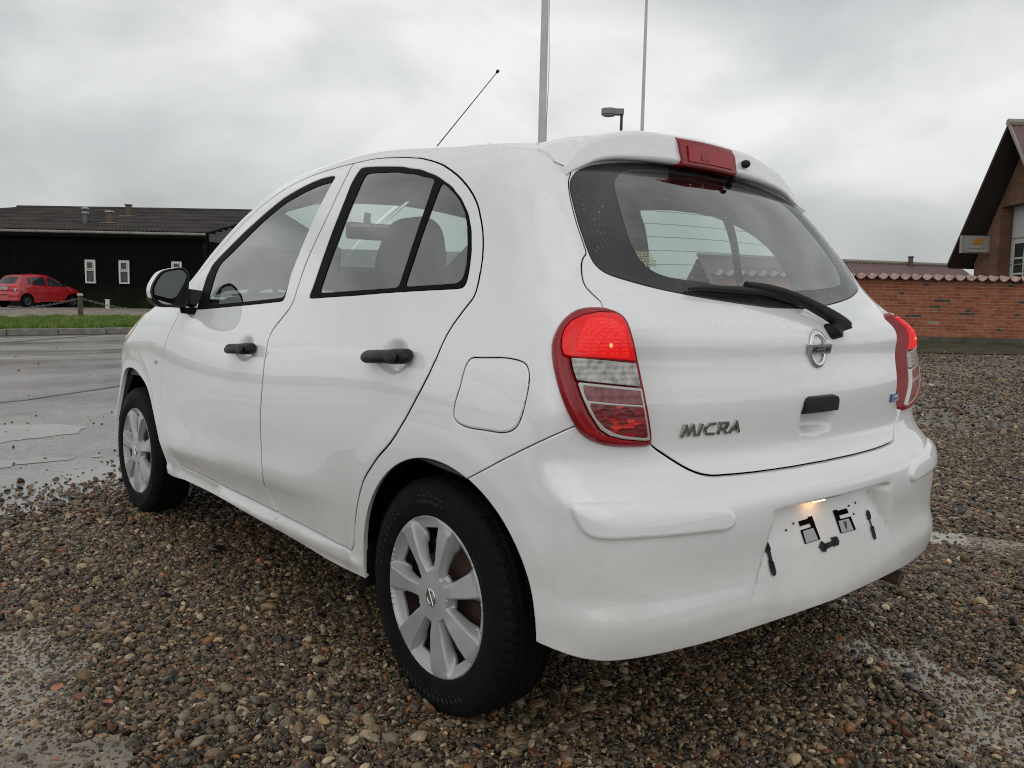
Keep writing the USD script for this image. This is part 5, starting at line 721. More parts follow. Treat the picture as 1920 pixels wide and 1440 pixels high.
car = Car(T); CU = -math.pi/2*car.RU; LU = car.XF-car.XS; FU = LU+math.pi/2*car.RUF; VT = 1.247
def panel(poly, h=.012, hb=.005, t=.016, bevel=.0022, level=0.0, c=None, top=None):
    """a curved panel over a (u, v) outline: bevelled edge, returned rim, exact normals of the body surface"""
    c = c or car; Vs, Fs, Ns, off = [], [], [], 0
    poly = poly.intersection(sbox(CU, -1.0, FU, VT)) if c is car else poly
    for g in getattr(poly, 'geoms', [poly]):
        if g.geom_type != 'Polygon' or g.area < 2e-6: continue
        g = g.simplify(.0002)
        rings = [] if not bevel else [g.buffer(-bevel*.35), g.buffer(-bevel)]
        p2, f = tri2(g, h, hb, rings); bd = g.boundary
        d = shapely.distance(shapely.points(p2), bd) if bevel else np.full(len(p2), 1.0)
        b = max(bevel, 1e-9); cen = (p2[:, 0] < CU+1e-5) | (p2[:, 0] > FU-1e-5) | (p2[:, 1] > VT-1e-5); 
        lev = np.where((d < b) & ~cen, -(b-np.sqrt(np.maximum(b*b-(b-np.minimum(d, b))**2, 0))), 0.0)
        L = level(p2) if callable(level) else level
        P = c.lift(p2, L+lev); n = c.normal(P)
        if bevel:
            fn = np.cross(P[f[:, 1]]-P[f[:, 0]], P[f[:, 2]]-P[f[:, 0]]); vn = np.zeros_like(P)
            for k in range(3): np.add.at(vn, f[:, k], fn)
            l = np.linalg.norm(vn, axis=1, keepdims=True); vn = vn/np.maximum(l, 1e-12); sgn = np.sign((vn*n).sum(1, keepdims=True)); vn *= sgn; e = (d < b*.8) & ~cen; n = np.where(e[:, None], vn, n)
        ff = np.cross(P[f[:, 1]]-P[f[:, 0]], P[f[:, 2]]-P[f[:, 0]]); flip = (ff*n[f[:, 0]]).sum(1) < 0; f = np.where(flip[:, None], f[:, ::-1], f)
        Vs.append(P); Fs.append(f+off); Ns.append(n); off += len(P)
        if t:
            for r in [g.exterior, *g.interiors]:
                cc = np.array(r.coords); q = []
                for a, b2 in zip(cc[:-1], cc[1:]):
                    k = max(int(math.ceil(np.hypot(*(b2-a))/hb)), 1); q += [a+(b2-a)*i/k for i in range(k)]
                q = np.array(q); q2 = np.roll(q, -1, 0); ok = ~(((q[:, 0] < CU+1e-5) & (q2[:, 0] < CU+1e-5)) | ((q[:, 0] > FU-1e-5) & (q2[:, 0] > FU-1e-5)) | ((q[:, 1] > VT-1e-5) & (q2[:, 1] > VT-1e-5)))
                Lq = level(q) if callable(level) else level
                A = c.lift(q, Lq-b); B = c.lift(q, Lq-t); A2, B2 = np.roll(A, -1, 0), np.roll(B, -1, 0)
                v = np.stack([A, A2, B2, B], 1)[ok]; nn = np.cross(v[:, 1]-v[:, 0], v[:, 3]-v[:, 0]); nn /= np.linalg.norm(nn, axis=1, keepdims=True)+1e-15
                k = len(v); 
                if not k: continue
                Vs.append(v.reshape(-1, 3)); Ns.append(np.repeat(nn, 4, 0)); i = off+4*np.arange(k); Fs.append(np.vstack([np.stack([i, i+1, i+2], 1), np.stack([i, i+2, i+3], 1)])); off += 4*k
    return np.vstack(Vs), np.vstack(Fs), np.vstack(Ns)
def both(name, vfn, mat, parent='/World', par2=None):
    """left part and its mirror image as two parts"""
    return raw(name, *vfn, mat, parent), raw(name, *mirror(vfn), mat, par2 or parent)
def whole(name, vfn, mat, parent):
    return raw(name, *join(vfn, mirror(vfn)), mat, parent)
def poly(*parts):
    return Polygon(np.vstack(parts)).buffer(0)
def smoothp(pts, n=6, closed=True):
    """smooth curve through traced points"""
    p = np.vstack([pts, pts[:1]]) if closed else np.array(pts); s = np.r_[0, np.cumsum(np.linalg.norm(np.diff(p, axis=0), axis=1))]
    c = CubicSpline(s, p, bc_type='periodic' if closed else 'not-a-knot') if len(p) > 3 else None
    q = np.linspace(0, s[-1], n*len(p)); return c(q)[:-1] if closed else c(q)
def lightsm(p, r=.004): return p.buffer(r).buffer(-2*r).buffer(r)
GAP = .0024
bl, db, fe, fdt, rde = UV['b_line'], UV['door_bottom'], UV['front_edge'], UV['front_door_top'], UV['rear_door_edge']
kb = int(np.argmin(np.linalg.norm(db-bl[-1], axis=1)))
FD = poly(fdt, bl, db[:kb+1][::-1], fe[::-1]); RD = poly(rde, db[kb:][::-1], bl[::-1])
FDs, RDs = lightsm(FD, .003), lightsm(RD, .003)
FW, RW = lightsm(poly(UV['front_win']), .004), lightsm(poly(UV['rear_win']), .004)
FG, RG, QG = lightsm(poly(UV['front_glass']), .003), lightsm(poly(UV['rear_glass']), .003), lightsm(poly(UV['quarter_glass']), .003)
LT = lightsm(poly(UV['light']), .006)
GO = UV['glass_out']; GLASS = poly(np.array([[CU-.2, GO[0, 1]]]), GO, np.array([[CU-.2, GO[-1, 1]]])); GLASS = lightsm(GLASS, .006)
CL = UV['clear']; CLEAR = lightsm(poly(np.array([[CU-.2, CL[0, 1]]]), CL, np.array([[CU-.2, CL[-1, 1]]])), .010)
seam = car.touv(np.array([(.13, 0.001, 1.495), (.12, .15, 1.49), (.08, .30, 1.48), (.01, .42, 1.452), (-.05, .53, 1.39)])); seam[0, 0] = CU-.2
ltr = UV['light']; kr = int(np.argmin(np.linalg.norm(ltr-UV['gap_low'][0], axis=1)))
right_edge = ltr[kr:]                                                  # light tip upwards along the tailgate
TG = poly(seam, UV['gap'], right_edge[::-1], UV['gap_low'], np.array([[CU-.2, UV['gap_low'][-1, 1]]])); TG = lightsm(TG, .003)
ARC = lambda cx, cz, R, y, a0=-90, a1=270: car.touv(np.stack([cx+R*np.cos(np.radians(np.linspace(a0, a1, 120))), np.full(120, y), cz+R*np.sin(np.radians(np.linspace(a0, a1, 120)))], 1))
RARCH = Polygon(ARC(-.042, .285, .360, .815)).buffer(0)
_fa = np.array([(2.80, .10), (2.79, .40), (2.745, .54), (2.652, .640), (2.56, .668), (2.476, .675), (2.39, .668), (2.315, .650), (2.22, .615), (2.148, .57), (2.05, .475), (1.985, .394), (1.93, .32), (1.90, .25), (1.88, .10)])
_fs = smoothp(_fa, 6, closed=False); FARCH = Polygon(car.touv(np.stack([_fs[:, 0], np.full(len(_fs), .81), _fs[:, 1]], 1))).buffer(0)
RARCH = RARCH.union(Polygon(car.touv(np.array([(-.400, .800, z) for z in np.linspace(.285, .05, 12)]+[(x, .80, .05) for x in np.linspace(-.40, .316, 30)]+[(.317, .80, z) for z in np.linspace(.05, .285, 12)]))).buffer(.0005)).buffer(.0004)
bb = UV['bumper_bottom']; bb = bb[bb[:, 0] > CU-.02]
BUMP = poly(np.array([[-.45, -.18]]), UV['bumper_line'], np.array([[-.95, .02], [-1.1, .06], [-1.3, .05], [CU-.2, .05]]), np.array([[CU-.2, -.6], [-.45, -.6]]))
bbs = np.vstack([[[-.40, -.325], [-.70, -.318], [-.775, -.305]], [[-.833, -.2955], [-.862, -.2935], [-.899, -.2930], [-.955, -.2945], [-1.042, -.3015], [-1.144, -.3110], [-1.264, -.3180], [-1.455, -.3260], [CU-.02, -.3285], [CU-.2, -.3285]]])
bbs = PchipInterpolator(-bbs[:, 0], bbs)(np.linspace(.40, -CU+.2, 120)); UNDERB = poly(bbs, np.array([[CU-.2, -1.2], [-.40, -1.2]]))
BUMP = BUMP.difference(TG.buffer(.0012)).difference(LT).difference(RARCH).difference(UNDERB); BUMP = max(getattr(BUMP, 'geoms', [BUMP]), key=lambda g: g.area)
sb = UV['sill_bottom']
below = poly(np.array([[CU-.3, -1.2], [CU-.3, -.30], [-.30, -.40]]), sb[::-1], np.array([[1.45, -.42], [FU+.1, -.43], [FU+.1, -1.2]]))
DOM = sbox(CU, -.9, FU, VT)
ws = car.touv(np.array([(2.42, .001, 1.0), (2.40, .30, .99), (2.30, .58, .985), (2.15, .615, 1.06), (1.95, .60, 1.16), (1.75, .575, 1.255), (1.58, .545, 1.33), (1.48, .50, 1.375), (1.42, .40, 1.40), (1.40, .2, 1.425), (1.39, .001, 1.43)]))
ws = np.vstack([[[FU+.2, ws[0, 1]]], ws, [[FU+.2, VT+.05], [FU+.2, ws[0, 1]]]]); WS = Polygon(ws).buffer(0).intersection(DOM.buffer(.3))
HL = Polygon(smoothp(car.touv(np.array([(2.36, .752, .935), (2.47, .757, .905), (2.56, .755, .862), (2.62, .745, .825), (2.75, .69, .79), (2.92, .57, .775), (2.98, .49, .80), (2.86, .56, .855), (2.65, .68, .91)])), 5)).buffer(0)
FUEL = lightsm(poly(smoothp(UV['fuel'], 4)), .003)
BODY = DOM.difference(unary_union([UNDERB, FDs.buffer(GAP), RDs.buffer(GAP), TG.buffer(.0018), LT, BUMP.buffer(.0009), FUEL.buffer(.0019), RARCH, FARCH, WS, HL, below]))
BODY = MultiPolygon([g for g in getattr(BODY, 'geoms', [BODY]) if g.area > .004])

BGAP = LineString(bl).buffer(.0034)
hb_ = thing('parked_car', 'white five-door hatchback parked on the gravel, lights on, number plate removed', 'car')
raw_body = panel(BODY, h=.013, hb=.006, bevel=.002); both('body_side', raw_body, 'white_paint', hb_)
fdL, fdR = both('door', panel(FDs.buffer(-GAP).difference(BGAP).difference(FW), h=.009), 'white_paint', hb_)
rdL, rdR = both('door', panel(RDs.buffer(-GAP).difference(BGAP).difference(RW), h=.009), 'white_paint', hb_)
def dent(q):
    z = car.lift(q)[:, 2]; d = shapely.distance(shapely.points(q), LT); return -np.interp(z, [.70, .716, .764, .797, .853, .919, .952, .986, 1.03], [0, .008, .024, .032, .035, .042, .042, .026, 0])*sstep(.095, .0, d)
tg = whole('tailgate', panel(TG.buffer(-.0014).difference(GLASS.buffer(.001)), h=.0075, t=.02, level=dent), 'white_paint', hb_)
bp_ = whole('rear_bumper', panel(BUMP.buffer(-.0009), h=.0075, hb=.005), 'white_paint', hb_)
both('fuel_flap', panel(FUEL, h=.01, bevel=.004), 'white_paint', hb_)
seals = unary_union([FDs.boundary.buffer(.0065), RDs.boundary.buffer(.0065)]).difference(unary_union([FW, RW, RARCH, FARCH, below, sbox(-3, -1, 4, -.325)]))
both('door_seal', panel(seals, h=.012, hb=.008, bevel=0, t=0, level=-.0026), 'void_black', hb_)
both('gap_filler', panel(unary_union([TG.boundary.buffer(.005), FUEL.boundary.buffer(.004), BUMP.boundary.buffer(.003)]).difference(unary_union([RARCH, UNDERB, below, GLASS])).difference(LT.buffer(.012)), h=.012, hb=.008, bevel=0, t=0, level=-.010), 'void_black', hb_)
raw('windscreen', *join(panel(WS, h=.03, bevel=0, t=0, level=-.006), mirror(panel(WS, h=.03, bevel=0, t=0, level=-.006))), 'window_glass', hb_)
# windows: rubber frames, panes, division bar
for (dl, dr, win, glasses) in ((fdL, fdR, FW, [FG]), (rdL, rdR, RW, [RG, QG])):
    both('window_frame', panel(win.buffer(-.0008).difference(unary_union(glasses)), h=.01, hb=.004, bevel=.0015, t=.006, level=-.002), 'gasket', dl, dr)
    for g in glasses: both('window', panel(g.buffer(.003), h=.03, hb=.01, bevel=0, t=0, level=-.0045), 'window_glass', dl, dr)
# rear screen
frit = panel(GLASS.buffer(-.0012).difference(CLEAR), h=.012, bevel=.002, t=.010, level=-.001)
rs = whole('rear_window', frit, 'glass_frit', tg)
whole('pane', panel(CLEAR, h=.02, bevel=0, t=0, level=-.0012), 'rear_glass', rs)
# heater wires
hw = []
for zz in np.arange(1.085, 1.36, .034):
    ys = np.linspace(0.001, .49, 40); v0 = []
    # find the surface at this height
    X_ = np.full(40, -.45)
    lo_, hi_ = np.full(40, -.75), np.full(40, .3)
    for _ in range(30):
        m_ = (lo_+hi_)/2; ins = car.F(m_, ys, np.full(40, zz)-.05*ys*ys) < -.003; hi_ = np.where(ins, m_, hi_); lo_ = np.where(ins, lo_, m_)
    P_ = np.stack([hi_, ys, zz-.05*ys*ys], 1); uvp = car.touv(P_); ok = shapely.contains_xy(CLEAR, uvp[:, 0], uvp[:, 1]); P_ = P_[ok]
    if len(P_) > 4: hw.append(tube(np.vstack([P_[::-1]*[1, -1, 1], P_[1:]]), .0007, 4))
noisy('heater_wire_brown', (.12, .075, .05), (.15, .10, .07), rough=.6)
for m in hw: obj('heater_wire', m, 'heater_wire_brown', rs, smooth=True)

# tail lights
def lamp(nm, key, mat, lev, h=.009, parent=None, bev=.0015, shrink=.0, within=None):
    g = lightsm(poly(UV[key]), .003).buffer(-shrink)
    g = g.intersection(LT.buffer(-.004) if within is None else within)
    return both(nm, panel(g, h=h, hb=.004, bevel=bev, t=.006, level=lev), mat, *parent)
RL = lightsm(poly(UV['lamp_red']), .004).intersection(LT.buffer(-.006)); WL = lightsm(poly(UV['lamp_white']), .003).intersection(LT.buffer(-.006)); BLW = lightsm(poly(UV['lamp_low']), .003).intersection(LT.buffer(-.006))
bulge = lambda q: .006+0*q[:, 0]
tl = both('tail_light', panel(LT.buffer(.0008).difference(unary_union([RL, WL, BLW])), h=.007, hb=.0035, bevel=.011, t=.060, level=.0145), 'lens_red_dark', hb_)
RIM = LT.buffer(-.004).difference(LT.buffer(-.016)); 
both('rim_band', panel(LT.buffer(-.007).difference(LT.buffer(-.013)).difference(unary_union([RL, WL, BLW]).buffer(.002)), h=.006, hb=.004, bevel=.0008, t=.002, level=.0150), 'lens_red', *tl)
core = lightsm(poly(UV['lamp_core']), .004).intersection(RL)
both('brake_lens', panel(RL.difference(core), h=.008, hb=.004, bevel=.001, t=.01, level=.0142), 'lens_red_lit', *tl)
both('lit_lens', panel(core, h=.006, hb=.004, bevel=.001, t=.01, level=.0138), 'lens_red_core', *tl)
LA = lightsm(poly(UV['lamp_low_a']), .003).intersection(BLW.buffer(-.004)); LB = lightsm(poly(UV['lamp_low_b']), .003).intersection(BLW.buffer(-.004)).difference(LA.buffer(.003))
both('clear_lens', panel(WL.buffer(-.001), h=.008, hb=.004, bevel=.001, t=.01, level=.0138), 'lens_clear', *tl)
both('bezel', panel(BLW.difference(unary_union([LA, LB])).difference(WL), h=.006, hb=.004, bevel=.001, t=.01, level=.0138), 'lamp_bezel', *tl)
both('red_lens', panel(LA, h=.008, hb=.004, bevel=.001, t=.01, level=.0130), 'lens_red_soft', *tl)
both('red_lens', panel(LB, h=.008, hb=.004, bevel=.001, t=.01, level=.0130), 'lens_red_low', *tl)
cc_ = np.array(core.centroid.coords[0]); cB = Point(*(cc_+[-.012, -.012])).buffer(.0035)
both('bulb', panel(cB, h=.002, hb=.002, bevel=.001, t=.003, level=.0146), 'lamp_bulb', *tl)
both('headlight', panel(HL.buffer(-.001), h=.015, bevel=.006, t=.03, level=.003), 'lens_amber', hb_)
# bumper rub strips
INS = lightsm(poly(UV['insert']), .006)
both('rub_strip', panel(INS, h=.005, hb=.003, bevel=.0075, t=.012, level=.0095), 'white_plastic', bp_)
# side indicator
ip = car.touv(np.array([[2.066, .811, .737]]))[0]; both('side_indicator', panel(Point(*ip).buffer(.013), h=.004, hb=.003, bevel=.008, t=.012, level=.010), 'indicator_lens', hb_)

# spoiler with the high brake light
def spoiler():
    ys = np.linspace(0.0, .528, 60); S = []
    zc = PchipInterpolator([0, .15, .25, .33, .41, .474, .50, .528], [1.481, 1.477, 1.471, 1.456, 1.434, 1.398, 1.372, 1.345]); xc = PchipInterpolator([0, .2, .35, .45, .50, .528], [-.140, -.134, -.128, -.128, -.136, -.150])
    lowz = PchipInterpolator([0, .2, .33, .41, .47, .505, .528], [1.402, 1.397, 1.388, 1.374, 1.350, 1.335, 1.325])
    for y in ys:
        zt, xt, zl = float(zc(y)), float(xc(y)), float(lowz(y)); w = max((zt-zl)/.079, .12)
        fx = np.interp(y, [0, .15, .30, .42, .53], [.15, .14, .10, .035, -.045])
        def surf(x):
            lo, hi = 1.0, 1.62
            for _ in range(28):
                m = (lo+hi)/2
                if car.F(np.array([x]), np.array([y]), np.array([m]))[0] < 0: lo = m
                else: hi = m
            return lo
        zf = surf(fx)+.0015
        ctrl = np.array([(fx+.004, zf-.012), (fx, zf), (fx*.55+xt*.45, zf*.55+zt*.45+.007), (xt+.03*w, zt+.004*w), (xt, zt), (xt-.014*w, zt-.012*w), (xt-.027*w, zl+.028*w), (xt-.034*w, zl+.006*w), (xt-.031*w, zl), (xt-.018*w, zl-.004*w), (xt+.03, zl-.004*w+.004)])
        s = np.r_[0, np.cumsum(np.linalg.norm(np.diff(ctrl, axis=0), axis=1))]; cs = PchipInterpolator(s, ctrl); q = cs(np.linspace(0, s[-1], 46)); S.append(np.column_stack([q[:, 0], np.full(46, y), q[:, 1]]))
    S = np.array(S); n, m = S.shape[:2]; v = S.reshape(-1, 3); i, j = np.meshgrid(np.arange(n-1), np.arange(m-1), indexing='ij'); a = i*m+j; q = np.stack([a, a+1, a+m+1, a+m], -1).reshape(-1, 4); f = np.vstack([q[:, [0, 1, 2]], q[:, [0, 2, 3]]])
    cap = [( (n-1)*m, (n-1)*m+k, (n-1)*m+k+1) for k in range(1, m-1)]; f = np.vstack([f, cap])
    tmv = np.vstack([v, v*[1, -1, 1]]); tf = np.vstack([f, f[:, ::-1]+len(v)]); mm = trimesh.Trimesh(tmv, tf); mm.merge_vertices(); mm.fix_normals(); return mm
sp = obj('spoiler', spoiler(), 'white_paint', tg, smooth=40)
def hm(y0, y1, grow, z0, z1, xo):
    """slab that follows the spoiler's rear face"""
    ys = np.linspace(y0, y1, 17); pts = []
    out = []
    for y in ys:
        s = .30*y*y
        out.append([(-.1735+xo+s, y, z0-.10*y*y), (-.1795+xo+s, y, z0+.004-.10*y*y), (-.171+xo+s, y, (z0*.35+z1*.65)-.11*y*y), (-.158+xo+s, y, z1-.006-.12*y*y), (-.145+xo+s, y, z1-.12*y*y), (-.085+s, y, z1+.006-.12*y*y), (-.085+s, y, z0-.1*y*y)])
    S = np.array(out); n, m = S.shape[:2]; v = S.reshape(-1, 3); f = []
    for i in range(n-1):
        for j in range(m): a, b = i*m+j, i*m+(j+1) % m; f += [(a, b, b+m), (a, b+m, a+m)]
    for k in range(1, m-1): f += [(0, k+1, k), ((n-1)*m, (n-1)*m+k, (n-1)*m+k+1)]
    mm = trimesh.Trimesh(v, f, process=False); mm.fix_normals(); return mm
hl_ = obj('high_brake_light', hm(-.125, .120, 0, 1.394, 1.474, -.003), 'lens_red_dark', tg, smooth=30)
def hm_face(y0, y1, z0, z1, xo):
    ys = np.linspace(y0, y1, 13); S = np.array([[(-.1805+xo+.30*y*y, y, z0-.10*y*y), (-.1745+xo+.30*y*y, y, z1-.11*y*y), (-.165+xo+.30*y*y, y, z1-.11*y*y), (-.165+xo+.30*y*y, y, z0-.10*y*y)] for y in ys]); v = S.reshape(-1, 3); f = []
    for i in range(12):
        for j in range(4): a, b = i*4+j, i*4+(j+1) % 4; f += [(a, b, b+4), (a, b+4, a+4)]
    f += [(0, 2, 1), (0, 3, 2), (48, 49, 50), (48, 50, 51)]; mm = trimesh.Trimesh(v, f, process=False); mm.fix_normals(); return mm
obj('brake_lens', hm_face(-.102, .096, 1.407, 1.450, -.0036), 'lens_red', hl_, smooth=30)
obj('brake_lens', hm_face(.012, .045, 1.414, 1.444, -.0044), 'lens_red_dark', hl_, smooth=30)
def nub(p, r): m = trimesh.creation.icosphere(2); m.apply_scale([r*1.3, r, r]); m.apply_translation(p); return m
obj('washer_jet', nub((-.168, -.178, 1.432), .012), 'black_plastic', tg, smooth=True); obj('washer_jet', nub((-.155, -.140, 1.385), .011), 'black_plastic', tg, smooth=True)

# rear wiper
def rs_pt(y, z, lev=0.0):
    lo, hi = -.8, .4
    for _ in range(30):
        m = (lo+hi)/2
        if car.F(np.array([m]), np.array([y]), np.array([z]))[0] < lev: hi = m
        else: lo = m
    return np.array([hi, y, z])
wp = [rs_pt(-.085, .955)+[-.012, 0, 0], rs_pt(-.118, .968)+[-.030, 0, 0], rs_pt(-.097, .992)+[-.038, 0, 0], rs_pt(-.062, 1.018)+[-.040, 0, 0], rs_pt(-.005, 1.045)+[-.038, 0, 0], rs_pt(.07, 1.063)+[-.033, 0, 0], rs_pt(.155, 1.070)+[-.029, 0, 0]]
w_curve = CubicSpline(np.arange(len(wp)), np.array(wp))(np.linspace(1, len(wp)-1, 40))
wr = np.interp(np.linspace(0, 1, 40), [0, .12, .5, 1], [.020, .0185, .015, .009])
wip = obj('wiper', tube(w_curve, wr, 12), 'black_plastic', tg, smooth=50)
obj('pivot', cat(tube([rs_pt(-.082, .955)+[.01, 0, 0], rs_pt(-.085, .962)+[-.022, 0, 0], rs_pt(-.098, .978)+[-.036, 0, 0]], [.023, .022, .017], 16), tube([w_curve[0]-[0, 0, .006], w_curve[2]], [.019, .018], 14)), 'black_plastic', wip, smooth=50)
bl_c = np.array([rs_pt(y, np.interp(y, [-.07, .1, .3, .37], [1.022, 1.055, 1.058, 1.055]))+[-.020, 0, 0] for y in np.linspace(-.06, .365, 24)])
obj('blade', tube(bl_c, np.interp(np.linspace(0, 1, 24), [0, .1, .55, .9, 1], [.004, .009, .011, .007, .003]), 8), 'black_plastic', wip, smooth=50)
obj('rubber', tube(bl_c+[.010, 0, -.010], .005, 6), 'black_rubber', wip, smooth=50)

# badges, handle, plate recess
def on_rear(m2, y0, z0, depth, slant=0.0):
    """flat mesh with x right, y up, z out, laid on the tailgate as seen from behind"""
    m = m2.copy(); v = np.array(m.vertices); out = np.zeros_like(v)
    ys = y0-v[:, 0]; zs = z0+v[:, 1]
    lo, hi = np.full(len(v), -.8), np.full(len(v), .3)
    for _ in range(30):
        mm = (lo+hi)/2; ins = car.F(mm, ys, zs) < 0; hi = np.where(ins, mm, hi); lo = np.where(ins, lo, mm)
    n = car.normal(np.stack([hi, ys, zs], 1)); out = np.stack([hi, ys, zs], 1)+n*(v[:, 2]+depth)[:, None]
    m = trimesh.Trimesh(out, m.faces, process=False); m.fix_normals(); return m
def dense(m, e=.01): 
    v, f = trimesh.remesh.subdivide_to_size(m.vertices, m.faces, e); return trimesh.Trimesh(v, f, process=False)
def extr(p, t): return trimesh.creation.extrude_polygon(p, t)
def relief(p, t, b, h=.004):
    """a flat shape with sloping shoulders of width b and height t"""
    p2, f = tri2(p, h, .0022, [p.buffer(-b)]); d = shapely.distance(shapely.points(p2), p.boundary); return trimesh.Trimesh(np.column_stack([p2, t*np.minimum(d/b, 1)]), f, process=False)
bz = .914
ring = []
th = np.linspace(0, 2*np.pi, 49); ring_m = trimesh.creation.torus(.0355, .0066, 64, 16); ring_m.apply_scale([1.0, 1.13, .62]); bd_ = obj('emblem', on_rear(ring_m, 0, bz, .004), 'chrome', tg, smooth=True)
barp = sbox(-.048, -.0128, .048, .0128).buffer(.0015); brm = relief(barp, .010, .003); v = np.array(brm.vertices); v[:, 2] += .22*v[:, 1]*(v[:, 2] > .009); brm.vertices = v; obj('bar', on_rear(brm, 0, bz, .004), 'chrome', bd_, smooth=30)
def letters(text, h, y0, z0, depth, th, mat, parent, bold=False, width=None, shear=0.0, name='letter', place=None):
    x = 0; items = []
    for ch in text:
        if ch == ' ': x += h*.4; continue
        m = meshkit.text_mesh(ch, h, th, bold); b = m.bounds; m.apply_translation((-b[0, 0]+x, 0, 0)); x += b[1, 0]-b[0, 0]+h*.17; items.append(m)
    tot = x-h*.17; k = (width/tot) if width else 1.0
    for m in items:
        v = np.array(m.vertices); v[:, 0] = (v[:, 0]-tot/2)*k+shear*v[:, 1]; m.vertices = v; m = dense(m, .012)
        obj(name, (place or on_rear)(m, y0, z0, depth) if place is None else place(m), mat, parent, smooth=False)
def on_bar(m):
    v = np.array(m.vertices); v[:, 1] -= .0068; v[:, 2] += .22*v[:, 1]; m.vertices = v; return on_rear(m, 0, bz, .0143)
letters('NISSAN', .0130, 0, 0, 0, .0010, 'emblem_dark', bd_, width=.078, place=on_bar)
# model lettering: wide slanted capitals with pointed strokes
def stroke(pts, w): return LineString(pts).buffer(w/2, cap_style=2, join_style=2)
MW = .0078
glyph = {'M': (unary_union([stroke([(0, 0), (.006, .03)], MW), stroke([(.004, .03), (.017, .002)], MW), stroke([(.015, .002), (.024, .03)], MW), stroke([(.022, .03), (.034, 0)], MW)]), .038),
         'I': (unary_union([stroke([(.001, 0), (.006, .03)], MW)]), .0115),
         'C': (unary_union([stroke([(.030, .027), (.012, .027), (.004, .020), (.003, .011), (.008, .004), (.032, .003)], MW*.95)]), .036),
         'R': (unary_union([stroke([(.003, 0), (.003, .03)], MW), stroke([(.002, .027), (.024, .027), (.026, .021), (.022, .014), (.010, .013)], MW*.9), stroke([(.012, .013), (.028, 0)], MW)]), .032),
         'A': (unary_union([stroke([(0, 0), (.014, .03)], MW), stroke([(.012, .03), (.028, 0)], MW), stroke([(.008, .009), (.022, .009)], MW*.8)]), .030)}
xx = 0; tot = sum(glyph[c][1] for c in 'MICRA')+.012
model_par = tg
for c in 'MICRA':
    g, w = glyph[c]; m = relief(g, .0035, .0009); v = np.array(m.vertices); v[:, 2] += .10*v[:, 1]*np.minimum(v[:, 2]/.0035, 1); m.vertices = v; m.apply_translation((xx-tot/2, -.015, 0)); v = np.array(m.vertices); v[:, 0] *= .178/tot; m.vertices = v; obj('model_letter', on_rear(m, .400, .7425, .0003), 'letter_chrome', tg, smooth=20); xx += w+.0030
mb = extr(sbox(-.031, -.011, .031, .011).buffer(.001), .004); mbo = obj('small_badge', on_rear(dense(mb, .01), -.470, .7635, .0005), 'badge_navy', tg, smooth=False)
obj('blue_end', on_rear(dense(extr(Polygon([(-.0315, -.0115), (-.020, -.0115), (-.017, .0115), (-.0315, .0115)]), .001), .01), -.470, .7635, .0046), 'badge_blue', mbo, smooth=False)
obj('print', on_rear(dense(cat(*[extr(sbox(-.012+i*.006, .001, -.0085+i*.006, .007), .0008) for i in range(6)]), .01), -.470, .7635, .0047), 'white_print', mbo, smooth=False)
obj('swoosh', on_rear(dense(extr(Polygon([(-.012, -.0105), (.0305, -.0105), (.0305, -.002), (.004, -.0065)]), .001), .01), -.470, .7635, .0047), 'bare_steel', mbo, smooth=False)
hp = sbox(-.078, -.016, .078, .024); hp = Polygon([(-.078, -.019), (.078, -.019), (.078, .012), (.070, .022), (.055, .026), (-.055, .026), (-.070, .022), (-.078, .012)])
hm_ = dense(relief(hp, .014, .004, .008), .02); car.scoop = 0.0; obj('tailgate_handle', on_rear(hm_, 0.0, .774, -.003), 'black_plastic', tg, smooth=40); car.scoop = 1.0
# plate recess: cut outs with steel behind, glue marks, lamp
def xp(z): return -.566-.26*(.53-z)
def on_plate(m2, off=-.0012):
    v = np.array(m2.vertices); z = v[:, 1]; nrm = np.array([-1, 0, -.26]); nrm = nrm/np.linalg.norm(nrm)
    out = np.stack([xp(z)+off, v[:, 0], z], 1)+nrm*v[:, 2:3]; m = trimesh.Trimesh(out, m2.faces, process=False); m.fix_normals(); return m
def quadm(pts, t=.0006): return on_plate(extr(Polygon(pts).buffer(0), t))
for sgn_, (a, b, c, d) in ((1, ((.122, .502), (.056, .503), (.036, .444), (.106, .444))), (-1, ((-.044, .502), (-.114, .502), (-.138, .441), (-.062, .443)))):
    A_, B_, C_, D_ = map(np.array, (a, b, c, d))
    L = lambda s, t: tuple((A_*(1-s)+B_*s)*(1-t)+(D_*(1-s)+C_*s)*t)
    in_s = (.72, 1.0) if sgn_ > 0 else (0, .28)
    ho = obj('cutout', quadm([L(0, .42), L(1, .42), L(1, 1), L(0, 1)], .0008), 'void_black', bp_, smooth=False)
    obj('crossmember', quadm([L(.10, .47), L(.80, .47), L(.84, .97), L(.06, .97)], .0014), 'bare_steel', ho, smooth=False)
    bo = obj('cutout', quadm([L(.05, .06), L(.95, .06), L(.95, .26), L(.05, .26)], .0008), 'void_black', bp_, smooth=False)
    obj('cutout', quadm([L(in_s[0], .0), L(in_s[1], .0), L(in_s[1], .42), L(in_s[0], .42)], .0010), 'void_black', bp_, smooth=False)
obj('rust_streak', quadm([(-.098, .468), (-.082, .470), (-.086, .456), (-.092, .446)], .0018), 'rust_spot', bp_, smooth=False)
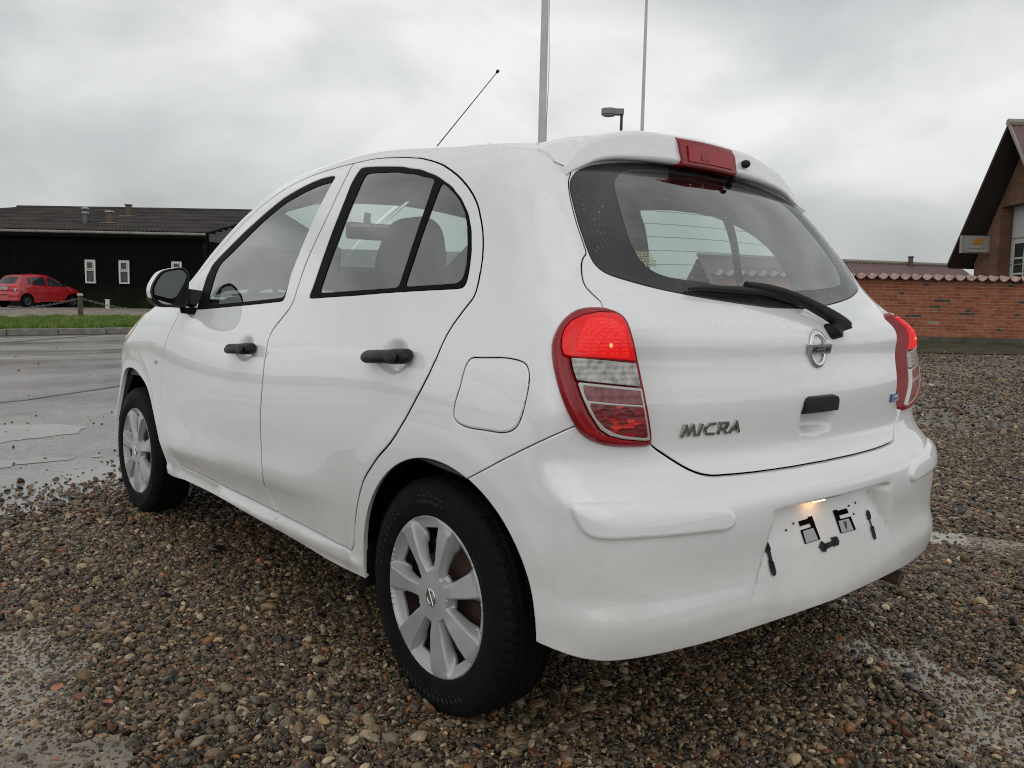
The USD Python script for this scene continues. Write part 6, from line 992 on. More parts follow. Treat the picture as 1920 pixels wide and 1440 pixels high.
def blob(pts, w, seed):
    p = LineString(pts).buffer(w); c = np.array(p.exterior.coords)[:-1]; c = np.vstack([c[::2]]); d = meshkit.fbm(np.column_stack([c*260, np.full(len(c), seed)]), 3, seed)-.5; ctr = np.array(p.centroid.coords[0])
    nrm = c-np.array([p.exterior.interpolate(p.exterior.project(Point(*q))).coords[0] for q in c])
    r = c+.55*(c-np.array([LineString(pts).interpolate(LineString(pts).project(Point(*q))).coords[0] for q in c]))*d[:, None]*2.2; g = Polygon(r).buffer(0).buffer(.0008).buffer(-.0008); return max(getattr(g, 'geoms', [g]), key=lambda k: k.area)
def glue(pts, w, seed): obj('glue_mark', on_plate(extr(blob(pts, w, seed), .002)), 'old_glue', bp_, smooth=False)
glue([(.266, .478), (.262, .460)], .0095, 1); glue([(.262, .462), (.258, .440), (.257, .418)], .0066, 2); glue([(.258, .424), (.255, .406)], .0085, 3)
glue([(-.212, .471), (-.214, .463)], .0085, 4); glue([(-.222, .432), (-.226, .410)], .0066, 5); glue([(-.214, .462), (-.217, .445), (-.221, .432)], .0018, 6)
glue([(.036, .427), (.026, .424)], .0105, 7); glue([(.026, .424), (-.022, .428)], .006, 8); glue([(-.022, .430), (-.036, .427)], .0105, 9)
for (yy, zz) in ((.140, .497), (.175, .487), (-.125, .503), (-.16, .506), (-.142, .480)): obj('screw_hole', on_plate(extr(Point(yy, zz).buffer(.0028, 8), .0008)), 'void_black', bp_, smooth=False)
obj('plate_lamp', bx(-.588, .058, .5475, .016, .05, .006), 'plate_lamp_glow', bp_, smooth=False)
obj('lamp_slot', bx(-.5965, -.03, .5515, .004, .22, .004), 'void_black', bp_, smooth=False)

# door handles
def on_side(m2, x0, z0, off):
    """flat mesh: x backwards (towards the tail), y up, z out"""
    v = np.array(m2.vertices); xs, zs = x0-v[:, 0], z0+v[:, 1]; y = car.side(xs, zs); out = np.stack([xs, y+off+v[:, 2], zs], 1); m = trimesh.Trimesh(out, m2.faces, process=False); m.fix_normals(); return m
def handle(x0, z0, slope, keyhole):
    ts = np.linspace(0, 1, 25); L = .215; c = []
    for t in ts: c.append((-L/2+L*t, slope*(t-.5), .014+.012*math.sin(math.pi*min(max((t-.02)/.9, 0), 1))))
    r = np.interp(ts, [0, .03, .12, .6, .75, .93, .98, 1], [.006, .013, .0170, .0170, .0195, .0185, .014, .007]); m = tube(c, r, 16); v = np.array(m.vertices); m.vertices = v
    g = on_side(m, x0, z0, 0.0); return g
for (dl, dr, x0, z0, sl) in ((rdL, rdR, .163, .873, .014), (fdL, fdR, 1.085, .842, .012)):
    m = handle(x0, z0, sl, 0); h1 = obj('handle', m, 'black_plastic', dl, smooth=50); mm = m.copy(); mm.vertices = np.array(mm.vertices)*[1, -1, 1]; mm.invert(); h2 = obj('handle', mm, 'black_plastic', dr, smooth=50)
    q = x0-.062; yk = float(car.side(np.array([q]), np.array([z0]))[0])
    kk = trimesh.creation.icosphere(2); kk.apply_scale([.028, .006, .016]); kk.apply_translation((q, yk+.041, z0+sl*.25)); obj('thumb_hollow', kk, 'black_rubber', dl, smooth=True)
# door mirror
def rrect(w, h, r): return sbox(-w/2+r, -h/2+r, w/2-r, h/2-r).buffer(r)
MIRROR_OUT = [(0.93, 1.032), (0.915, 1.073), (0.885, 1.109), (0.844, 1.121), (0.803, 1.123), (0.787, 1.107), (0.783, 1.067), (0.786, 1.015), (0.795, 0.974), (0.837, 0.972), (0.897, 0.977), (0.922, 1.001)]
def mirror_shell(y_sign):
    # outline of the rear face in (y, z), from traced corners
    o = Polygon(smoothp(np.array(MIRROR_OUT), 6))
    return o
MO = mirror_shell(1); MC = np.array(MO.centroid.coords[0])
MTILT, MGT, MGV = -.05, -.16, -.06
def loft(o, xs, sc, cap0=True):
    c = np.array(o.exterior.coords)[:-1]; S = np.array([np.column_stack([np.full(len(c), x), MC+(c-MC)*s]) for x, s in zip(xs, sc)]); n, m = S.shape[:2]; v = S.reshape(-1, 3); f = []
    for i in range(n-1):
        for j in range(m): a, b = i*m+j, i*m+(j+1) % m; f += [(a, b, b+m), (a, b+m, a+m)]
    v = np.vstack([v, S[0].mean(0), S[-1].mean(0)]); 
    for j in range(m): f += [(len(v)-2, (j+1) % m, j), (len(v)-1, (n-1)*m+j, (n-1)*m+(j+1) % m)]
    v[:, 0] += MTILT*(v[:, 1]-MC[0]); mm = trimesh.Trimesh(v, f, process=False); mm.fix_normals(); return mm
def pair(name, m, mat, parents, smooth=40):
    a = obj(name, m, mat, parents[0], smooth); q = m.copy(); q.vertices = np.array(q.vertices)*[1, -1, 1]; q.invert(); b = obj(name, q, mat, parents[1], smooth); return a, b
MX = 1.725
mh = pair('door_mirror', loft(MO, [MX+.012, MX+.03, MX+.07, MX+.105, MX+.125, MX+.132], [.985, 1.012, .975, .83, .58, .2]), 'white_plastic', (hb_, hb_))
rim = loft(MO, [MX+.016, MX+.0, MX-.004, MX-.002, MX+.003], [.995, 1.0, .97, .92, .88]); pair('rim', rim, 'black_plastic', mh)
gc = np.array(MO.exterior.coords)[:-1]; gc = MC+(gc-MC)*.885; gl = extr(Polygon(gc), .006); v = np.array(gl.vertices); gl.vertices = np.stack([MX-.001+v[:, 2]+MGT*(v[:, 0]-MC[0])+MGV*(v[:, 1]-MC[1]), v[:, 0], v[:, 1]], 1); gl.fix_normals(); pair('mirror_glass', gl, 'mirror_silver', mh, smooth=False)
lowc = Polygon(np.array(MO.exterior.coords)).intersection(sbox(.6, .9, 1.0, 1.005)); lm = extr(lowc, .06); v = np.array(lm.vertices); lm.vertices = np.stack([MX+.016+v[:, 2]+MTILT*(v[:, 0]-MC[0]), MC[0]+(v[:, 0]-MC[0])*1.045, MC[1]+(v[:, 1]-MC[1])*1.045], 1); lm.fix_normals(); pair('lower_cover', lm, 'black_plastic', mh, smooth=30)
arm = trimesh.convex.convex_hull(np.array([(MX+x, y, z) for (x, y, z) in [(.02, .80, .992), (.02, .80, 1.045), (.07, .80, .990), (.07, .80, 1.04), (-.03, .725, .965), (.10, .725, .965), (-.02, .725, 1.035), (.10, .725, 1.035), (.05, .79, .975)]])); pair('arm', arm, 'black_plastic', mh)
ft = trimesh.convex.convex_hull(np.array([(MX+x, y, z) for (x, y, z) in [(-.035, .785, .968), (-.035, .782, .945), (.055, .80, .945), (.055, .805, .968), (.0, .81, .952), (-.03, .74, .97), (.06, .74, .97), (-.03, .74, .94), (.06, .74, .94)]])); pair('foot', ft, 'underbody', mh)
# sticker inside the rear screen, rain drops
noisy('sticker_print', (.42, .38, .18), (.50, .46, .24), rough=.6)
stk = []
for r_ in range(6):
    x_ = .400
    while x_ < .445: w_ = RNG.uniform(.003, .009); stk.append((x_, 1.106+r_*.0062, w_)); x_ += w_+.0025
stp = on_rear(cat(*[extr(sbox(a-.425, b-1.12, a-.425+w_, b-1.12+.0042), .0003) for a, b, w_ in stk]), .425, 1.12, -.002); obj('sticker', stp, 'sticker_print', rs, smooth=False)
M('rain_drop', {'f': ('layer_weight', dict(blend=.22)), 't': ('transparent_bsdf', dict(color=(.965, .965, .965))), 'g': ('glossy_bsdf', dict(color=(1, 1, 1), roughness=.02)), 'm': ('mix_closure', {})}, [('f.fresnel', 'm.fac'), ('t.BSDF', 'm.closure1'), ('g.BSDF', 'm.closure2')], surface='m.closure')
def drops(reg, n, seed):
    r_ = np.random.default_rng(seed); x0, y0, x1, y1 = reg.bounds; q = np.column_stack([r_.uniform(x0, x1, n*6), r_.uniform(y0, y1, n*6)]); k = meshkit.fbm(np.column_stack([q*6, np.full(len(q), seed)]), 3, seed); q = q[shapely.contains_xy(reg, q[:, 0], q[:, 1]) & (k > .44)][:n]
    P = car.lift(q, .0002); N = car.normal(P); s = r_.uniform(.0006, .0016, len(P)); ic = trimesh.creation.icosphere(1); V, Fc = [], []
    for i in range(len(P)):
        a = np.cross(N[i], [0, 0, 1.0]); a /= np.linalg.norm(a)+1e-9; b = np.cross(N[i], a); v = np.array(ic.vertices); V.append(P[i]+s[i]*(v[:, :1]*a+v[:, 1:2]*b*r_.uniform(.9, 1.5)+v[:, 2:]*N[i]*.35)); Fc.append(np.array(ic.faces)+42*i)
    v, f = np.vstack(V), np.vstack(Fc); m = trimesh.Trimesh(v, f, process=False); vv, ff, nn = meshkit.arrays(m, True); return vv, ff, nn
dz = unary_union([GLASS.buffer(-.01), TG.difference(GLASS).buffer(-.01), BUMP.intersection(sbox(-2, -.09, 0, .1)), BODY.intersection(sbox(-1.0, .05, .2, .75)), RDs.difference(RW).intersection(sbox(-.7, .12, .4, .26))])
d1 = drops(dz.intersection(sbox(CU, -1, 3, 2)), 1500, 31); d2 = mirror(drops(dz.intersection(sbox(CU, -1, -.6, 2)), 600, 32)); tag(raw('rain_drops', *join(d1, d2), 'rain_drop', hb_), kind='stuff')
# aerial
a0, a1 = np.array([1.39, 0, 1.492]), np.array([.778, 0, 1.843])
ae = obj('aerial', tube([a0, a1], [.0028, .0016], 6), 'dark_metal', hb_, smooth=True); obj('tip', tube([a1-(a1-a0)*.012, a1-(a1-a0)*.004, a1+(a1-a0)*.006, a1+(a1-a0)*.01], [.003, .0058, .0055, .002], 8), 'black_plastic', ae, smooth=True); obj('foot', tube([a0-[0, 0, .012], a0+[-.01, 0, .012], a0+[-.03, 0, .02]], [.03, .018, .008], 12), 'black_plastic', ae)

# ------------------------------------------------------------------ wheels
def tyre_mesh(Rt=.2955, w=.172, Rr=.196):
    prof = np.array([(Rr, .072), (Rr+.004, .078), (.215, .084), (.235, .0875), (.258, .0855), (.273, .080), (.2835, .0735), (.2905, .0655), (.2945, .055), (.2955, .040), (.2955, .020), (.2955, 0)])
    s = np.r_[0, np.cumsum(np.linalg.norm(np.diff(prof, axis=0), axis=1))]; q = CubicSpline(s, prof)(np.linspace(0, s[-1], 40)); q = np.vstack([q, (q[::-1]*[1, -1])[1:]]); n = 360; th = np.linspace(0, 2*np.pi, n, endpoint=False); m = len(q)
    R = np.repeat(q[:, 0][None], n, 0); Y = np.repeat(q[:, 1][None], n, 0); T_ = np.repeat(th[:, None], m, 1)
    # tread: lateral shoulder grooves and sipes, circumferential ribs
    a = T_*72/(2*np.pi)+np.abs(Y)*14; saw = np.abs((a % 1)-.5)*2; sh = sstep(.050, .060, np.abs(Y))*sstep(.2725, .281, R)+.0
    groove = sstep(.80, .93, saw)*sh*.0065
    inner = sstep(.27, .285, R)*(np.abs(Y) < .052); groove += inner*sstep(.82, .94, np.abs((T_*90/(2*np.pi)+Y*30) % 1-.5)*2)*.004
    for c in (.018, .047): groove += sstep(.0042, .0022, np.abs(np.abs(Y)-c))*.0065
    R = R-groove; v = np.stack([R*np.cos(T_), Y, R*np.sin(T_)], -1).reshape(-1, 3); i, j = np.meshgrid(np.arange(n), np.arange(m-1), indexing='ij'); a = i*m+j; b = ((i+1) % n)*m+j; qd = np.stack([a, a+1, b+1, b], -1).reshape(-1, 4)
    mm = trimesh.Trimesh(v, np.vstack([qd[:, [0, 1, 2]], qd[:, [0, 2, 3]]]), process=False); mm.fix_normals(); return mm
def cover_meshes(ph):
    N = 7; step = 2*np.pi/N; Ro = .2045
    def spoke_half(r): return np.interp(r, [.03, .06, .10, .15, .195], [.019, .0165, .0205, .0275, .0320])
    holes = []
    for k in range(N):
        a0 = ph+k*step; r = np.linspace(.072, .172, 16); w1 = np.interp(r, [.072, .10, .13, .172], [.003, .0025, .003, .012]); h_ = spoke_half(r)
        left = a0+(h_+w1)/r; rl = np.interp(r, [.083, .12, .158], [.45, .60, .42]); right = a0+step-(h_+.003+.010*np.clip((r-.115)/.057, 0, 1)**2)/r
        right = np.maximum(right, left+.03); P = np.vstack([np.stack([r*np.cos(left), r*np.sin(left)], 1), np.stack([r*np.cos(right), r*np.sin(right)], 1)[::-1]]); holes.append(Polygon(P).buffer(0).buffer(-.006).buffer(.006))
    disk = Point(0, 0).buffer(Ro, 64); g = disk.difference(unary_union(holes)); p2, f = tri2(g, .0034, .003)
    r = np.hypot(*p2.T); th = np.arctan2(p2[:, 1], p2[:, 0]); d = (th-ph+step/2) % step-step/2; lat = d*r; hw = spoke_half(r)
    on = sstep(1.0, -.5, (np.abs(lat)-hw)/.007)
    dish = np.interp(r, [0, .03, .055, .10, .15, .185, .198, Ro], [.012, .012, .010, .012, .013, .011, .009, .0]); low = np.interp(r, [0, .055, .075, .12, .160, .186, .196, Ro], [.012, .004, -.012, -.020, -.016, -.004, .004, .0])
    low = np.where(r > .196, dish, low); z = low+(dish-low)*np.where(r < .062, 1, on); z = z+on*.0055*np.clip(lat/hw, -1, 1)*sstep(.06, .1, r)*sstep(.195, .18, r)
    v = np.stack([p2[:, 0], z, p2[:, 1]], 1); m = trimesh.Trimesh(v, f, process=False); fn = m.face_normals[:, 1].mean(); 
    if fn < 0: m.invert()
    # rim edge and hole walls
    rimw = tri2
    parts = [m]
    for rg in [h.exterior for h in holes]:
        L = rg.length; n = int(L/.003); q = np.array([rg.interpolate(i*L/n).coords[0] for i in range(n)]); 
        from_tree = KD(p2).query(q)[1]; za = z[from_tree]; q3a = np.stack([q[:, 0], za, q[:, 1]], 1); q3b = q3a-[0, .006, 0]; vv = np.vstack([q3a, q3b]); k = np.arange(n); k2 = (k+1) % n; parts.append(trimesh.Trimesh(vv, np.vstack([np.stack([k, k2, k2+n], 1), np.stack([k, k2+n, k+n], 1)]), process=False))
    return m, cat(*parts[1:])
from scipy.spatial import cKDTree as KD
def polar_text(text, h, r0, a0, bold=False, th=.0012):
    """lettering bent round the sidewall; reads clockwise from angle a0"""
    m = meshkit.text_mesh(text, h, th, bold); m = dense(m, .006); v = np.array(m.vertices); b = m.bounds; a = a0-(v[:, 0]-(b[0, 0]+b[1, 0])/2)/r0; r = r0+v[:, 1]-h/2
    side = np.interp(r, [.196, .215, .235, .258, .273, .2835], [.076, .084, .0875, .0855, .080, .0735]); out = np.stack([r*np.cos(a), side+v[:, 2]-.0004, r*np.sin(a)], 1); m = trimesh.Trimesh(out, m.faces, process=False); m.fix_normals(); return m
TY = tyre_mesh()
def wheel(x, y, flip, ph, steer=0.0, text_a=math.radians(100)):
    """wheel as part of the car; local y points outwards"""
    Tm = np.eye(4); 
    R_ = trimesh.transformations.rotation_matrix(steer, (0, 0, 1)); S_ = np.diag([1, -1, 1, 1.0]) if flip else np.eye(4); Tm = trimesh.transformations.translation_matrix((x, y, .288))@R_@S_
    def put(name, m, mat, par, smooth=35):
        m = m.copy(); v, f, n = meshkit.arrays(m, smooth); v = trimesh.transform_points(v, Tm); 
        if n is not None: n = n@Tm[:3, :3].T
        if flip: f = f[:, ::-1]
        return raw(name, v, f, n, mat, par)
    w = put('wheel', wheel_disc, 'rusty_steel', hb_)
    put('tyre', TY, 'tyre_rubber', w, 40)
    if not flip:
        for txt, h, rr, aa in (('nokian', .026, .247, text_a), ('iLine', .021, .250, text_a-math.radians(118)), ('175/60 R15', .009, .219, text_a+math.radians(60))): put('lettering', polar_text(txt, h, rr, aa), 'tyre_lettering', w, False)
        # dimpled pattern on the sidewall beside the lettering
        dd = []
        for i in range(9):
            for j in range(3):
                a = text_a-math.radians(38+i*5.2); r = .232+j*.012; c = trimesh.creation.cylinder(.0036-.0006*j, .0016, sections=10); c.apply_transform(trimesh.transformations.rotation_matrix(math.pi/2, (1, 0, 0))); c.apply_translation((r*math.cos(a), float(np.interp(r, [.215, .235, .258, .273], [.084, .0875, .0855, .080])), r*math.sin(a))); dd.append(c)
        for i in range(14):
            a = text_a-math.radians(150+i*4.5); c = bx(0, 0, 0, .022, .0016, .005); c.apply_transform(trimesh.transformations.rotation_matrix(-a+.5, (0, 1, 0))); r = .245; c.apply_translation((r*math.cos(a), .0868, r*math.sin(a))); dd.append(c)
        put('tread_marks', cat(*dd), 'tyre_lettering', w, False)
    top, walls = cover_meshes(ph)
    top.apply_translation((0, .072, 0)); walls.apply_translation((0, .072, 0))
    cv = put('hubcap', top, 'hubcap_silver', w, 28); put('hubcap_edge', walls, 'hubcap_silver', cv, 30)
    rg = trimesh.creation.torus(.0165, .0035, 40, 12); rg.apply_transform(trimesh.transformations.rotation_matrix(math.pi/2, (1, 0, 0))); rg.apply_scale([1, .6, 1.08]); rg.apply_translation((0, .086, 0)); em = put('emblem', rg, 'chrome', cv, True)
    b_ = bx(0, .087, 0, .044, .004, .010, bev=.001); b_.apply_transform(trimesh.transformations.rotation_matrix(math.radians(-62), (0, 1, 0))); put('bar', b_, 'chrome', em, False)
    vs = tube([(-.115*math.cos(ph+.9), .03, .115), (-.125, .055, .118)], .006, 8); 
    return w
_wd = [(.001, -.020), (.001, .012), (.035, .014), (.06, .020), (.095, .022), (.13, .006), (.150, .010), (.168, -.010), (.183, -.045), (.192, -.050), (.1955, .066), (.2005, .070), (.2015, .074), (.197, .076), (.193, .070), (.190, .0), (.188, -.062), (.16, -.06)]
wheel_disc = lathe(_wd, 90); _v = np.array(wheel_disc.vertices); wheel_disc = trimesh.Trimesh(np.stack([_v[:, 0], _v[:, 2], _v[:, 1]], 1), wheel_disc.faces[:, ::-1], process=False)
# brake vents: dark holes in the steel wheel
vh = []
for k in range(10):
    a = k*2*np.pi/10; c = trimesh.creation.cylinder(.017, .004, sections=16); c.apply_transform(trimesh.transformations.rotation_matrix(math.pi/2, (1, 0, 0))); c.apply_scale([1, 1, .8]); c.apply_translation((.142*math.cos(a), .0115, .142*math.sin(a))); vh.append(c)
wh = []
for (x, y, fl_, ph, st) in ((0, .7155, False, math.radians(-101.5), 0.0), (0, -.7155, True, math.radians(-70), 0), (2.45, .712, False, math.radians(-93), math.radians(1.5)), (2.45, -.712, True, math.radians(-60), 0)):
    w = wheel(x, y, fl_, ph, st, math.radians(88) if x < 1 else math.radians(60)); wh.append(w)
    m = cat(*vh).copy(); v = np.array(m.vertices)*[1, -1 if fl_ else 1, 1]+[x, y, .288]; obj('vent_hole', trimesh.Trimesh(v, m.faces, process=False), 'void_black', w, smooth=False)
# wheel arch liners and underbody
def liner(cx, R, s):
    th = np.radians(np.linspace(-1, 181, 48)); out = [(R*np.cos(a)+cx, R*np.sin(a)+.285) for a in th]; v = []; f = []
    for (x, z) in out: v += [(x, s*(.764 if cx < 1 else .748), z), (x, s*.42, z)]
    n = len(out)
    for i in range(n-1): a = 2*i; f += [(a, a+1, a+3), (a, a+3, a+2)]
    c = len(v); v += [(cx, s*.42, .285)]
    for i in range(n-1): f.append((c, 2*i+1, 2*i+3))
    return trimesh.Trimesh(v, f, process=False)
for cx, R in ((-.042, .370), (2.425, .392)):
    for s in (1, -1): obj('wheel_arch_liner', liner(cx, R, s), 'void_black', hb_, smooth=False)
obj('mud_flap', cat(bx(.335, .755, .285, .03, .08, .12)), 'underbody', hb_, smooth=False)
fl_poly = Polygon([(-.50, -.50), (-.50, .50), (-.41, .62), (-.40, .66), (.34, .72), (.34, .765), (1.86, .765), (1.9, .70), (2.9, .66), (3.05, .4), (3.05, -.4), (2.9, -.66), (1.9, -.70), (1.86, -.765), (.34, -.765), (.34, -.72), (-.40, -.66), (-.41, -.62), (-.50, -.50)]).buffer(0)
for bxp in (sbox(-.42, .44, .33, .9), sbox(-.42, -.9, .33, -.44), sbox(2.03, .44, 2.85, .9), sbox(2.03, -.9, 2.85, -.44)): fl_poly = fl_poly.difference(bxp)
um = extr(fl_poly.buffer(-.03), .035); um.apply_translation((0, 0, .285)); obj('underbody', um, 'underbody', hb_, smooth=False)
obj('exhaust', tube([(-.2, -.42, .25), (-.5, -.45, .245), (-.57, -.46, .24)], .022, 12), 'rusty_steel', hb_); obj('rear_axle', tube([(0, -.62, .27), (0, .62, .27)], .04, 10), 'underbody', hb_)

# ------------------------------------------------------------------ interior
inn = DOM.difference(unary_union([FW.buffer(.004), RW.buffer(.006), WS.buffer(-.014), GLASS.buffer(-.03), sbox(CU-1, -1, FU+1, -.11)]))
up = inn.intersection(sbox(CU, .18, FU, VT)); lowp = inn.intersection(sbox(CU, -.11, FU, .18))
whole('pillar_trim', panel(up.intersection(sbox(CU, .18, FU, .80)), h=.03, hb=.012, bevel=0, t=0, level=lambda q: -.030-.05*sstep(-.78, -.86, q[:, 0])*sstep(.30, .22, q[:, 1])), 'trim_grey', hb_)
whole('roof_lining', panel(up.intersection(sbox(CU, .80, FU, VT)), h=.03, hb=.012, bevel=0, t=0, level=-.030), 'trim_grey', hb_)
whole('door_trim', panel(lowp, h=.03, hb=.012, bevel=0, t=0, level=lambda q: -.028-.055*sstep(-.78, -.86, q[:, 0])), 'trim_grey', hb_)
obj('floor', cat(bx(1.2, 0, .335, 3.2, 1.36, .03), bx(-.30, 0, .60, .35, 1.0, .02)), 'void_black', hb_, smooth=False)
def rounded(c, s, r, rx=0, ry=0):
    m = trimesh.creation.box(np.array(s)-2*r); hull = []; 
    ic = trimesh.creation.icosphere(2, r); pts = (np.array(m.vertices)[:, None]+np.array(ic.vertices)[None]).reshape(-1, 3); m = trimesh.convex.convex_hull(pts)
    if ry: m.apply_transform(trimesh.transformations.rotation_matrix(ry, (0, 1, 0)))
    m.apply_translation(c); return m
for s in (1, -1):
    st = obj('seat', cat(rounded((1.22, s*.36, .58), (.50, .50, .16), .06, ry=-.10), rounded((.915, s*.36, .83), (.15, .46, .58), .065, ry=-.27)), 'seat_fabric', hb_)
    hr_ = Polygon(smoothp(np.array([(-.125, 0), (-.130, .03), (-.115, .10), (-.085, .17), (-.04, .20), (.04, .20), (.085, .17), (.115, .10), (.130, .03), (.125, 0), (.06, -.008), (-.06, -.008)]), 5)); hm2 = extr(hr_, .085); v = np.array(hm2.vertices); 
    sc_ = 1-.10*np.abs(v[:, 2]/.085-.5)*2; v2 = np.stack([.785+(.0425-v[:, 2])-.16*v[:, 1], s*.36+v[:, 0]*sc_, 1.108+v[:, 1]*sc_], 1); hm2 = trimesh.Trimesh(v2, hm2.faces, process=False); hm2.fix_normals(); obj('headrest', hm2, 'seat_fabric', st, smooth=50)
    obj('headrest_post', cat(tube([(.79, s*.36-.07, 1.12), (.82, s*.36-.07, 1.05)], .007, 8), tube([(.79, s*.36+.07, 1.12), (.82, s*.36+.07, 1.05)], .007, 8)), 'chrome', st)
obj('rear_seat', cat(rounded((.32, 0, .55), (.5, 1.22, .18), .06), rounded((.04, 0, .76), (.14, 1.20, .46), .06, ry=-.30)), 'seat_fabric', hb_)
obj('parcel_shelf', rounded((-.21, 0, .955), (.36, 1.02, .03), .012), 'seat_fabric', hb_)
obj('dashboard', cat(rounded((2.10, 0, .86), (.50, 1.34, .25), .09), rounded((1.98, .37, .965), (.22, .34, .10), .05)), 'seat_fabric', hb_)
swm = trimesh.creation.torus(.185, .015, 48, 14); sp_ = cat(tube([(-.18, 0, 0), (.18, 0, 0)], .014, 8), tube([(0, 0, 0), (0, -.18, 0)], .014, 8), rounded((0, 0, 0), (.15, .13, .05), .02)); TT = trimesh.transformations.rotation_matrix(math.pi/2, (0, 0, 1))
swm = cat(swm, sp_); swm.apply_transform(TT); swm.apply_transform(trimesh.transformations.rotation_matrix(math.radians(-66), (0, 1, 0))); swm.apply_translation((1.78, .37, .90)); obj('steering_wheel', swm, 'seat_fabric', hb_, smooth=40)
im = rounded((0, 0, 0), (.035, .235, .075), .016); im.apply_transform(trimesh.transformations.rotation_matrix(math.radians(-6), (0, 0, 1))); im.apply_translation((1.665, 0.0, 1.318)); imo = obj('inside_mirror', im, 'seat_fabric', hb_, smooth=40)
ig = bx(-.0185, 0, 0, .002, .212, .056); ig.apply_transform(trimesh.transformations.rotation_matrix(math.radians(-6), (0, 0, 1))); ig.apply_translation((1.665, 0, 1.318)); obj('mirror_glass', ig, 'rear_mirror', imo, smooth=False); obj('stalk', tube([(1.68, 0, 1.33), (1.70, 0, 1.375), (1.69, 0, 1.40)], .016, 8), 'seat_fabric', imo)
# ------------------------------------------------------------------ the red hatchback parked in front of the shed
rc = thing('red_car', 'red hatchback parked before the black shed, cut off by the left picture edge', 'car')
RCO = W(36.6, -21.7); RCO[2] = float(gz(*RCO[:2]))+.06
_h = R2*math.cos(math.radians(70))+F2*math.sin(math.radians(70)); RCA = math.atan2(_h[1], _h[0]); RS = np.array([.955, .958, .972])
RT = np.eye(4); RT[:3, :3] = trimesh.transformations.rotation_matrix(RCA, (0, 0, 1))[:3, :3]@np.diag(RS); RT[:3, 3] = RCO; RN = trimesh.transformations.rotation_matrix(RCA, (0, 0, 1))[:3, :3]@np.diag(1/RS)
def rput(name, vfn, mat, par):
    v, f, n = vfn
    if n is not None: n = n@RN.T; n = n/np.maximum(np.linalg.norm(n, axis=1, keepdims=True), 1e-9)
    return raw(name, trimesh.transform_points(v, RT), f, n, mat, par)
def rboth(name, vfn, mat, pars): return rput(name, vfn, mat, pars[0]), rput(name, mirror(vfn), mat, pars[1])
def xz(pts, r=.02):
    p = np.array(pts, float); return Polygon(car.touv(np.stack([p[:, 0], car.side(p[:, 0], p[:, 1]), p[:, 1]], 1))).buffer(-r).buffer(2*r).buffer(-r)
def yz(pts, r=.02):
    p = np.array(pts, float); q = np.array([rs_pt(y, z) for y, z in p]); return Polygon(car.touv(q)).buffer(-r).buffer(2*r).buffer(-r)
car.T_['dimple'] = []
rw1, rw2, rw3 = xz([(1.10, .985), (1.14, 1.37), (1.36, 1.375), (1.62, 1.29), (1.9, 1.15), (2.10, 1.03), (2.10, .97)]), xz([(.30, 1.015), (.32, 1.355), (1.00, 1.385), (1.03, .985)]), xz([(.02, 1.10), (.12, 1.33), (.265, 1.352), (.245, 1.02), (.06, 1.05)], .015)
rgl = yz([(.0, 1.05), (.35, 1.055), (.50, 1.08), (.485, 1.30), (.42, 1.365), (0, 1.385)]).union(yz([(0, 1.05), (.1, 1.05), (.1, 1.38), (0, 1.385)], .001)); rgl = Polygon([(CU-.2, rgl.bounds[1]), *np.array(rgl.convex_hull.exterior.coords)]).convex_hull.buffer(0)
rlt = yz([(.56, .72), (.66, .72), (.64, 1.0), (.52, 1.02)], .012)
rdoor1 = xz([(1.05, .37), (1.05, 1.0), (1.10, 1.43), (1.38, 1.43), (1.75, 1.29), (2.14, 1.05), (2.17, .9), (2.1, .40)], .02); rdoor2 = xz([(.36, .70), (.25, .95), (.26, 1.40), (1.08, 1.43), (1.035, 1.0), (1.035, .37), (.43, .37), (.42, .5)], .02)
rbody = DOM.difference(unary_union([RARCH, FARCH, below, UNDERB, rw1, rw2, rw3, rgl, rlt, WS]).buffer(0)); lines = unary_union([rdoor1.boundary.buffer(.006), rdoor2.boundary.buffer(.006)]); rbody = rbody.difference(lines)
pb_ = panel(rbody, h=.03, hb=.02, bevel=0, t=.02)
b1, b2 = rboth('body', pb_, 'red_paint', (rc, rc))
dk = panel(DOM.difference(unary_union([RARCH, FARCH, below, UNDERB])).intersection(sbox(CU, -.5, FU, VT)), h=.05, hb=.03, bevel=0, t=0, level=-.03); rboth('inner_shell', dk, 'void_black', (rc, rc))
for w_ in (rw1, rw2, rw3): rboth('window', panel(w_, h=.04, hb=.02, bevel=0, t=0, level=-.006), 'dark_pane', (rc, rc))
rput('rear_window', join(*(lambda q: (q, mirror(q)))(panel(rgl, h=.03, hb=.02, bevel=0, t=0, level=-.004))), 'dark_pane', rc)
rput('windscreen', join(*(lambda q: (q, mirror(q)))(panel(WS, h=.05, hb=.03, bevel=0, t=0, level=-.004))), 'dark_pane', rc)
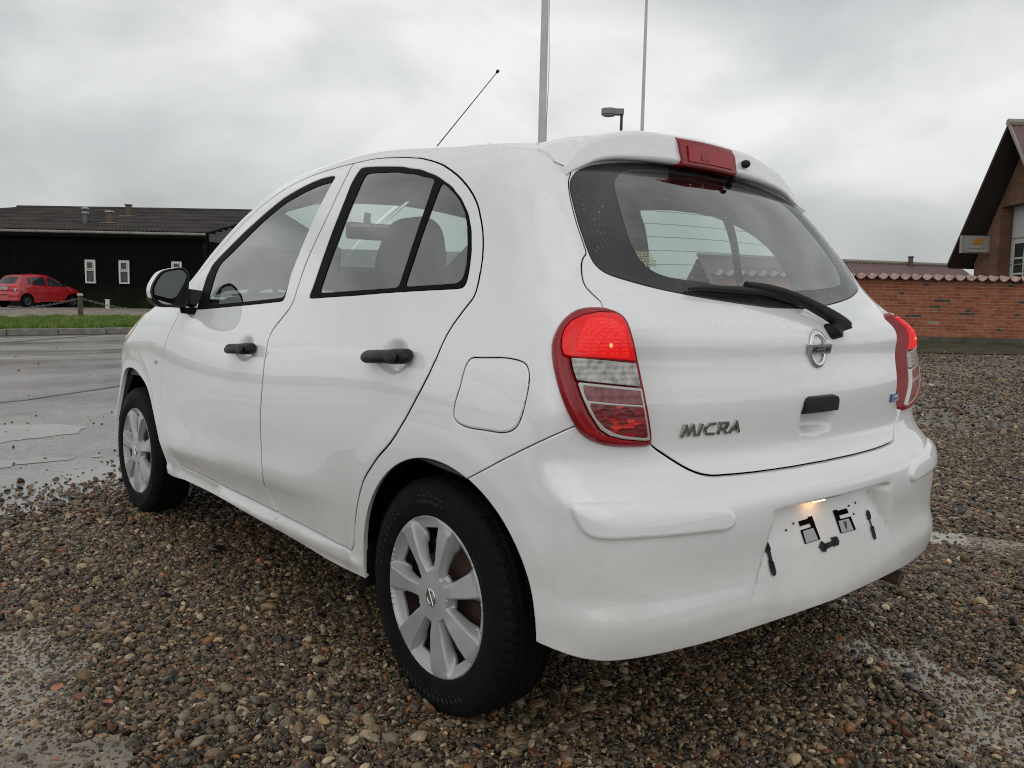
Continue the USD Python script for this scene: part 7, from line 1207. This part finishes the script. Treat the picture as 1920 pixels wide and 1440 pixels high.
lz = (rlt.bounds[1]+rlt.bounds[3])/2; t1, t2 = rboth('tail_light', panel(rlt.intersection(sbox(-9, lz-.02, 9, 9)), h=.03, hb=.02, bevel=.004, t=.02, level=.004), 'lens_red_lit', (rc, rc)); rboth('clear_lens', panel(rlt.intersection(sbox(-9, -9, 9, lz-.022)), h=.03, hb=.02, bevel=.004, t=.02, level=.004), 'lens_clear', (t1, t2))
def rm(name, m, mat, par=rc, smooth=35): v, f, n = meshkit.arrays(m, smooth); return rput(name, (v, f, n), mat, par)
pl = bx(-.566, .0, .845, .012, .50, .115); plo = rm('number_plate', pl, 'white_window_frame', smooth=False)
for i in range(7): rm('plate_digit', bx(-.574, .19-i*.062, .845, .003, .034, .06), 'emblem_dark', plo, False)
rm('rub_strip', cat(bx(.75, -.838, .66, 1.1, .012, .05), bx(.75, .838, .66, 1.1, .012, .05)), 'red_paint', smooth=False)
rm('emblem', bx(-.545, 0, .95, .01, .11, .03), 'chrome', smooth=False)
for s in (1, -1):
    rm('door_mirror', rounded((1.98, s*.80, 1.03), (.10, .16, .13), .04), 'black_plastic'); rm('side_indicator', bx(2.28, s*.838, .80, .07, .01, .03), 'indicator_lens', smooth=False)
    for (x, dx) in ((.45, 0), (1.2, 0)): rm('handle', rounded((x, s*.838, .90), (.17, .03, .03), .012), 'red_paint')
    for x in (0, 2.45):
        ty = lathe([(.17, .0), (.19, .07), (.235, .085), (.275, .075), (.292, .05), (.295, 0), (.292, -.05), (.275, -.075), (.19, -.08), (.17, 0)], 40); ty.apply_transform(trimesh.transformations.rotation_matrix(math.pi/2, (1, 0, 0))); ty.apply_translation((x, s*.71, .288)); w_ = rm('wheel', ty, 'tyre_rubber')
        hc = lathe([(.0, .02), (.05, .02), (.12, .0), (.185, .03), (.19, .0), (0, -.02)], 32); hc.apply_transform(trimesh.transformations.rotation_matrix(-s*math.pi/2, (1, 0, 0))); hc.apply_translation((x, s*.755, .288)); rm('rim', hc, 'dark_metal', w_)
        ln = liner(x, .37, s); rm('wheel_arch_liner', ln, 'void_black', smooth=False)
um2 = extr(fl_poly, .05); um2.apply_translation((0, 0, .262)); rm('underbody', um2, 'underbody', smooth=False)
